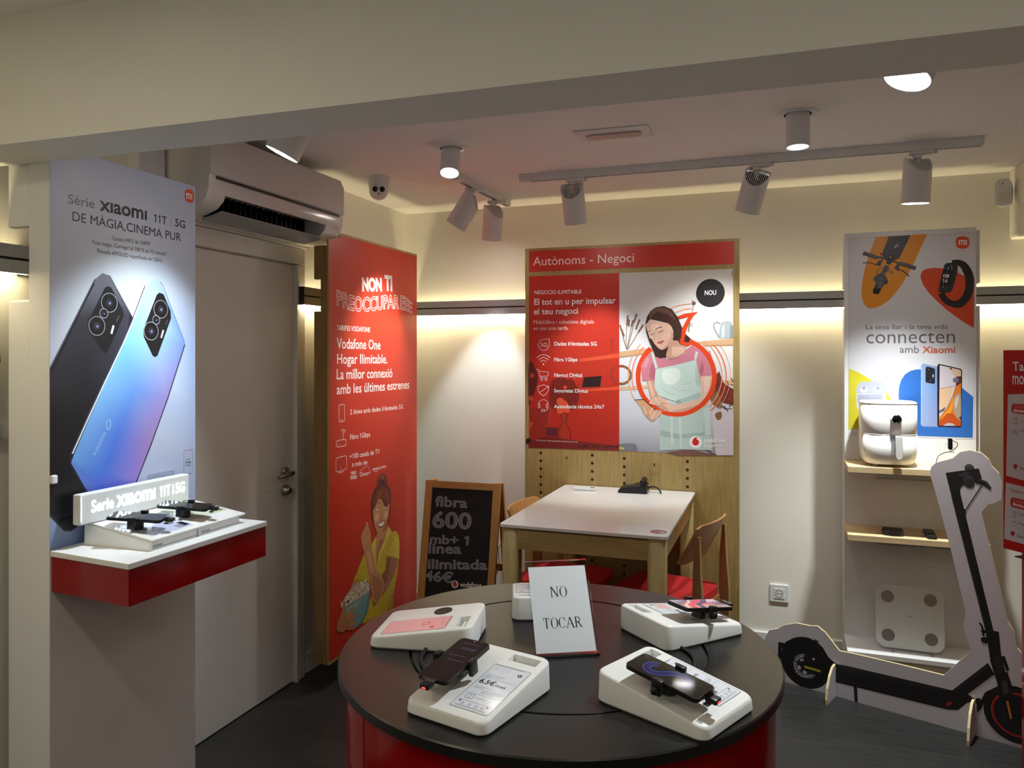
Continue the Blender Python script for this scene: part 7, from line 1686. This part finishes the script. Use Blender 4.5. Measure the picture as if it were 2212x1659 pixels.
def price_d(s):
    body_lines(s); s.text((60, 60, 66), '9€', (6, 113), (30, 113), 12, .01)
    s.rect((228, 176, 176), 40, 120, 80, 160); s.rect((226, 190, 168), 30, 60, 80, 92)
def price_c(s):
    s.disc((150, 40, 48), (66, 150), 5); s.line((190, 120, 124), .9, [(8, 168), (60, 168)])
    for k in range(5): s.line((206, 140, 146), .8, [(10, 150-k*7), (60, 150-k*7)])
    s.line((170, 60, 66), 2, [(30, 120), (46, 120), (46, 136), (30, 136)], 0, 1)
sa, MA = stand((-.607, 1.303), 76.7, 'white wedge phone stand nearest at front left, price label 6.5 euro', price_a)
sb, MB = stand((-.090, 1.486), 155.2, 'white wedge phone stand at front right of the round table', price_b)
sc, MCs = stand((-.953, 1.684), 10.9, 'white wedge stand without a phone at the left of the table', price_c, tint=(226, 178, 184))
sd_, MD = stand((-.160, 2.052), 228, 'white wedge phone stand at back right holding a colourful phone', price_d)
se, ME = stand((-.668, 2.15), 290, 'white wedge stand at the back, half hidden by the paper sign', price_a)
PM = Matrix.Translation((-.050, .112, .030)) @ Matrix.Rotation(rad(2), 4, 'Z')
clamp(sa, MSL @ PM); clamp(sb, MSL @ PM); clamp(sd_, MSL @ PM); clamp(se, MSL @ PM)
bm = bm_(); lathe(bm, [(.0, .0012), (.019, .0012), (.023, .0022), (.0235, 0), (0, 0)], 32); obj('mount_hole', bm, BLACKM, sc, smooth=True, M=MSL @ Matrix.Translation((-.048, .150, .0002)))
def wall_a(s):
    for k, (y, a, b2) in enumerate(((62, -20, 22), (44, -14, 24), (39, -12, 20), (12, -22, 18), (-6, -14, 26))): s.line((86, 90, 130), 1, [(a, y), (b2, y)])
    s.disc((150, 150, 160), (0, 74), 1.6)
def wall_b(s):
    a = [(15, 34), (10, 44), (-4, 48), (-17, 40), (-19, 26), (-10, 14), (4, 4), (15, -8), (17, -24), (6, -38), (-8, -40), (-18, -30)]
    s.line((58, 90, 205), 15, a, 1); s.line((20, 24, 76), 13, a, 1)
def wall_d(s):
    s.grid([[(-33, 76), (0, 76), (33, 76)], [(-33, 20), (0, 20), (33, 20)], [(-33, -76), (0, -76), (33, -76)]], [[(150, 130, 130), (120, 100, 110), (180, 170, 175)], [(210, 170, 140), (220, 90, 100), (130, 90, 130)], [(170, 160, 165), (100, 70, 110), (205, 205, 212)]])
    s.poly((206, 60, 84), [(-33, 40), (-10, 30), (10, -10), (33, -30), (33, -10), (10, 20), (-10, 50), (-33, 56)]); s.poly((74, 46, 92), [(-33, 10), (-8, 6), (8, -30), (33, -50), (33, -34), (12, -8), (-4, 22), (-33, 28)]); s.poly((222, 180, 150), [(-33, 60), (-8, 52), (14, 22), (33, 4), (33, 16), (12, 34), (-8, 64), (-33, 72)])
MPH = MSL @ PM
phone('smartphone', 'black phone clamped on the front left stand, screen facing up', MA @ MPH, wall_a, .161)
phone('smartphone', 'black phone with blue letter S wallpaper on the front right stand', MB @ MPH, wall_b, .161)
phone('smartphone', 'phone with pink and purple wallpaper on the back right stand', MD @ MPH, wall_d, .161)
phone('smartphone', 'phone on the back stand, hidden behind the paper sign', ME @ MPH, wall_a, .161)
for nm, pts, lab in ((0, [(-.80, 1.64, .893), (-.78, 1.56, .890), (-.735, 1.505, .890), (-.68, 1.475, .890), (-.63, 1.47, .890)], 'black cable loop on the round table between the two left stands'),
                     (1, [(-.235, 1.84, .890), (-.20, 1.80, .890), (-.185, 1.74, .890), (-.195, 1.68, .890), (-.22, 1.63, .890)], 'black cable loop on the round table between the two right stands')):
    bm = bm_(); tube(bm, pts, .0045, 10, 5); tag(obj('cable', bm, BLACK, None, smooth=True), lab, 'cable', 'cables on the round table')

# NO TOCAR table sign
t = thing('table_sign', 'clear acrylic sign holder with white paper reading NO TOCAR', 'sign', (-.4735, 1.705, TZ+.001), rad(27.8))
ln = math.atan2(.132, .187); HL = math.hypot(.132, .187)
MT = Matrix.Rotation(-ln, 4, 'X')
bm = bm_(); box(bm, -.077, .077, 0, .0016, .004, HL, M=MT); box(bm, -.077, .077, .0034, .005, .004, HL, M=MT)
box(bm, -.077, .077, -.012, .02, 0, .0018); top = MT @ Vector((0, .004, HL))
box(bm, -.077, .077, top.y-.003, top.y+.012, top.z-.001, top.z+.001)
obj('acrylic_holder', bm, ACRYL, t)
s = Sheet(); s.poly((224, 226, 232), [(-72, 8), (72, 8), (72, HL*1000-14), (-72, HL*1000-14)])
SER = {  # serif capitals drawn as strokes: list of (width, points)
 'N': [(9, [(14, 0), (14, 100)]), (5, [(2, 2.5), (28, 2.5)]), (5, [(0, 97.5), (24, 97.5)]), (13, [(16, 97), (82, 4)]), (6, [(82, 4), (82, 100)]), (5, [(68, 97.5), (96, 97.5)])],
 'T': [(13, [(42, 0), (42, 98)]), (5, [(24, 2.5), (60, 2.5)]), (6, [(2, 97), (82, 97)]), (6, [(4, 100), (2, 74)]), (6, [(80, 100), (82, 74)])],
 'A': [(6, [(8, 2), (46, 100)]), (13, [(46, 98), (84, 2)]), (5, [(22, 34), (66, 34)]), (5, [(-4, 2.5), (24, 2.5)]), (5, [(66, 2.5), (100, 2.5)])],
 'R': [(13, [(16, 0), (16, 98)]), (5, [(2, 2.5), (34, 2.5)]), (5, [(2, 97.5), (44, 97.5)]), (8, [(40, 97), (56, 94), (66, 84), (68, 74), (64, 62), (54, 54), (38, 51), (20, 51)]), (12, [(42, 52), (82, 4)]), (5, [(76, 2.5), (94, 2.5)])]}
def serif(s, ch, x, y, w_, h_, col=(28, 28, 32)):
    if ch in SER:
        for (lw, pts) in SER[ch]: s.line(col, lw*h_/100*.95, [(x + p[0]*w_/96, y + p[1]*h_/100) for p in pts])
    else:
        n = 36; a0, a1 = (0, 360) if ch == 'O' else (38, 322); cx, cy = x + w_*.5, y + h_*.5; o = []; i_ = []
        for k in range(n+1):
            a = rad(a0 + (a1-a0)*k/n); o.append((cx + w_*.5*math.cos(a), cy + h_*.52*math.sin(a))); i_.append((cx + (w_*.5 - h_*.035 - h_*.10*abs(math.cos(a))**1.3)*math.cos(a), cy + (h_*.52 - h_*.035)*math.sin(a)))
        s.k += 1; s.raw(o + i_, [(k, k+1, n+2+k, n+1+k) for k in range(n)], [col]*(2*n+2))
        if ch == 'C': s.line(col, h_*.05, [(cx + w_*.42, y + h_*.98), (cx + w_*.44, y + h_*.66)]); 
x = -23
for ch, w_ in (('N', 21), ('O', 19)): serif(s, ch, x, 138, w_, 26); x += w_ + 2
x = -47
for ch, w_ in (('T', 16), ('O', 18), ('C', 17), ('A', 20), ('R', 18)): serif(s, ch, x, 64, w_, 25); x += w_ + 1.2
s.build('paper_sheet', print_mat('paper', .7), t, tuple(MT @ Vector((0, .0032, 0))), (-ln, 0, 0))

# ------------------------------------------------------------ white gadget panel at the back wall
t = thing('poster_display', 'white display panel with shelves and a poster of gadgets on the right', 'display panel', (.287, 4.05, 0))
obj('front_board', B(0, .566, 0, .02, 0, 2.19, bev=.002), WHITE, t)
for x0, x1 in ((.004, .03), (.555, .585)):
    for z0, z1 in ((0, 1.822), (1.931, 2.178)): obj('support_frame', B(x0, x1, .0205, .188, z0, z1), WHITE, t)
s = Sheet(); s.rect((150, 150, 156), 19, 1197, 560, 2165); s.art(ART['mi']); s.build('poster', PRINT, t, (0, -.0006, 0))
for z in (1.051, .737):
    obj('shelf', B(-.002, .568, -.25, -.0008, z, z+.027, bev=.001), OAKL, t)
    bm = bm_(); box(bm, .14, .52, -.04, -.0008, z-.055, z-.002); obj('bracket', bm, ACRYL, t)
bm = bm_(); box(bm, -.002, .568, -.226, -.0008, .198, .219, bev=.001); obj('base_top', bm, WHITE, t)
bm = bm_(); box(bm, .0, .566, -.20, -.0008, 0, .1975); obj('base_box', bm, WHITE, t)

def super_pts(w_, d_, n=64, e=3.2): 
    o = []
    for i in range(n):
        a = 2*PI*i/n; c_, s_ = math.cos(a), math.sin(a); o.append((w_/2*math.copysign(abs(c_)**(2/e), c_), d_/2*math.copysign(abs(s_)**(2/e), s_)))
    return o
def loft(bm, secs, cap0=True, cap1=True):
    R = [[bm.verts.new((p[0], p[1], z)) for p in o] for o, z in secs]; n = len(R[0])
    for a, b2 in zip(R, R[1:]):
        for i in range(n): bm.faces.new((a[i], a[(i+1) % n], b2[(i+1) % n], b2[i]))
    if cap0: bm.faces.new(R[0][::-1])
    if cap1: bm.faces.new(R[-1])
    return bm
t = thing('air_fryer', 'white air fryer with round black dial on the upper oak shelf', 'air fryer', (.463, 3.922, 1.0785), rad(4))
S = super_pts
bm = bm_(); loft(bm, [(S(.19, .17), .010), (S(.212, .2), .016), (S(.232, .222), .040), (S(.236, .228), .07), (S(.238, .23), .148)]); drw = obj('drawer', bm, WHITEG, t, smooth=True, auto=40)
bm = bm_(); loft(bm, [(S(.2365, .2285), .1485), (S(.238, .23), .150), (S(.238, .23), .20), (S(.236, .228), .285)]); obj('body', bm, WHITEG, t, smooth=True, auto=40)
bm = bm_(); loft(bm, [(S(.23, .222), .2855), (S(.237, .229), .288), (S(.236, .228), .294), (S(.22, .21), .299), (S(.15, .14), .301)]); obj('lid', bm, WHITEG, t, smooth=True, auto=40)
bm = bm_(); loft(bm, [(S(.2365, .2285, e=3.2), .148), (S(.2392, .2312), .1485), (S(.2392, .2312), .1512), (S(.2365, .2285), .1517)], False, False); obj('drawer_seam', bm, PLAST, t, smooth=True)
bm = bm_(); prism(bm, [(-.004, .058), (.012, .058), (.012, .145), (-.004, .145)], -.119, -.1155, 'XZ'); obj('handle_recess', bm, GREYP, drw)
bm = bm_(); prism(bm, [(.006, .052), (.010, .044), (.020, .041), (.032, .044), (.036, .052), (.036, .148), (.006, .148)], -.152, -.136, 'XZ'); prism(bm, [(.009, .130), (.033, .130), (.033, .1475), (.009, .1475)], -.1365, -.112, 'XZ'); obj('drawer_handle', bm, WHITEG, drw, smooth=True, bev=.003)
bm = bm_(); cyl(bm, (.014, -.113, .224), (.014, -.134, .224), .0235, .022, 36); obj('dial_ring', bm, WHITEG, t, smooth=True)
bm = bm_(); cyl(bm, (.014, -.1342, .224), (.014, -.1352, .224), .0195, n=36); obj('dial_display', bm, GLOSSB, t, smooth=True)
for sx in (-.06, .06):
    for sy in (-.05, .05):
        bm = bm_(); cyl(bm, (sx, sy, 0), (sx, sy, .0105), .012); obj('foot', bm, GREYP, t)

t = thing('band_holder', 'small white holder clip on the upper shelf beside the air fryer', 'holder', (.70, 3.93, 1.0785), rad(6))
bm = bm_(); box(bm, -.03, .05, -.03, .03, 0, .004); obj('foot_plate', bm, PLAST, t)
obj('upright', B(-.022, -.006, -.006, .006, .0042, .118, bev=.001), PLAST, t)
bm = bm_(); box(bm, -.0055, .034, -.01, .006, .105, .115, bev=.002); box(bm, -.006, .002, -.018, -.0105, .085, .118, bev=.002); box(bm, .028, .036, -.018, -.0105, .085, .118, bev=.002); box(bm, -.004, .036, -.02, .004, .068, .074, bev=.001); box(bm, -.004, .004, -.018, -.008, .0745, .08); box(bm, .028, .036, -.018, -.008, .0745, .08); obj('cradle', bm, PLAST, t)
t = thing('fitness_band', 'black fitness band held in the small white clip', 'fitness band', (.715, 3.8995, 1.188), rad(6))
bm = bm_(); prism(bm, rrect(.0175, .052, .008, 6), -.014, -.003, 'XZ'); obj('capsule', bm, GLOSSB, t, smooth=True, bev=.003)
bm = bm_(); tube(bm, [(.012, -.004, .015), (.03, -.004, .005), (.03, 0, -.012), (.012, .002, -.03), (-.03, .016, -.05), (-.05, .004, -.07), (-.075, -.06, -.108)], .0017, 8, 5); obj('charging_lead', bm, BLACK, t, smooth=True)

t = thing('media_box', 'small black media player box on the lower oak shelf', 'media player', (.480, 3.882, .7645), rad(-3))
bm = bm_(); prism(bm, rrect(.086, .09, .014, 6), .001, .021); obj('case', bm, BLACKM, t, smooth=True, bev=.004, seg=3)
bm = bm_(); prism(bm, rrect(.076, .08, .012, 4), 0, .0009); obj('rubber_base', bm, BLACK, t)
t = thing('remote_control', 'slim black remote control with silver bar on the lower oak shelf', 'remote control', (.636, 3.90, .7645), rad(-2))
bm = bm_(); prism(bm, rrect(.04, .155, .008, 5), 0, .014); obj('body', bm, BLACKM, t, smooth=True, bev=.003, seg=3)
s = Sheet(); s.disc((8, 8, 9), (0, 42), 14, 9); s.disc((6, 6, 8), (0, 42), 7); s.poly((190, 190, 194), [(-15, 8), (-2, 8), (-2, 13), (-15, 13)]); s.poly((190, 190, 194), [(2, 8), (15, 8), (15, 13), (2, 13)])
s.build('keys', PRINTG, t, (0, 0, .0144), (-PI/2, 0, 0))
bm = bm_(); tube(bm, [(.51, 3.93, .772), (.50, 3.96, .785), (.53, 3.99, .785), (.58, 4.0, .778), (.622, 3.98, .770)], .0016, 8, 5); tag(obj('cable', bm, PLAST, None, smooth=True), 'thin white cable on the lower shelf behind the media box', 'cable')
bm = bm_(); tube(bm, [(.525, 3.99, .734), (.535, 3.99, .66), (.56, 3.985, .598), (.585, 3.985, .60), (.60, 3.99, .67), (.605, 3.99, .734)], .002, 8, 5); tube(bm, [(.55, 4.0, .734), (.58, 4.0, .665), (.61, 4.0, .655), (.64, 4.0, .69), (.645, 4.0, .734)], .0017, 8, 5); tag(obj('cable', bm, PLAST, None, smooth=True), 'white cable loop hanging below the lower shelf', 'cable')

t = thing('bathroom_scale', 'white glass bathroom scale leaning on the panel base', 'scale', (.556, 3.905, .2265), rad(-1))
MB_ = Matrix.Rotation(rad(-10), 4, 'X')
bm = bm_(); prism(bm, rrect(.285, .285, .045, 8), 0, .006, 'XZ', M=MB_ @ Matrix.Translation((0, 0, .1445))); obj('glass_plate', bm, mat('white_tempered_glass', (222, 226, 224), .08, noise=.01), t, smooth=True, bev=.0015)
bm = bm_(); prism(bm, rrect(.25, .25, .03, 6), .0065, .022, 'XZ', M=MB_ @ Matrix.Translation((0, 0, .1445))); obj('under_body', bm, PLAST, t)
for sx in (-.09, .088):
    for sz in (.058, .232):
        bm = bm_(); cyl(bm, (sx, -.0004, sz), (sx, -.0014, sz), .0275, n=36); bm.transform(MB_); obj('electrode', bm, mat('electrode_grey', (148, 138, 134), .3, metal=.5, noise=.03), t)
s = Sheet(); s.text((120, 120, 124), 'mı', (-6, 146), (6, 146), 7, .01, 'x'); s.build('logo', PRINT, t, tuple(MB_ @ Vector((0, -.0005, 0))), (-rad(10), 0, 0))
for sx in (-.075, .085):
    bm = bm_(); box(bm, sx-.005, sx+.005, -.03, .006, -.0075, -.0045); box(bm, sx-.005, sx+.005, -.0305, -.0275, -.0045, .016); obj('clear_clip', bm, ACRYL, t)

# ------------------------------------------------------------ scooter cut-out on the floor
t = thing('scooter_cutout', 'white cardboard cut-out printed with a black electric scooter', 'cardboard display', (.104, 3.876, 0), math.atan2(-.355, .935))
out = [(p[0]/1000, max(0.0, p[1]/1000)) for p in SCOUT]
out = [((x, 0.0) if z < .06 else (x, z)) for x, z in out]
bm = bm_(); prism(bm, out, .0, .010, 'XZ'); obj('board', bm, mat('foam_board_edge', (226, 206, 158), .7, noise=.02, nscale=60), t)
s = Sheet(); s.poly((205, 202, 208), [(x*1000, z*1000) for x, z in out]); s.k += 2
s.art(ART['scoot']); s.build('printed_face', print_mat('printed_card', .55), t, (0, -.0004, 0))
for x in (.135, .695):
    bm = bm_(); prof = [(-.012, .15), (-.05, .145), (-.09, .115), (-.118, .07), (-.13, .02), (-.13, 0), (-.012, 0)]
    prism(bm, prof, x-.005, x+.005, 'YZ', M=Matrix.Translation((0, .0098, 0))); obj('foot', bm, mat('foam_board_edge'), t)
    s = Sheet(); s.poly((205, 202, 208), [(p[0]*1000, p[1]*1000) for p in prof[::-1]]); s.build('foot_face', print_mat('printed_card', .55), t, (x+.0055, .0098, 0), (0, 0, PI/2))

# ------------------------------------------------------------ right edge: red counter with a tariff sheet
tag(obj('counter', prism(bm_(), [(.781, 3.06), (1.30, 3.06), (1.30, 2.3), (.781, 2.3)], 0, .921), REDG, None, bev=.002), 'glossy red counter at the lower right edge', 'counter')
t = thing('tariff_board', 'red tariff board with white price boxes at the right edge', 'sign', (.716, 3.018, .9225), math.atan2(-.8, .6))
obj('board', B(0, .30, 0, .012, .003, .684, bev=.001), mat('red_board', (176, 20, 22), .3, noise=.02, nscale=6), t)
s = Sheet(); s.art(ART['price']); s.build('printed_sheet', PRINT, t, (0, -.0005, -.9225))
obj('base_foot', B(.09, .3, -.06, .075, 0, .0028), BLACKM, t)

# ------------------------------------------------------------ left edge: handheld terminal hung on the wall
t = thing('handheld_terminal', 'white handheld terminal with black screen end hung at the far left', 'handheld device', (XL+.002, 1.568, 1.455), PI/2)
bm = bm_(); prism(bm, [(-.03, 0), (-.034, .03), (-.036, .08), (-.042, .108), (.042, .108), (.036, .08), (.034, .03), (.03, 0)], -.045, -.02, 'XZ'); obj('grip', bm, PLAST, t, smooth=True, bev=.006, seg=3)
bm = bm_(); prism(bm, [(-.046, .1085), (-.042, .17), (-.03, .2), (.03, .2), (.042, .17), (.046, .1085)], -.052, -.018, 'XZ'); obj('head', bm, BLACK, t, smooth=True, bev=.006, seg=3)
s = Sheet(); s.rect((90, 106, 126), -24, 128, 24, 170); s.build('screen', SCREEN, t, (0, -.0525, 0))
obj('wall_hook', B(-.012, .012, -.0195, 0, .05, .09), GREYP, t)
t = thing('paper_holder', 'clear plastic leaflet pocket below the handheld terminal at far left', 'leaflet holder', (XL+.002, 1.59, 1.335), PI/2)
bm = bm_(); box(bm, -.06, .05, -.004, 0, 0, .09); box(bm, -.06, .05, -.03, -.028, 0, .045); box(bm, .048, .05, -.028, -.004, 0, .045); box(bm, -.06, .05, -.028, -.004, 0, .002); obj('pocket', bm, ACRYL, t)
